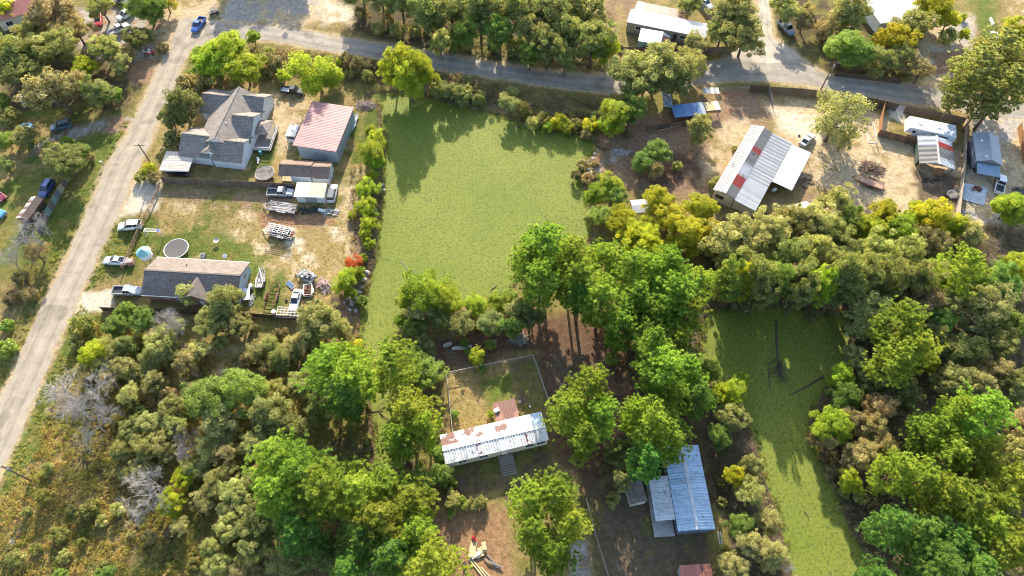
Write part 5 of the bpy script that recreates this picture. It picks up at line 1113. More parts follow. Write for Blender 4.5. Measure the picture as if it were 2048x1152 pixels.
e, L, W = frame('tarp_lean_to', 'crumpled pale blue tarp over a lean-to behind the blue shelter', 'tarp', [(1329, 178), (1337, 178), (1341, 214), (1330, 214)], 1.9)
me_t = bpy.data.meshes.new('tarp'); tv = []; tf = []
for j in range(9):
    for i in range(5): tv.append((-L / 2 - .5 + i * (L + 1) / 4, -W / 2 + j * W / 8, 1.9 + .25 * math.sin(i * 2.1 + j * 1.7) + random.uniform(-.1, .1)))
for j in range(8):
    for i in range(4): tf.append((j * 5 + i, j * 5 + i + 1, j * 5 + i + 6, j * 5 + i + 5))
me_t.from_pydata(tv, [], tf); inst(me_t, 'tarp', R_GREY, e)
for sx in (-1, 1):
    for sy in (-1, 1):
        mb = MB(); mb.box((sx * (L / 2 - .1), sy * (W / 2 - .15), .85), (.08, .08, 1.7)); part('post', mb, WOODD, e)

# red-roofed house in the corner, patched shed by the fence, small roofs near the pines
e, L, W = frame('corner_house', 'cream house with a faded red roof behind the oaks by the junction', 'house', [(-30, 12), (70, -18), (94, 12), (2, 43)], 3.0)
fm = mapax('x')
mb = MB(); gable_shell(mb, L - .6, W - .8, 2.9, 4.2, fm); part('wall', mb, CREAM, e)
slope_sheets(e, -L / 2, L / 2, (0, 4.4), (-W / 2, 3.0), fm, lambda i, n: R_REDB, 1.0, 'roof_sheet', .04); slope_sheets(e, -L / 2, L / 2, (0, 4.4), (W / 2, 3.0), fm, lambda i, n: R_PINK, 1.0, 'roof_sheet', .04)
for a in (-3.5, 1.5): window(e, fm, -1, a, 1.0, 1.5, 1.1, -(W / 2 - .4), TRIM, GLASS)
e, L, W = frame('patched_shed', 'low brown shed with a patchy weathered roof by the coloured fence', 'shed', [(58, 391), (80, 396), (60, 440), (34, 437)], 2.2)
fm = mapax('y'); mb = MB(); gable_shell(mb, W - .3, L - .5, 1.9, 2.4, fm); part('wall', mb, WOODD, e)
slope_sheets(e, -W / 2, W / 2, (0, 2.5), (L / 2, 2.0), fm, lambda i, n: (R_TAN, R_RUSTY, R_GALVD)[i % 3], .6, 'roof_sheet', .02); slope_sheets(e, -W / 2, W / 2, (0, 2.5), (-L / 2, 2.0), fm, lambda i, n: plain('roof_brown_felt', (.12, .085, .07), .9, .3, 1), .9, 'roof_sheet', .02)
e, L, W = frame('small_shed', 'small dark-roofed shed under the pines beside the blue-roofed house', 'shed', [(1250, 955), (1283, 955), (1294, 998), (1258, 1014)], 2.2)
fm = mapax('y'); mb = MB(); gable_shell(mb, W - .3, L - .4, 2.0, 2.6, fm); part('wall', mb, plain('siding_pale', (.5, .48, .44), .7, .2, 1), e); shingle_roof(e, W - .2, L - .4, 2.05, 2.7, .2, fm, SH_D, .08, .1)
e, L, W = frame('rusty_shed', 'dark rusty-roofed shed at the near edge below the blue-roofed house', 'shed', [(1362, 1130), (1422, 1128), (1430, 1180), (1362, 1186)], 2.4)
mb = MB(); mb.box((0, 0, 1.1), (L - .4, W - .4, 2.2)); part('wall', mb, GREYW, e); slope_sheets(e, -L / 2, L / 2, (W / 2, 2.5), (-W / 2, 2.25), mapax('x'), lambda i, n: R_RUSTY if i > n * .6 else R_REDB, .9)
# ------------------------------------------------------------------ vehicles
def wheel_meshes():
    t = MB(); n = 14
    prof = [(.20, -.11), (.31, -.12), (.345, -.08), (.345, .08), (.31, .12), (.20, .11)]
    rings = [[(math.cos(2 * math.pi * k / n) * r_, y, math.sin(2 * math.pi * k / n) * r_) for k in range(n)] for r_, y in prof]
    t.loft(rings, False)
    r = MB(); r.loft([[(math.cos(2 * math.pi * k / n) * r_, y, math.sin(2 * math.pi * k / n) * r_) for k in range(n)] for r_, y in ((.21, -.10), (.21, .10))], True)
    for k in range(5):
        a = 2 * math.pi * k / 5; r.bar((0, .115, 0), (math.cos(a) * .19, .115, math.sin(a) * .19), .05, .03); r.bar((0, -.115, 0), (math.cos(a) * .19, -.115, math.sin(a) * .19), .05, .03)
    return t.mesh('tyre', True), r.mesh('rim')
TY, RI = wheel_meshes()
def add_wheel(t, x, y, s=1.0, rim=None):
    w_ = inst(TY, 'wheel', TYRE, t, (x, y, .345 * s), 0, s); inst(RI, 'rim', rim or RIM, w_); return w_
def body_loft(sections):
    "sections: (x, half width low, half width high, z low, z mid, z high) along the car, bulged sides"
    rings = []
    for (x, wl, wh, zl, zm, zh) in sections:
        rings.append([(x, -wl * .92, zl), (x, -wl, zm - .12), (x, -wl * .985, zm + .05), (x, -wh, zh - .03), (x, -wh * .9, zh), (x, wh * .9, zh), (x, wh, zh - .03), (x, wl * .985, zm + .05), (x, wl, zm - .12), (x, wl * .92, zl)])
    return MB().loft(rings)
HLAMP = plain('lamp_clear', (.75, .75, .72), .15, .1, 4); TLAMP = plain('lamp_red', (.35, .02, .02), .2, .1, 4)
CAR = {}
def car_meshes(kind):
    if kind in CAR: return CAR[kind]
    P = {}
    if kind == 'sedan':
        S = [(-2.42, .70, .66, .35, .55, .80), (-2.30, .86, .76, .25, .60, .92), (-1.6, .92, .80, .2, .62, .97), (0, .93, .82, .19, .62, .95), (1.0, .93, .80, .2, .62, .94), (1.9, .90, .76, .22, .58, .82), (2.3, .82, .68, .28, .52, .70), (2.44, .66, .56, .36, .48, .62)]
        roof = [(-1.75, .70, .97), (-.95, .60, 1.42), (.05, .60, 1.45), (1.05, .72, .95)]; wb = (-1.42, 1.45); wid = .80
    elif kind == 'suv':
        S = [(-2.38, .78, .74, .4, .66, 1.0), (-2.28, .92, .82, .3, .7, 1.08), (0, .96, .86, .26, .7, 1.08), (1.1, .96, .85, .26, .7, 1.06), (2.0, .93, .80, .28, .68, 1.0), (2.35, .84, .72, .34, .62, .88), (2.45, .70, .62, .42, .58, .74)]
        roof = [(-2.28, .80, 1.08), (-2.0, .68, 1.74), (.25, .68, 1.78), (1.1, .80, 1.07)]; wb = (-1.40, 1.42); wid = .84
    else:
        S = [(-.25, .94, .88, .34, .76, 1.10), (.5, .96, .88, .34, .76, 1.12), (1.2, .96, .88, .34, .76, 1.12), (2.2, .95, .84, .36, .74, 1.06), (2.7, .90, .78, .4, .7, .98), (2.84, .78, .68, .48, .66, .82)]
        roof = [(-.45, .82, 1.11), (-.30, .72, 1.84), (.75, .72, 1.86), (1.45, .83, 1.11)]; wb = (-1.75, 1.9); wid = .84
    b = body_loft(S)
    if kind == 'pickup':
        # open bed: floor, sides, tailgate
        b.box((-1.6, 0, .62), (2.5, 1.8, .12)); b.box((-1.6, .90, .80), (2.5, .10, .55)); b.box((-1.6, -.90, .80), (2.5, .10, .55)); b.box((-2.82, 0, .80), (.09, 1.88, .52)); b.box((-.36, 0, .85), (.10, 1.78, .5)); b.box((-2.9, 0, .5), (.16, 1.8, .16))
        m_ = MB(); m_.box((-1.6, 0, .695), (2.36, 1.66, .02)); P['bed_liner'] = m_.mesh('bed_liner')
    # roof skin
    r0, r1, r2, r3 = roof
    m_ = MB(); m_.slab([(r1[0], -r1[1], r1[2]), (r2[0], -r2[1], r2[2]), (r2[0], r2[1], r2[2]), (r1[0], r1[1], r1[2])], .05)
    for s in (-1, 1):
        m_.bar((r1[0], s * r1[1], r1[2] - .03), (r0[0], s * r0[1], r0[2] - .02), .09, .07); m_.bar((r2[0], s * r2[1], r2[2] - .03), (r3[0], s * r3[1], r3[2] - .02), .08, .06)
        xm = (r1[0] + r2[0]) / 2; m_.bar((xm, s * r1[1], r1[2] - .03), (xm, s * wid, r0[2] - .02), .1, .07)
        if kind == 'suv': m_.bar((xm - .9, s * r1[1], r1[2] - .03), (xm - .9, s * wid, r0[2] - .02), .1, .07); m_.bar((r1[0] + .1, s * (r1[1] - .06), r1[2] + .06), (r2[0] - .1, s * (r2[1] - .06), r2[2] + .06), .05, .05)
    P['roof'] = m_.mesh('roof'); P['body'] = b.mesh('body', False)
    e_ = .012
    m_ = MB(); m_.slab([(r2[0] + e_, -r2[1] + .05, r2[2] - .03), (r3[0] - .02, -r3[1] + .07, r3[2] + .02), (r3[0] - .02, r3[1] - .07, r3[2] + .02), (r2[0] + e_, r2[1] - .05, r2[2] - .03)], .03); P['windshield'] = m_.mesh('windshield')
    m_ = MB(); m_.slab([(r1[0] - e_, -r1[1] + .05, r1[2] - .03), (r1[0] - e_, r1[1] - .05, r1[2] - .03), (r0[0] + .02, r0[1] - .07, r0[2] + .02), (r0[0] + .02, -r0[1] + .07, r0[2] + .02)], .03); P['rear_window'] = m_.mesh('rear_window')
    for s, nm in ((-1, 'side_window_a'), (1, 'side_window_b')):
        m_ = MB(); q = [(r1[0], s * (r1[1] - .01), r1[2] - .05), (r2[0], s * (r2[1] - .01), r2[2] - .05), (r3[0], s * (r3[1] - .02), r3[2]), (r0[0], s * (r0[1] - .02), r0[2])]
        m_.add(q + [(x, y - s * .03, z) for x, y, z in q], [(0, 1, 2, 3), (7, 6, 5, 4), (0, 4, 5, 1), (1, 5, 6, 2), (2, 6, 7, 3), (3, 7, 4, 0)]); P[nm] = m_.mesh('side_window')
    xf = S[-1][0]; xr = -2.9 if kind == 'pickup' else S[0][0]
    P['head'] = MB().box((0, 0, 0), (.08, .36, .14)).mesh('headlight'); P['tail'] = MB().box((0, 0, 0), (.08, .22, .2)).mesh('taillight')
    P['mirror'] = MB().box((0, 0, 0), (.12, .2, .14)).mesh('mirror')
    P['bumper'] = MB().box((0, 0, 0), (.14, 1.6 if kind == 'sedan' else 1.75, .2)).mesh('bumper')
    zf = S[-1][5]; P['info'] = (xf, xr, wb, wid, roof, zf, 1.16 if kind != 'sedan' else 1.0)
    CAR[kind] = P; return P
def vehicle(kind, name, label, pr, pf, m_, cat, cargo=None, roofm=None, shade=None, group='parked cars and trucks', scale=1.0, z=.75):
    a = G(*pr, z); b = G(*pf, z); c = (a + b) / 2; P = car_meshes(kind); xf, xr, wb, wid, roof, zf, ws = P['info']
    t = thing(name, label, cat, (c.x, c.y, 0.03), math.atan2(b.y - a.y, b.x - a.x), group); t.scale = (scale,) * 3
    inst(P['body'], 'body', m_, t); inst(P['roof'], 'roof', roofm or m_, t)
    inst(P['windshield'], 'windshield', shade or GLASS, t); inst(P['rear_window'], 'rear_window', GLASS, t)
    inst(P['side_window_a'], 'side_window', GLASS, t); inst(P['side_window_b'], 'side_window', GLASS, t)
    for x in wb:
        for s in (-1, 1): add_wheel(t, x, s * wid, ws)
    for s in (-1, 1):
        inst(P['head'], 'headlight', HLAMP, t, (xf - .07, s * .56, zf - .03)); inst(P['tail'], 'taillight', TLAMP, t, (xr + (.0 if kind != 'pickup' else .05), s * .72, .86))
        inst(P['mirror'], 'mirror', DARKM, t, (roof[3][0] - .25, s * (wid + .2), roof[3][2] + .08))
    inst(P['bumper'], 'bumper', m_ if kind == 'sedan' else RIM, t, (xf - .02, 0, .45))
    if kind == 'pickup': inst(P['bed_liner'], 'bed_liner', DARKM if cargo is None else cargo, t)
    return t
WP = paint('paint_white', (.74, .74, .73)); BP = paint('paint_blue', (.02, .13, .48)); RP = paint('paint_red', (.48, .02, .02)); KP = paint('paint_black', (.02, .02, .022)); SP_ = paint('paint_silver', (.42, .43, .44)); GP = paint('paint_grey', (.16, .17, .18))
NP = paint('paint_navy', (.03, .07, .22)); LP = paint('paint_light_blue', (.10, .32, .55)); MP = paint('paint_maroon', (.22, .03, .035)); SB = paint('paint_slate_blue', (.18, .26, .35)); SUNSH = plain('sunshade_silver', (.6, .66, .68), .4, .2, 3)
vehicle('sedan', 'parked_car', 'red sedan under an oak in the lot by the junction', (196, 26), (196, 53), RP, 'car')
vehicle('suv', 'parked_car', 'white station wagon with roof rack in the lot by the junction', (267, 20), (234, 39), WP, 'car')
vehicle('pickup', 'pickup_truck', 'white pickup with its nose under a dark oak in the dirt lot', (216, 69), (258, 48), WP, 'truck', plain('junk_pale', (.4, .39, .37), .8, .4, 3))
vehicle('pickup', 'pickup_truck', 'dark pickup half under trees at the far edge of the dirt lot', (225, -2), (258, 6), GP, 'truck')
vehicle('pickup', 'pickup_truck', 'bright blue pickup standing on the road at the junction', (407, 33), (386, 65), BP, 'truck')
vehicle('suv', 'parked_car', 'dark blue-grey wagon on the curved shaded drive', (145, 246), (100, 257), paint('paint_dark_teal', (.05, .09, .12)), 'car')
vehicle('sedan', 'parked_car', 'light blue car half hidden behind a bush near the shaded drive', (60, 250), (27, 268), LP, 'car')
vehicle('sedan', 'parked_car', 'white car under the big tan oak', (44, 188), (54, 210), WP, 'car')
vehicle('suv', 'parked_car', 'blue wagon parked beside the coloured panel fence', (102, 362), (84, 392), NP, 'car')
vehicle('sedan', 'parked_car', 'maroon and white car at the picture edge beside the lawn', (-22, 378), (8, 398), MP, 'car', roofm=WP)
vehicle('suv', 'parked_car', 'pale van below the maroon car at the picture edge', (-26, 418), (4, 428), LP, 'car', roofm=WP)
vehicle('suv', 'parked_car', 'white boxy wagon parked on grass by the rail fence', (283, 449), (237, 453), WP, 'car')
vehicle('sedan', 'parked_car', 'white sedan parked on grass between the road and rail fence', (256, 522), (206, 519), WP, 'car')
vehicle('pickup', 'pickup_truck', 'silver pickup with windscreen sunshade beside the grey-roofed house', (224, 581), (285, 582), SP_, 'truck', shade=SUNSH)
vehicle('pickup', 'pickup_truck', 'black pickup with a white bed cover near the willow', (556, 178), (614, 184), KP, 'truck', plain('bed_cover_white', (.62, .62, .62), .5, .1, 2))
vehicle('sedan', 'parked_car', 'dark car parked under the pale carport', (334, 340), (376, 345), KP, 'car')
vehicle('pickup', 'pickup_truck', 'silver pickup with black bed behind the plank fence', (532, 384), (590, 385), SP_, 'truck')
vehicle('suv', 'parked_car', 'white wagon with dark glass squeezed beside the yellow-roofed shed', (661, 403), (668, 370), WP, 'car', roofm=GP)
vehicle('sedan', 'parked_car', 'old white sedan among junk trailers by the near fence', (597, 575), (584, 624), WP, 'car')
vehicle('pickup', 'pickup_truck', 'slate blue pickup in tree shade past the turnoff', (1558, 40), (1588, 70), SB, 'truck')
vehicle('pickup', 'pickup_truck', 'white pickup facing away beside the blue-grey shed', (1996, 392), (2006, 344), WP, 'truck')
vehicle('sedan', 'parked_car', 'white car behind the plank fence near the far mobile home', (1400, -6), (1424, 16), WP, 'car')
vehicle('sedan', 'parked_car', 'pale covered car beside the striped metal building porch', (1606, 288), (1624, 270), SP_, 'car', roofm=plain('car_cover', (.55, .53, .5), .8, .2, 2))

# side-by-side buggy, quad bikes
def buggy(label, px, py, rz, m_, roof=True, name='utility_buggy', s=1.0):
    p = G(px, py, .5); t = thing(name, label, 'buggy', (p.x, p.y, .02), rz); t.scale = (s,) * 3
    mb = MB(); mb.box((0, 0, .55), (2.3, 1.0, .3)); mb.box((.85, 0, .78), (.8, .95, .3), taper=.85); mb.box((-.85, 0, .75), (.8, 1.1, .22)); part('body', mb, m_, t)
    mb = MB(); mb.box((-.1, 0, .85), (.5, .9, .15)); mb.box((-.35, 0, 1.1), (.12, .9, .5)); part('seat', mb, DARKM, t)
    mb = MB()
    for sx in (-.45, .5):
        for sy in (-.5, .5): mb.bar((sx, sy, .7), (sx * .8, sy * .9, 1.75), .06)
    if roof: mb.box((0, 0, 1.78), (1.3, 1.1, .05))
    part('roll_cage', mb, DARKM, t)
    for x in (-.8, .85):
        for y in (-.6, .6): add_wheel(t, x, y, .9)
buggy('black side-by-side buggy at the roadside near the junction', 428, 26, .5, KP, True)
def quad(label, px, py, rz, m_, mt):
    p = G(px, py, .4); t = thing('quad_bike', label, 'quad bike', (p.x, p.y, .0), rz)
    mb = MB(); mb.box((0, 0, .6), (1.1, .35, .3), taper=.8); mb.box((.6, 0, .7), (.5, 1.0, .08)); mb.box((-.6, 0, .7), (.55, 1.0, .08)); part('body', mb, m_, t)
    mb = MB(); mb.box((-.15, 0, .82), (.7, .3, .14)); part('seat', mb, mt, t); mb = MB(); mb.bar((.45, -.4, 1.0), (.45, .4, 1.0), .05); mb.bar((.45, 0, .7), (.45, 0, 1.0), .06); part('handlebar', mb, DARKM, t)
    for x in (-.6, .6):
        for y in (-.45, .45): add_wheel(t, x, y, .75)
quad('red quad bike with white seat in shade by the road', 301, 107, .3, RP, TRIM); quad('white quad bike beside the red one in shade', 294, 103, .5, WP, DARKM)
quad('black and white motor quad on the red earth past the turnoff', 1930, 119, 2.4, KP, TRIM)

# ------------------------------------------------------------------ trailers, boats, campers
def trailer(label, pr, pf, L=4.5, W=2.0, sides=.4, m_=STEEL, deck=WOODG, axles=2, name='utility_trailer', z=.6, open_frame=False, posts=0.0):
    a = G(*pr, z); b = G(*pf, z); c = (a + b) / 2
    t = thing(name, label, 'trailer', (c.x, c.y, .0), math.atan2(b.y - a.y, b.x - a.x), 'trailers')
    f = MB()
    for s in (-1, 1): f.bar((-L / 2, s * W / 2, .55), (L / 2, s * W / 2, .55), .1, .14)
    for i in range(7): x = -L / 2 + i * L / 6; f.bar((x, -W / 2, .55), (x, W / 2, .55), .08, .1)
    f.bar((L / 2, -W / 2, .55), (L / 2 + 1.3, 0, .5), .1, .12); f.bar((L / 2, W / 2, .55), (L / 2 + 1.3, 0, .5), .1, .12); f.box((L / 2 + 1.35, 0, .42), (.2, .2, .3)); part('frame', f, m_, t)
    if not open_frame:
        pl = MB().box((0, 0, 0), (L, W / 6 - .02, .05)).mesh('plank')
        for i in range(6): inst(pl, 'plank', deck, t, (0, -W / 2 + (i + .5) * W / 6, .65))
        if sides:
            r = MB()
            for s in (-1, 1):
                for zz in (.4, 1.0): r.bar((-L / 2, s * W / 2, .62 + sides * zz), (L / 2, s * W / 2, .62 + sides * zz), .06)
                for i in range(5): r.bar((-L / 2 + i * L / 4, s * W / 2, .62), (-L / 2 + i * L / 4, s * W / 2, .62 + sides), .06)
            r.bar((L / 2, -W / 2, .62 + sides), (L / 2, W / 2, .62 + sides), .06); r.bar((-L / 2, -W / 2, .62 + sides), (-L / 2, W / 2, .62 + sides), .06); part('side_rail', r, m_, t)
    xs_ = (-.35, .45) if axles == 2 else (0,)
    for x in xs_:
        for s in (-1, 1): add_wheel(t, x - .2, s * (W / 2 + .16), .95)
    for s in (-1, 1):
        g = MB(); g.box((-.15, s * (W / 2 + .16), .80), (1.9 if axles == 2 else 1.0, .3, .05)); part('fender', g, m_, t)
    return t
def on(t, name, label, cat, mb, m_, z=.68, x=0, y=0):
    c = math.cos(t.rotation_euler.z); s = math.sin(t.rotation_euler.z)
    return single(name, mb, m_, label, cat, (t.location.x + c * x - s * y, t.location.y + s * x + c * y, z), t.rotation_euler.z)
JUNKW = plain('scrap_pale', (.46, .44, .42), .7, .5, 2.5); JUNKD = plain('scrap_dark', (.07, .065, .06), .8, .6, 3)
t = trailer('long flatbed trailer loaded with pale lumber beside the silver pickup', (598, 421), (533, 411), 6.0, 2.1, .5, STEEL, WOODG, 2, 'flatbed_trailer')
rl = random.Random(5)
for i in range(14):
    mb = MB(); ln = rl.uniform(2.5, 4.6); mb.box((0, 0, 0), (ln, .16, .09), rl.uniform(-.06, .06)); on(t, 'lumber_board', 'weathered board in the load on the long flatbed trailer', 'board', mb, JUNKW if i % 3 else WOODG, .74 + .09 * (i // 7), rl.uniform(-.5, .3), -.75 + (i % 7) * .25)['group'] = 'boards on the flatbed trailer'
t = trailer('caged trailer with white rails standing alone on the sandy lot', (592, 472), (532, 460), 5.4, 2.1, 1.3, TRIM, RUSTM, 2, 'caged_trailer')
mb = MB(); [mb.box((rl.uniform(-2, 2), rl.uniform(-.7, .7), .2 + rl.uniform(0, .3)), (rl.uniform(.4, 1.2), rl.uniform(.3, .8), rl.uniform(.2, .5)), rl.uniform(0, 3)) for i in range(16)]
on(t, 'scrap_heap', 'heap of scrap boxes inside the caged trailer', 'scrap', mb, JUNKD, .68)
mb = MB(); [mb.bar((-2.2, -.9 + i * .45, 1.55), (2.2, -.9 + i * .45, 1.55), .08) for i in range(5)]; [mb.bar((-2.2 + i * 1.1, -.95, 1.6), (-2.2 + i * 1.1, .95, 1.6), .08) for i in range(5)]
o = part('cage_top', mb, TRIM, t); o.location = (0, 0, .45)
t = trailer('short trailer piled with dark scrap near the orange bush', (632, 562), (598, 545), 3.4, 1.9, .5, STEEL, WOODG, 1, 'scrap_trailer')
mb = MB(); [mb.box((rl.uniform(-1.4, 1.4), rl.uniform(-.7, .7), .2 + rl.uniform(0, .5)), (rl.uniform(.3, .8), rl.uniform(.3, .7), rl.uniform(.2, .5)), rl.uniform(0, 3)) for i in range(20)]
on(t, 'scrap_heap', 'pile of black and white scrap on the short trailer', 'scrap', mb, plain('scrap_mixed', (.35, .35, .35), .6, .95, 1.6), .68)
t = trailer('small box trailer with junk beside the old white sedan', (616, 594), (617, 570), 2.4, 1.6, .6, TRIM, RUSTM, 1, 'box_trailer')
mb = MB(); [mb.box((rl.uniform(-1, 1), rl.uniform(-.5, .5), .15), (rl.uniform(.3, .7), rl.uniform(.2, .5), .3), rl.uniform(0, 3)) for i in range(9)]; on(t, 'scrap_heap', 'reddish junk in the small box trailer', 'scrap', mb, RUSTM, .68)
trailer('bare rusty boat-trailer frame on the grass by the near fence', (535, 618), (552, 566), 5.0, 1.9, 0, RUSTM, RUSTM, 2, 'trailer_frame', .5, True)
trailer('rusty plank-deck trailer in the sandy yard beside the brush pile', (1768, 374), (1716, 356), 5.2, 2.1, .35, RUSTM, plain('planks_rosy', (.40, .25, .18), .85, .35, 2), 2, 'deck_trailer')
trailer('grey box trailer beside the long plank divider', (1898, 392), (1914, 386), 2.4, 1.6, .7, STEEL, WOODG, 1, 'box_trailer')
trailer('black box trailer at the picture edge below the white pickup', (2030, 384), (2048, 384), 2.6, 1.7, .7, DARKM, DARKM, 1, 'box_trailer')
# boat on trailer
t = trailer('light trailer under the small boat beside the grey-roofed house', (519, 575), (524, 545), 3.6, 1.3, 0, STEEL, STEEL, 1, 'boat_trailer', .5, True)
b = MB(); rings = []
for (x, w_, zb, zt) in ((-2.0, .70, .0, .5), (-.5, .75, .0, .5), (.8, .62, .05, .52), (1.6, .36, .15, .58), (2.1, .05, .35, .64)): rings.append([(x, -w_, zt), (x, -w_ * .7, zb), (x, w_ * .7, zb), (x, w_, zt), (x, w_ * .82, zt), (x, w_ * .6, zb + .1), (x, -w_ * .6, zb + .1), (x, -w_ * .82, zt)])
b.loft(rings); bo = thing('small_boat', 'small pale open boat on a trailer beside the grey-roofed house', 'boat', (t.location.x, t.location.y, .62), t.rotation_euler.z)
part('hull', b, plain('hull_pale', (.58, .54, .48), .5, .2, 2), bo)
for x in (-1.2, 0, 1.0):
    mb = MB(); mb.box((x, 0, .42), (.3, 1.1, .05)); part('bench', mb, WOODG, bo)
mb = MB(); mb.bar((-.2, -.5, .62), (2.4, .4, .72), .18, .08); part('plank', mb, TRIM, bo)
for i, (px, py, rz, lb) in enumerate(((709, 238, 1.2, 'white skiff leaning on the red-roofed shop wall, far one'), (706, 250, 1.3, 'pale blue skiff by the red-roofed shop wall, near one'))):
    p = G(px, py, .5); o = inst(b.mesh('skiff'), 'skiff', plain('hull_white', (.66, .68, .70), .4, .15, 2) if i == 0 else plain('hull_bluish', (.45, .58, .63), .4, .15, 2), None, (p.x, p.y, .1), rz, .85); tag(o, lb, 'boat', 'skiffs by the shop')
# campers
e, L, W = frame('camper_trailer', 'white box camper tucked against the red-roofed shop', 'camper', [(580, 249), (598, 251), (590, 273), (571, 271)], 2.6)
mb = MB(); mb.box((0, 0, 1.55), (L, W, 2.1)); part('body', mb, WHT_S, e)
mb = MB(); mb.slab([(-L / 2 - .03, -W / 2 - .03, 2.66), (L / 2 + .03, -W / 2 - .03, 2.66), (L / 2 + .03, W / 2 + .03, 2.66), (-L / 2 - .03, W / 2 + .03, 2.66)], .05); rf = part('roof', mb, R_WHITE, e); mb = MB(); mb.box((0, .2, 2.72), (.5, .5, .12)); part('hatch', mb, TRIM, rf)
mb = MB(); mb.box((0, -W / 2 - .012, 1.95), (L * .8, .03, .7)); part('window', mb, GLASS, e)
for s in (-1, 1): add_wheel(e, s * (L / 2 - .1), 0, 1.0)
mb = MB(); mb.bar((0, W / 2, .5), (0, W / 2 + 1.2, .45), .12); part('drawbar', mb, DARKM, e)
e, L, W = frame('travel_trailer', 'long white travel trailer behind the dark plank fence', 'camper', [(1818, 232), (1916, 251), (1911, 275), (1813, 253)], 2.9)
mb = MB(); pr_ = [(-L / 2, 1.4), (-L / 2 + .5, 2.9), (L / 2 - .1, 2.9), (L / 2, 2.7), (L / 2, .7), (-L / 2 + 1.8, .7), (-L / 2 + 1.7, 1.3)]
mb.loft([[(x, -W / 2, z) for x, z in pr_], [(x, W / 2, z) for x, z in pr_]]); part('body', mb, plain('camper_shell', (.64, .67, .70), .4, .12, .8), e)
mb = MB(); mb.box((.2, 0, 2.93), (L - .9, W - .1, .05)); rf = part('roof', mb, metalroof('camper_roof', (.60, .62, .66), spots=.5), e)
for x in (-2.5, 1.5):
    mb = MB(); mb.box((x, 0, 3.02), (.8, .7, .18)); part('air_conditioner', mb, TRIM, rf)
for x, w_ in ((-L / 2 + 1.8, .7), (2.0, 3.6)):
    mb = MB(); mb.box((x, -W / 2 - .012, 2.0), (w_, .04, .65)); part('window', mb, GLASS, e)
mb = MB(); mb.box((-.6, -W / 2 - .015, 1.7), (.7, .04, 1.8)); d_ = part('door', mb, TRIM, e); mb = MB(); mb.box((-.35, -W / 2 - .05, 1.6), (.08, .06, .1)); part('handle', mb, DARKM, d_)
mb = MB(); mb.box((2.2, -W / 2 - .2, 1.35), (3.9, .38, 1.2)); part('slide_out', mb, WHT_S, e)
for x in (1.2, 2.1):
    for s in (-1, 1): add_wheel(e, x, s * (W / 2 - .12), 1.0)

# ------------------------------------------------------------------ fences
def plank_fence(name, label, px_pts, h, mats, pan=2.4, side_post=1, cat='fence', z=0.0, h2=None):
    "panels of upright pickets between posts, along photo points on the ground"
    P = GL(px_pts); c = P[0]; t = thing(name, label, cat, (c.x, c.y, 0), 0)
    tot = 0; cache = {}; seglen = [(P[i + 1] - P[i]).length for i in range(len(P) - 1)]; full = sum(seglen)
    k = 0
    for i in range(len(P) - 1):
        a, b = P[i], P[i + 1]; d = (b - a); L = d.length; n = max(1, round(L / pan)); w_ = L / n; ang = math.atan2(d.y, d.x)
        for j in range(n):
            hh_ = h if h2 is None else h + (h2 - h) * (tot + (j + .5) * w_) / full
            mb = MB(); m_n = max(3, int(w_ / .2))
            for q in range(m_n): mb.box((q * w_ / m_n + w_ / m_n / 2, random.uniform(-.008, .008), hh_ / 2 + random.uniform(-.03, .03)), (w_ / m_n - .015, .03, hh_))
            for zz in (.3, hh_ - .3): mb.bar((0, side_post * .045, zz), (w_, side_post * .045, zz), .05, .09)
            p0 = a + d * (j / n) - c; o = part('fence_panel', mb, mats[k % len(mats)], t); o.location = (p0.x, p0.y, 0); o.rotation_euler = (0, 0, ang); k += 1
        for j in range(n + 1 if i == len(P) - 2 else n):
            p0 = a + d * (j / n) - c; ps = inst(POSTM, 'fence_post', mats[0], t, (p0.x - math.sin(ang) * .09 * side_post, p0.y + math.cos(ang) * .09 * side_post, 0), ang, (1, 1, (h + .1)))
        tot += L
    return t
POSTM = MB().box((0, 0, .5), (.11, .11, 1.0)).mesh('fence_post')
plank_fence('plank_fence', 'weathered brown plank fence between the hip-roofed house and the trailers', [(329, 366), (440, 371), (592, 379)], 1.9, [FENB, FENB2], side_post=-1)
plank_fence('plank_fence', 'dark plank fence along the near side of the grey-roofed house', [(206, 622), (330, 625), (505, 634), (604, 642)], 1.5, [WOODD])
t = plank_fence('panel_fence', 'roadside fence of alternating teal, brown and tan sheet panels', [(83, 470), (92, 446), (136, 366), (148, 344)], 1.9, [plain('sheet_slate', (.12, .15, .16), .6, .2, 1), plain('sheet_tan', (.36, .29, .18), .7, .2, 1), plain('sheet_brown', (.13, .105, .09), .7, .2, 1), plain('sheet_teal', (.16, .24, .24), .6, .2, 1), plain('sheet_brown', (.13, .105, .09), .7, .2, 1), plain('sheet_teal', (.16, .24, .24), .6, .2, 1)], 1.5)
plank_fence('plank_fence', 'brown plank fence along the cross road by the utility pole', [(1537, 186), (1600, 190), (1668, 199)], 2.0, [FENB, FENB2])
plank_fence('plank_fence', 'dark short plank fence beside the wire gate', [(1498, 183), (1535, 184)], 2.0, [WOODD])
plank_fence('plank_fence', 'plank fence running back from the road corner post of the dirt yard', [(1536, 184), (1543, 212)], 1.5, [WOODG])
plank_fence('plank_fence', 'near-black plank fence along the road beside the thin-crowned tree', [(1700, 206), (1745, 211), (1790, 222)], 2.1, [WOODD])
plank_fence('plank_fence', 'dark plank fence behind the travel trailer', [(1806, 226), (1860, 236), (1924, 250)], 2.2, [WOODD])
plank_fence('plank_fence', 'orange-brown plank fence from the road to the brown gate panels', [(1764, 214), (1759, 240), (1756, 272)], 2.0, [WOODO])
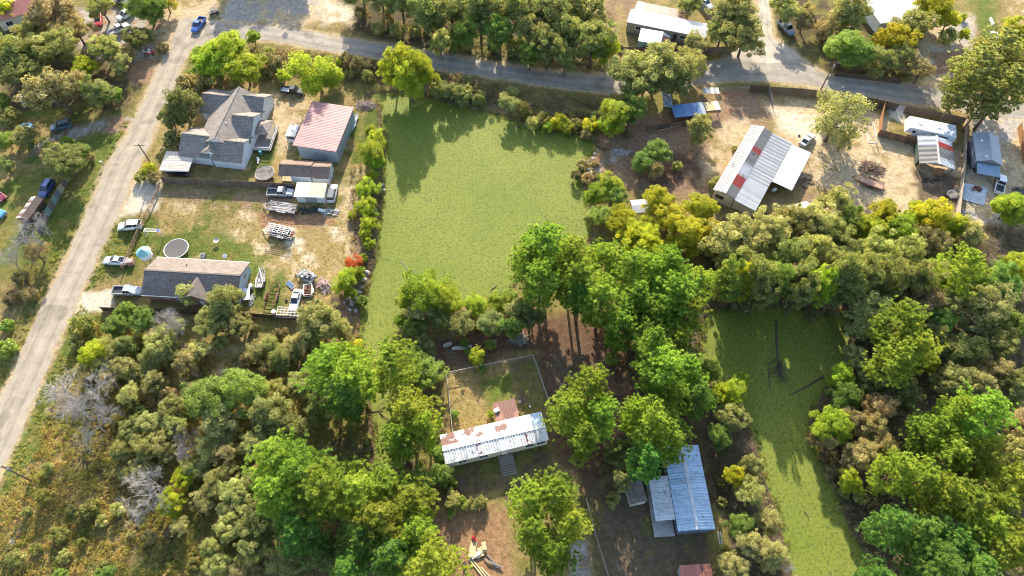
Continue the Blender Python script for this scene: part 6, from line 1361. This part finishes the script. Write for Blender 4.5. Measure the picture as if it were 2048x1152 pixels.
plank_fence('plank_fence', 'reddish brown panel fence between sandy yard and travel trailer', [(1754, 272), (1796, 283), (1838, 294)], 2.0, [plain('boards_redbrown', (.20, .10, .06), .85, .4, 2), WOODD], 1.2)
plank_fence('plank_divider', 'long weathered plank divider between the open shed and grey shed', [(1931, 240), (1925, 330), (1909, 442)], 1.0, [plain('boards_bleached', (.40, .34, .27), .9, .35, 2)], h2=2.2)
plank_fence('plank_fence', 'orange plank fence at the picture edge by the sandy drive', [(2034, 256), (2040, 290), (2048, 330)], 1.9, [WOODO])
plank_fence('plank_fence', 'brown plank fence in front of the far mobile home', [(1246, 107), (1300, 106), (1400, 107), (1462, 106)], 1.9, [FENB, FENB2])
plank_fence('plank_fence', 'plank fence beside the lawn of the far mobile home', [(1208, 62), (1246, 106)], 1.7, [WOODG])
plank_fence('plank_fence', 'grey plank fence running behind the far mobile home', [(1392, 4), (1428, 54)], 1.8, [WOODG])
plank_fence('plank_fence', 'shaded plank fence under the road behind the leafy tree', [(1668, 152), (1740, 160), (1800, 168)], 1.2, [WOODD])
plank_fence('plank_fence', 'rough brown plank fence below the blue shelter', [(1290, 262), (1340, 256), (1400, 248)], 1.6, [FENB, WOODD])
def rail_fence(name, label, px, h, rails, m_, step=2.6, r=.05, cat='fence', mr=None):
    P = GL(px); c = P[0]; t = thing(name, label, cat, (c.x, c.y, 0), 0)
    for i in range(len(P) - 1):
        a, b = P[i] - c, P[i + 1] - c; L = (b - a).length; n = max(1, round(L / step))
        for j in range(n + (1 if i == len(P) - 2 else 0)):
            q = a.lerp(b, j / n); mb = MB(); mb.tube((q.x, q.y, 0), (q.x, q.y, h), r * 1.2, r * 1.2, 6); part('fence_post', mb, m_, t)
        for z in rails:
            mb = MB(); mb.tube((a.x, a.y, z), (b.x, b.y, z), r, r, 6); part('rail', mb, mr or m_, t)
    return t
rail_fence('rail_fence', 'brown post and rail fence along the road beside the white cars', [(322, 378), (300, 425), (276, 476), (248, 541)], 1.45, (.4, .75, 1.1, 1.4), WOODB, 2.4, .06)
GALV = plain('pipe_galvanised', (.46, .44, .41), .45, .15, 2, .3)
t = rail_fence('yard_fence', 'white topped pipe fence round the yard of the rusty mobile home', [(906, 868), (894, 751), (1066, 716), (1099, 812)], 1.35, (1.32,), GALV, 3.0, .05); 
for i in range(1, 3):
    pass
mw, nt_, b_w = newmat('wire_mesh'); nt_.links.new(mixc(nt_, noise(nt_, 3), (.3, .3, .3), (.2, .2, .2)), b_w.inputs['Base Color'])
P = GL([(906, 868), (894, 751), (1066, 716), (1099, 812)]); c0 = P[0]
for i in range(3):
    a, b = P[i] - c0, P[i + 1] - c0; L = (b - a).length; mb = MB(); n = int(L / .5)
    for z in (.1, .5, .9): mb.bar((a.x, a.y, z), (b.x, b.y, z), .012)
    for j in range(n): q = a.lerp(b, j / n); mb.bar((q.x, q.y, .05), (q.x, q.y, 1.3), .01)
    part('wire_panel', mb, mw, t)
rail_fence('wire_gate', 'grey wire gate with rails beside the road and dark plank fence', [(1438, 184), (1466, 183), (1496, 182)], 1.5, (.3, .7, 1.1, 1.45), WOODG, 2.5, .04, 'gate')
rail_fence('rail_fence', 'two-rail timber fence by the drive near the blue-roofed house', [(1172, 1000), (1190, 1070), (1218, 1160)], 1.1, (.5, 1.0), WOODG, 3.0, .07)
rail_fence('pipe_rail', 'low pale pipe rail in the dirt yard below the blue shelter', [(1318, 264), (1366, 252)], .5, (.45,), GALV, 3.0, .05, 'rail')
rail_fence('pipe_rail', 'thin pale pipe rail near the gravel drive past the turnoff', [(1924, 76), (1960, 66)], .6, (.55,), GALV, 3.0, .04, 'rail')

# ------------------------------------------------------------------ utility poles
def pole(label, base, top, cans=0):
    p = G(*base); h = 9.0; best = 9
    for k in range(60, 140):
        x, y = PXS(np.array([p.x]), np.array([p.y]), k / 10); dd = (x[0] - top[0]) ** 2 + (y[0] - top[1]) ** 2
        if k == 60 or dd < best: best = dd; h = k / 10
    t = thing('utility_pole', label, 'utility pole', (p.x, p.y, 0), 0, 'utility poles'); mb = MB(); mb.tube((0, 0, -.2), (0, 0, h), .17, .11, 8); part('pole', mb, wood('pole_wood', (.17, .11, .075)), t)
    mb = MB(); mb.bar((-1.2, .0, h - .5), (1.2, .0, h - .5), .1, .12); ca = part('cross_arm', mb, WOODD, t)
    for x in (-1.1, 0, 1.1):
        mb = MB(); mb.tube((x, 0, h - .44), (x, 0, h - .25), .05, .03, 6); part('insulator', mb, TRIM, ca)
    for i in range(cans):
        mb = MB(); mb.tube((.28, -.1, h - 1.9), (.28, -.1, h - 1.0), .22, .22, 10); mb.tube((.28, -.1, h - 1.0), (.28, -.1, h - .85), .1, .06, 8); part('transformer', mb, STEEL, t)
    return t
pole('leaning brown utility pole beside the carport', (308, 336), (272, 291)); pole('utility pole with transformer by the brown plank fence', (1641, 181), (1664, 120), 1); pole('utility pole on the grass verge at the field corner', (64, 962), (4, 930), 1)

# ------------------------------------------------------------------ yard things
def trampoline(label, px, py, r, matm, ringm, sag=.0):
    p = G(px, py, .9); t = thing('trampoline', label, 'trampoline', (p.x, p.y, 0)); n = 28
    mb = MB(); mb.v = [(math.cos(2 * math.pi * k / n) * r * .96, math.sin(2 * math.pi * k / n) * r * .96, .9) for k in range(n)] + [(0, 0, .9 - sag)]; mb.f = [(k, (k + 1) % n, n) for k in range(n)]; part('jump_mat', mb, matm, t)
    ri = MB(); ring = lambda rr, z: [(math.cos(2 * math.pi * k / n) * rr, math.sin(2 * math.pi * k / n) * rr, z) for k in range(n)]
    ri.loft([ring(r * .955, .9), ring(r * .985, .95), ring(r * 1.02, .9), ring(r * .985, .86)], False); part('rim', ri, ringm, t)
    for k in range(6):
        a = k * math.pi / 3; mb = MB(); mb.tube((math.cos(a) * r, math.sin(a) * r, 0), (math.cos(a) * r, math.sin(a) * r, .88), .03, .03, 6); part('leg', mb, STEEL, t)
trampoline('large round black trampoline behind the grey-roofed house', 352, 497, 2.45, plain('tramp_mat', (.085, .077, .073), .8, .1, 1), TRIM, .1)
trampoline('round trampoline with a torn patchy mat behind the plank fence', 529, 346, 2.1, plain('pool_cover', (.17, .15, .13), .8, .8, 1.1), STEEL, .12)
# play water tower with teal cone roof
p = G(306, 528, 0); t = thing('play_tower', 'small white tank tower with a teal cone roof by the rail fence', 'tower', (p.x, p.y, 0))
n = 14; ring = lambda rr, z: [(math.cos(2 * math.pi * k / n) * rr, math.sin(2 * math.pi * k / n) * rr, z) for k in range(n)]
mb = MB(); mb.loft([ring(1.25, 3.0), ring(1.25, 4.3)]); part('tank', mb, TRIM, t); mb = MB(); mb.loft([ring(1.45, 4.3), ring(.05, 5.2)]); part('cone_roof', mb, plain('roof_teal', (.20, .42, .40), .5, .2, 1.5), t)
for k in range(4):
    a = k * math.pi / 2 + .6; mb = MB(); mb.tube((math.cos(a) * 1.3, math.sin(a) * 1.3, 0), (math.cos(a) * 1.0, math.sin(a) * 1.0, 3.0), .09, .07, 6); part('leg', mb, STEEL, t)
mb = MB()
for k in range(4):
    a = k * math.pi / 2 + .6; b = a + math.pi / 2; mb.bar((math.cos(a) * 1.2, math.sin(a) * 1.2, 1.0), (math.cos(b) * 1.05, math.sin(b) * 1.05, 2.4), .05)
part('brace', mb, STEEL, t)
# play bars with blue band
p = G(312, 472, 0); t = thing('play_bars', 'white monkey bars with a blue end beside the trampoline', 'play set', (p.x, p.y, 0), -.05); mb = MB()
for s in (-.3, .3): mb.bar((-1.7, s, 2.0), (1.7, s, 2.0), .08)
for i in range(9): mb.bar((-1.6 + i * .4, -.3, 2.0), (-1.6 + i * .4, .3, 2.0), .06)
part('ladder', mb, TRIM, t); mb = MB()
for x in (-1.7, 1.7):
    for s in (-.3, .3): mb.tube((x, s, 0), (x, s, 2.0), .05, .05, 6)
part('post', mb, TRIM, t); mb = MB(); mb.box((1.35, 0, 2.06), (.5, .66, .06)); part('end_plate', mb, plain('plastic_blue', (.1, .12, .55), .4, .1, 2), t)
def barrel(label, px, py, m_, h=.9, r=.3, lay=False, cat='barrel', name='barrel', rz=0.0):
    p = G(px, py, .4); mb = MB(); n = 12; ring = lambda rr, z: [(math.cos(2 * math.pi * k / n) * rr, math.sin(2 * math.pi * k / n) * rr, z) for k in range(n)]
    mb.loft([ring(r * .92, 0), ring(r, .05), ring(r, h * .33), ring(r * 1.04, h * .36), ring(r, h * .39), ring(r, h * .64), ring(r * 1.04, h * .67), ring(r, h * .7), ring(r, h - .05), ring(r * .92, h)])
    o = single(name, mb, m_, label, cat, (p.x, p.y, 0), rz, smooth=False)
    if lay: o.rotation_euler = (R(90), 0, rz); o.location.z = r
    return o
PLW = plain('plastic_white', (.7, .7, .68), .5, .1, 2); PLB = plain('plastic_teal', (.10, .32, .34), .45, .2, 2)
barrel('white drum beside the corner of the grey-roofed house', 502, 573, PLW, .9, .45); barrel('teal drum by the hip-roofed house porch', 521, 305, PLB, .9, .4)
barrel('small white tub on the shaded lawn, far one of three', 515, 315, PLW, .35, .3); barrel('small white tub on the shaded lawn, middle one of three', 516, 319, PLW, .35, .3); barrel('small white tub on the shaded lawn, near one of three', 515, 324, PLW, .3, .22)
barrel('white drum beside the metal rack near the near fence', 548, 625, PLW, .9, .45); barrel('white propane tank on sand beside the shed scrap', 637, 419, PLW, 1.6, .35, True, 'tank', 'propane_tank', 1.3)
barrel('black drum beside the timber stack', 929, 1128, DARKM, .9, .3); barrel('orange pot on the plank divider fence', 1913, 373, plain('clay_orange', (.5, .27, .12), .7, .2, 2), .5, .45)
barrel('white bucket on the shaded dirt yard', 1060, 812, PLW, .3, .2); barrel('white bucket by the lumber drums of the pond yard', 866, 716, PLW, .6, .3)
def disc(label, px, py, r, name, cat, m_, tilt=.6, h=.8):
    p = G(px, py, h); t = thing(name, label, cat, (p.x, p.y, 0)); mb = MB(); n = 16
    rg_ = [[(math.cos(2 * math.pi * k / n) * rr, math.sin(2 * math.pi * k / n) * rr, z) for k in range(n)] for rr, z in ((.02, 0), (r * .6, .06), (r, .2))]; mb.loft(rg_, False); o = part('dish', mb, m_, t, True); o.location = (0, 0, h); o.rotation_euler = (tilt, 0, .4)
    mb = MB(); mb.tube((0, 0, 0), (0, 0, h), .04, .04, 6); part('mast', mb, STEEL, t)
disc('white satellite dish on the lawn behind the grey-roofed house', 450, 512, .45, 'satellite_dish', 'satellite dish', PLW); disc('pale stone bird bath on the dry lawn', 433, 482, .6, 'bird_bath', 'bird bath', CONC, 0, .6)
p = G(205, 328, .5); t = thing('mailbox', 'white mailbox on a post at the road verge', 'mailbox', (p.x, p.y, 0)); mb = MB(); mb.box((0, 0, .55), (.12, .12, 1.1)); part('post', mb, WOODG, t); mb = MB(); mb.box((0, 0, 1.25), (.5, .25, .3)); part('box', mb, PLW, t)
# brick mailbox / planter by the rail fence
p = G(262, 524, .5); t = thing('brick_planter', 'square red brick planter by the white sedan', 'planter', (p.x, p.y, 0), .2); mb = MB(); mb.box((0, 0, .55), (1.2, 1.2, 1.1)); part('walls', mb, BRICK, t); mb = MB(); mb.box((0, 0, 1.12), (.8, .8, .05)); part('soil', mb, CONC, t)
p = G(406, 513, .4); t = thing('air_conditioner', 'boxy air conditioner behind the grey-roofed house', 'air conditioner', (p.x, p.y, 0), -.05); mb = MB(); mb.box((0, 0, .45), (.95, .95, .9)); part('case', mb, STEEL, t); mb = MB(); mb.tube((0, 0, .9), (0, 0, .95), .36, .36, 12); part('fan_grille', mb, DARKM, t)
# white tank and bench beside the grey-roofed house end
p = G(494, 590, .5); t = thing('work_bench', 'white bench with tools at the grey-roofed house end wall', 'bench', (p.x, p.y, 0), .2); mb = MB(); mb.box((0, 0, .9), (1.3, 2.8, .1)); part('top', mb, PLW, t)
for sx in (-.5, .5):
    for sy in (-1.2, 1.2):
        mb = MB(); mb.box((sx, sy, .45), (.08, .08, .9)); part('leg', mb, STEEL, t)
# white metal rack lying by the fence
p = G(580, 627, .9); t = thing('metal_rack', 'white metal grid rack in front of the old white sedan', 'rack', (p.x, p.y, 0), -.06); mb = MB()
for i in range(8): mb.bar((-2.4 + i * .68, -1.0, 1.1), (-2.4 + i * .68, 1.0, 1.5), .08)
for j in range(5): mb.bar((-2.45, -1.0 + j * .5, 1.1 + j * .1), (2.45, -1.0 + j * .5, 1.1 + j * .1), .08)
part('grid', mb, TRIM, t); mb = MB()
for x in (-2.3, 2.3):
    for y, z in ((-1, 1.1), (1, 1.5)): mb.bar((x, y, 0), (x, y, z), .08)
part('leg', mb, STEEL, t)
# solar panel
p = G(581, 570, .2); t = thing('solar_panel', 'blue-grey solar panel leaning on the grass by the trailers', 'solar panel', (p.x, p.y, .02), -.75); mb = MB(); mb.slab([(-1.0, -.5, .15), (1.0, -.5, .15), (1.0, .5, .4), (-1.0, .5, .4)], .04); part('frame', mb, TRIM, t)
for i in range(4):
    mb = MB(); mb.slab([(-.95 + i * .48, -.45, .18), (-.52 + i * .48, -.45, .18), (-.52 + i * .48, .45, .405), (-.95 + i * .48, .45, .405)], .01); part('cell', mb, plain('solar_cell', (.16, .22, .30), .2, .2, 2), t)
# ladders
def ladder(label, pa, pb, m_, w_=.5, n=9, z=.1, name='ladder'):
    a = G(*pa, z); b = G(*pb, z); t = thing(name, label, 'ladder', (a.x, a.y, z), math.atan2(b.y - a.y, b.x - a.x)); L = (b - a).length
    for s in (-1, 1):
        mb = MB(); mb.bar((0, s * w_ / 2, 0), (L, s * w_ / 2, 0), .08); part('side_rail', mb, m_, t)
    rg_ = MB().bar((0, -w_ / 2, 0), (0, w_ / 2, 0), .06).mesh('rung')
    for i in range(n): inst(rg_, 'rung', m_, t, ((i + .5) * L / n, 0, 0))
ladder('white metal ladder lying beyond the blue-roofed house', (1438, 1063), (1444, 1098), PLW, .45, 8); ladder('silver ladder lying in the weeds near the lower left corner', (36, 1058), (30, 1078), STEEL, .8, 7); ladder('pale ladder lying below the silver one in the weeds', (27, 1080), (18, 1098), PLW, .7, 7)
# fallen logs, lumber, brush and rock piles
def log(label, pa, pb, r, z=-.25, twigs=0, m_=None, name='fallen_log', flare=0):
    a = G(*pa, z); b = G(*pb, z); t = thing(name, label, 'log', (a.x, a.y, z)); d = b - a; mb = MB(); m1 = d * .5 + Vector((random.uniform(-.2, .2), 0, 0)); mb.tube((0, 0, 0), m1, r, r * .85, 7); mb.tube(m1, d, r * .85, r * .5, 7); part('trunk', mb, m_ or WOODD, t)
    if twigs:
        mb = MB(); rl_ = random.Random(int(pa[0]))
        for i in range(twigs):
            f = rl_.uniform(.65, 1.0); q = d * f; an = math.atan2(d.y, d.x) + rl_.uniform(-1.1, 1.1); Lb = rl_.uniform(1.0, 3.4); e_ = q + Vector((math.cos(an) * Lb, math.sin(an) * Lb, rl_.uniform(0, .5))); mb.tube(q, e_, .06, .02, 4, False)
            for k in range(3):
                q2 = q.lerp(e_, rl_.uniform(.4, 1)); an2 = an + rl_.uniform(-.8, .8); mb.tube(q2, q2 + Vector((math.cos(an2) * .9, math.sin(an2) * .9, rl_.uniform(0, .3))), .03, .01, 3, False)
        part('branches', mb, m_ or WOODD, t)
log('fallen dead tree lying in the shaded pond', (1553, 640), (1557, 745), .22, -.3, 34); log('dark log jutting from the far bank of the shaded pond', (1648, 752), (1584, 788), .2, -.3); log('second dark log along the shaded pond edge', (1537, 735), (1540, 780), .14, -.3)
log('floating stick in the big pond near the lime willow', (802, 522), (822, 548), .06, -.3, 4, DEADW); log('dark stick in the big pond off the near shore', (982, 580), (994, 570), .09, -.3); log('short branch floating in the narrow pond', (1608, 1022), (1618, 1038), .09, -.3); log('twig in the pond channel off the near shore', (735, 640), (738, 648), .07, -.3)
log('crooked driftwood below the rusty mobile home trees', (765, 930), (800, 940), .16, -.3, 10); log('mossy log across the channel near the grove', (715, 826), (765, 822), .14, -.3, 5)
for i, (px, py, rz, L_) in enumerate(((895, 690, .35, 1.6), (915, 697, .05, 2.0), (935, 695, .2, 1.8), (985, 685, .25, 1.6))):
    p = G(px, py, .2); mb = MB(); mb.box((0, 0, .25), (L_, .5, .5)); mb.box((.1, .1, .55), (L_ * .7, .35, .15)); single('concrete_block', mb, CONC, 'pale concrete block by the pond yard, %s' % ('nearest the channel', 'second along', 'third along', 'under the small tree')[i], 'block', (p.x, p.y, 0), rz, 'concrete blocks')
def rocks(prefix, spots, m_, group, name='rock'):
    for i, (px, py, s) in enumerate(spots):
        p = G(px, py, 0); rg_ = random.Random(i + int(px)); bm = bmesh.new(); bmesh.ops.create_icosphere(bm, subdivisions=1, radius=1)
        for v in bm.verts: v.co = Vector((v.co.x * s * rg_.uniform(.8, 1.2), v.co.y * s * .7 * rg_.uniform(.8, 1.2), max(v.co.z, -.3) * s * .5 * rg_.uniform(.7, 1.2)))
        me = bpy.data.meshes.new(name); bm.to_mesh(me); bm.free(); o = inst(me, name, m_, None, (p.x, p.y, .05), rg_.uniform(0, 3)); tag(o, prefix, name.split('_')[-1], group)
rocks('pale concrete chunk on the pond bank below the lime willow', [(695, 598, .7), (704, 608, .8), (712, 596, .6), (716, 604, .6), (718, 585, .7), (724, 575, .6), (700, 620, .5), (712, 622, .5), (728, 560, .8), (733, 545, .9), (690, 605, .5)], CONC, 'concrete chunks on the bank', 'concrete_chunk')
rocks('grey stone on the rocky point of the far pond bank', [(1172, 330, .6), (1178, 322, .5), (1184, 330, .5), (1176, 340, .6), (1186, 318, .5), (1190, 308, .5), (1182, 345, .5), (1168, 322, .4), (1195, 300, .5), (1188, 338, .4), (1180, 352, .5)], CONC, 'stones on the rocky point')
rocks('dark stump at the pond edge below the yellow weeds', [(1036, 254, .45), (1056, 250, .5), (1082, 250, .45), (1090, 252, .45), (1106, 264, .6), (1130, 262, .5), (1136, 266, .5), (1140, 272, .55), (1100, 253, .4)], WOODD, 'stumps along the pond edge', 'tree_stump')
rocks('broken slab on the bank behind the shop', [(765, 370, .6), (768, 380, .5), (757, 385, .5), (750, 420, .7), (752, 430, .8), (760, 345, .4), (745, 470, .4)], CONC, 'broken slabs on the bank', 'rubble_block')
def pile(name, label, cat, px, py, rx, ry, n, m_, L=(1, 2.4), h=.8, seed=1, th=.07):
    p = G(px, py, 0); rl_ = random.Random(seed); mb = MB()
    for i in range(n):
        a = rl_.uniform(0, 6.28); q = rl_.uniform(0, 1) ** .6; x, y = math.cos(a) * rx * q, math.sin(a) * ry * q; z = h * (1 - q) * rl_.uniform(.2, 1); an = rl_.uniform(0, 3.14); ln = rl_.uniform(*L)
        mb.bar((x - math.cos(an) * ln / 2, y - math.sin(an) * ln / 2, max(.04, z + rl_.uniform(-.2, .2))), (x + math.cos(an) * ln / 2, y + math.sin(an) * ln / 2, max(.04, z + rl_.uniform(-.2, .2))), th * rl_.uniform(.5, 1.6))
    return tag(part(name, mb, m_), label, cat) if False else single(name, mb, m_, label, cat, (p.x, p.y, .02))
pile('brush_pile', 'brown brush pile beside the rusty deck trailer', 'brush pile', 1744, 338, 2.6, 2.2, 150, plain('brush_brown', (.20, .13, .09), .9, .6, 2), (1, 2.6), 1.0, 3, .06)
pile('scrap_pile', 'heap of reddish pipes and scrap near the lime willow', 'scrap', 648, 572, 2.0, 1.5, 80, plain('scrap_pinkish', (.5, .35, .30), .7, .5, 2), (1, 2.2), .8, 4, .08)
pile('board_pile', 'jumble of rough boards behind the red-roofed shop', 'scrap', 731, 212, 2.4, 1.6, 110, plain('scrap_mauve', (.28, .22, .19), .9, .5, 2), (.8, 1.8), .9, 5, .09)
pile('scrap_pile', 'junk and crates in front of the yellow-roofed shed', 'scrap', 618, 422, 2.6, .9, 60, JUNKD, (.5, 1.4), .5, 6, .12)
pile('scrap_pile', 'pallets and bins on the sand beside the yellow-roofed shed', 'scrap', 662, 425, 1.6, 1.2, 50, JUNKW, (.6, 1.5), .6, 7, .1)
pile('scrap_pile', 'rusty machinery on the tarp by the plank divider', 'scrap', 1952, 378, 1.3, .7, 50, RUSTM, (.4, 1.2), .6, 8, .12)
pile('scrap_pile', 'dark junk strewn between the plank divider and grey shed', 'scrap', 1940, 322, .9, 3.6, 160, JUNKD, (.4, 1.2), .7, 9, .12)
pile('scrap_pile', 'bent pale pipes below the tarp at the wood edge', 'scrap', 1932, 428, 1.6, 1.0, 40, JUNKW, (.8, 2.0), .7, 10, .06)
pile('scrap_pile', 'odds and ends under the porch of the striped building', 'scrap', 1608, 365, 2.2, 1.6, 45, plain('scrap_brown', (.22, .13, .09), .8, .6, 2), (.3, .9), .5, 11, .12)
pile('scrap_pile', 'grey rubble on the pond yard point', 'scrap', 1242, 305, 2.4, 1.2, 60, JUNKW, (.3, .9), .3, 12, .1)
pile('scrap_pile', 'tools and scrap beside the work bench at the house end', 'scrap', 503, 600, .5, 1.4, 40, JUNKW, (.3, .9), .6, 13, .1)
pile('scrap_pile', 'pots and bits behind the open timber shed', 'scrap', 1860, 362, 2.0, .7, 40, JUNKD, (.3, 1.0), .4, 14, .1)
pile('leaf_heap', 'pale dry brush heap under the cedar in the grove', 'brush pile', 1036, 678, 1.7, 1.3, 130, plain('brush_pale', (.36, .33, .28), .9, .5, 2), (.6, 1.6), 1.1, 15, .06)
# timber stack on bare earth, long beams
p = G(962, 1098, 0); rl_ = random.Random(9)
for i in range(9):
    mb = MB(); mb.box((0, 0, 0), (rl_.uniform(1.2, 2.6), rl_.uniform(.4, 1.1), .05)); q = G(945 + rl_.uniform(0, 26), 1090 + rl_.uniform(0, 26), 0); single('plywood_sheet', mb, WOODY if i % 3 else TRIM, 'pale plywood sheet in the heap on bare earth', 'board', (q.x, q.y, .06 + i * .06), rl_.uniform(0, 3), 'plywood sheets in the heap')
for i in range(6):
    mb = MB(); mb.box((0, 0, 0), (2.6, .16, .1)); q = G(982 + (i % 3) * 4, 1122 + i * 1.5, 0); single('lumber_board', mb, WOODG, 'grey board fanned below the plywood heap', 'board', (q.x, q.y, .1 + .05 * i), 2.2 + i * .12, 'boards below the plywood heap')
for i, (a, b) in enumerate((((938, 1118), (975, 1165)), ((942, 1116), (982, 1165)), ((962, 1134), (990, 1165)))):
    a = G(*a); b = G(*b); mb = MB(); mb.bar((0, 0, .12), b - a + Vector((0, 0, .12)), .22, .2); single('timber_beam', mb, WOODY, 'long yellow timber beam on bare earth', 'beam', (a.x, a.y, 0), 0, 'yellow timber beams')
p = G(948, 1078, .4); mb = MB(); mb.box((0, 0, .4), (.5, .8, .8)); mb.box((.1, .2, .9), (.3, .3, .3)); mb.bar((0, -.3, .8), (.5, -.9, 1.2), .06); single('garden_machine', mb, RP, 'small red garden machine beside the boards', 'machine', (p.x, p.y, 0), .5)
# grey tarp on the ground, hammock frame, table, pool things
me_t = bpy.data.meshes.new('tarp'); tv = []; tf = []; ta = [G(1926, 366), G(1974, 376), G(1968, 412), G(1926, 400)]
for j in range(9):
    for i in range(9):
        q = (ta[0].lerp(ta[1], i / 8)).lerp(ta[3].lerp(ta[2], i / 8), j / 8); tv.append((q.x - ta[0].x, q.y - ta[0].y, .06 + random.uniform(0, .12)))
for j in range(8):
    for i in range(8): tf.append((j * 9 + i, j * 9 + i + 1, j * 9 + i + 10, j * 9 + i + 9))
me_t.from_pydata(tv, [], tf); o = inst(me_t, 'ground_tarp', plain('tarp_pale_blue', (.42, .47, .52), .5, .35, .8), None, ta[0]); tag(o, 'pale blue tarp spread on the ground by the plank divider', 'tarp')
p = G(1742, 270, 0); t = thing('goal_frame', 'white tubular goal frame beside the orange-brown plank fence', 'goal', (p.x, p.y, 0), 1.45); mb = MB()
for y in (-.9, .9): mb.bar((-2.6, y, 0), (-2.2, y * .3, 2.0), .09); mb.bar((2.6, y, 0), (2.2, y * .3, 2.0), .09); mb.bar((-2.6, y, .05), (2.6, y, .05), .09)
mb.bar((-2.2, 0, 2.0), (2.2, 0, 2.0), .09); mb.bar((-2.6, -.9, .05), (-2.6, .9, .05), .09); part('tube_frame', mb, PLW, t)
p = G(1546, 385, 0); t = thing('yard_grill', 'white and black barrel grill in shade by the striped building', 'grill', (p.x, p.y, 0), .6); mb = MB(); mb.tube((-.5, 0, .9), (.5, 0, .9), .35, .35, 10); part('drum', mb, PLW, t)
for x in (-.4, .4):
    mb = MB(); mb.bar((x, -.3, 0), (x, 0, .8), .05); mb.bar((x, .3, 0), (x, 0, .8), .05); part('leg', mb, DARKM, t)
for i, (px, py, s) in enumerate(((1598, 272, .8), (1040, 804, .7), (573, 602, .8), (1690, 385, .8))):
    p = G(px, py, 0); o = inst(TY, 'loose_tyre', TYRE if i in (0, 2) else PLW, None, (p.x, p.y, .12), 0, s); o.rotation_euler = (R(90), 0, 0); tag(o, ('rust-brown tyre on sand by the striped building', 'white tyre ring on the shaded yard', 'loose tyre on grass by the bare trailer frame', 'pale tyre in the sandy yard under the thin tree')[i], 'tyre')
p = G(1990, 70, 0)
for i, (a, b, w_) in enumerate((((1979, 38), (1985, 52), .4), ((1985, 64), (1994, 86), 1.4))):
    A = G(*a); B = G(*b); d = B - A; mb = MB(); mb.box((d.length / 2, 0, .3), (d.length, w_, .6)); mb.box((d.length / 2, 0, .63), (d.length * .9, w_ * .8, .06)); single('long_crate', mb, PLW, ('thin', 'wide')[i] + ' white crate on the green strip past the turnoff', 'crate', (A.x, A.y, 0), math.atan2(d.y, d.x))

# things that look alike are told apart by their order along the picture
bpy.context.view_layer.update()
dup = {}
for o in list(scene.objects):
    if o.parent is None and o.get('label') and not o.get('kind'): dup.setdefault(o['label'], []).append(o)
number_labels([(o, lb, float(PXS(np.array([o.location.x]), np.array([o.location.y]), o.location.z)[0][0])) for lb, os_ in dup.items() if len(os_) > 1 for o in os_])
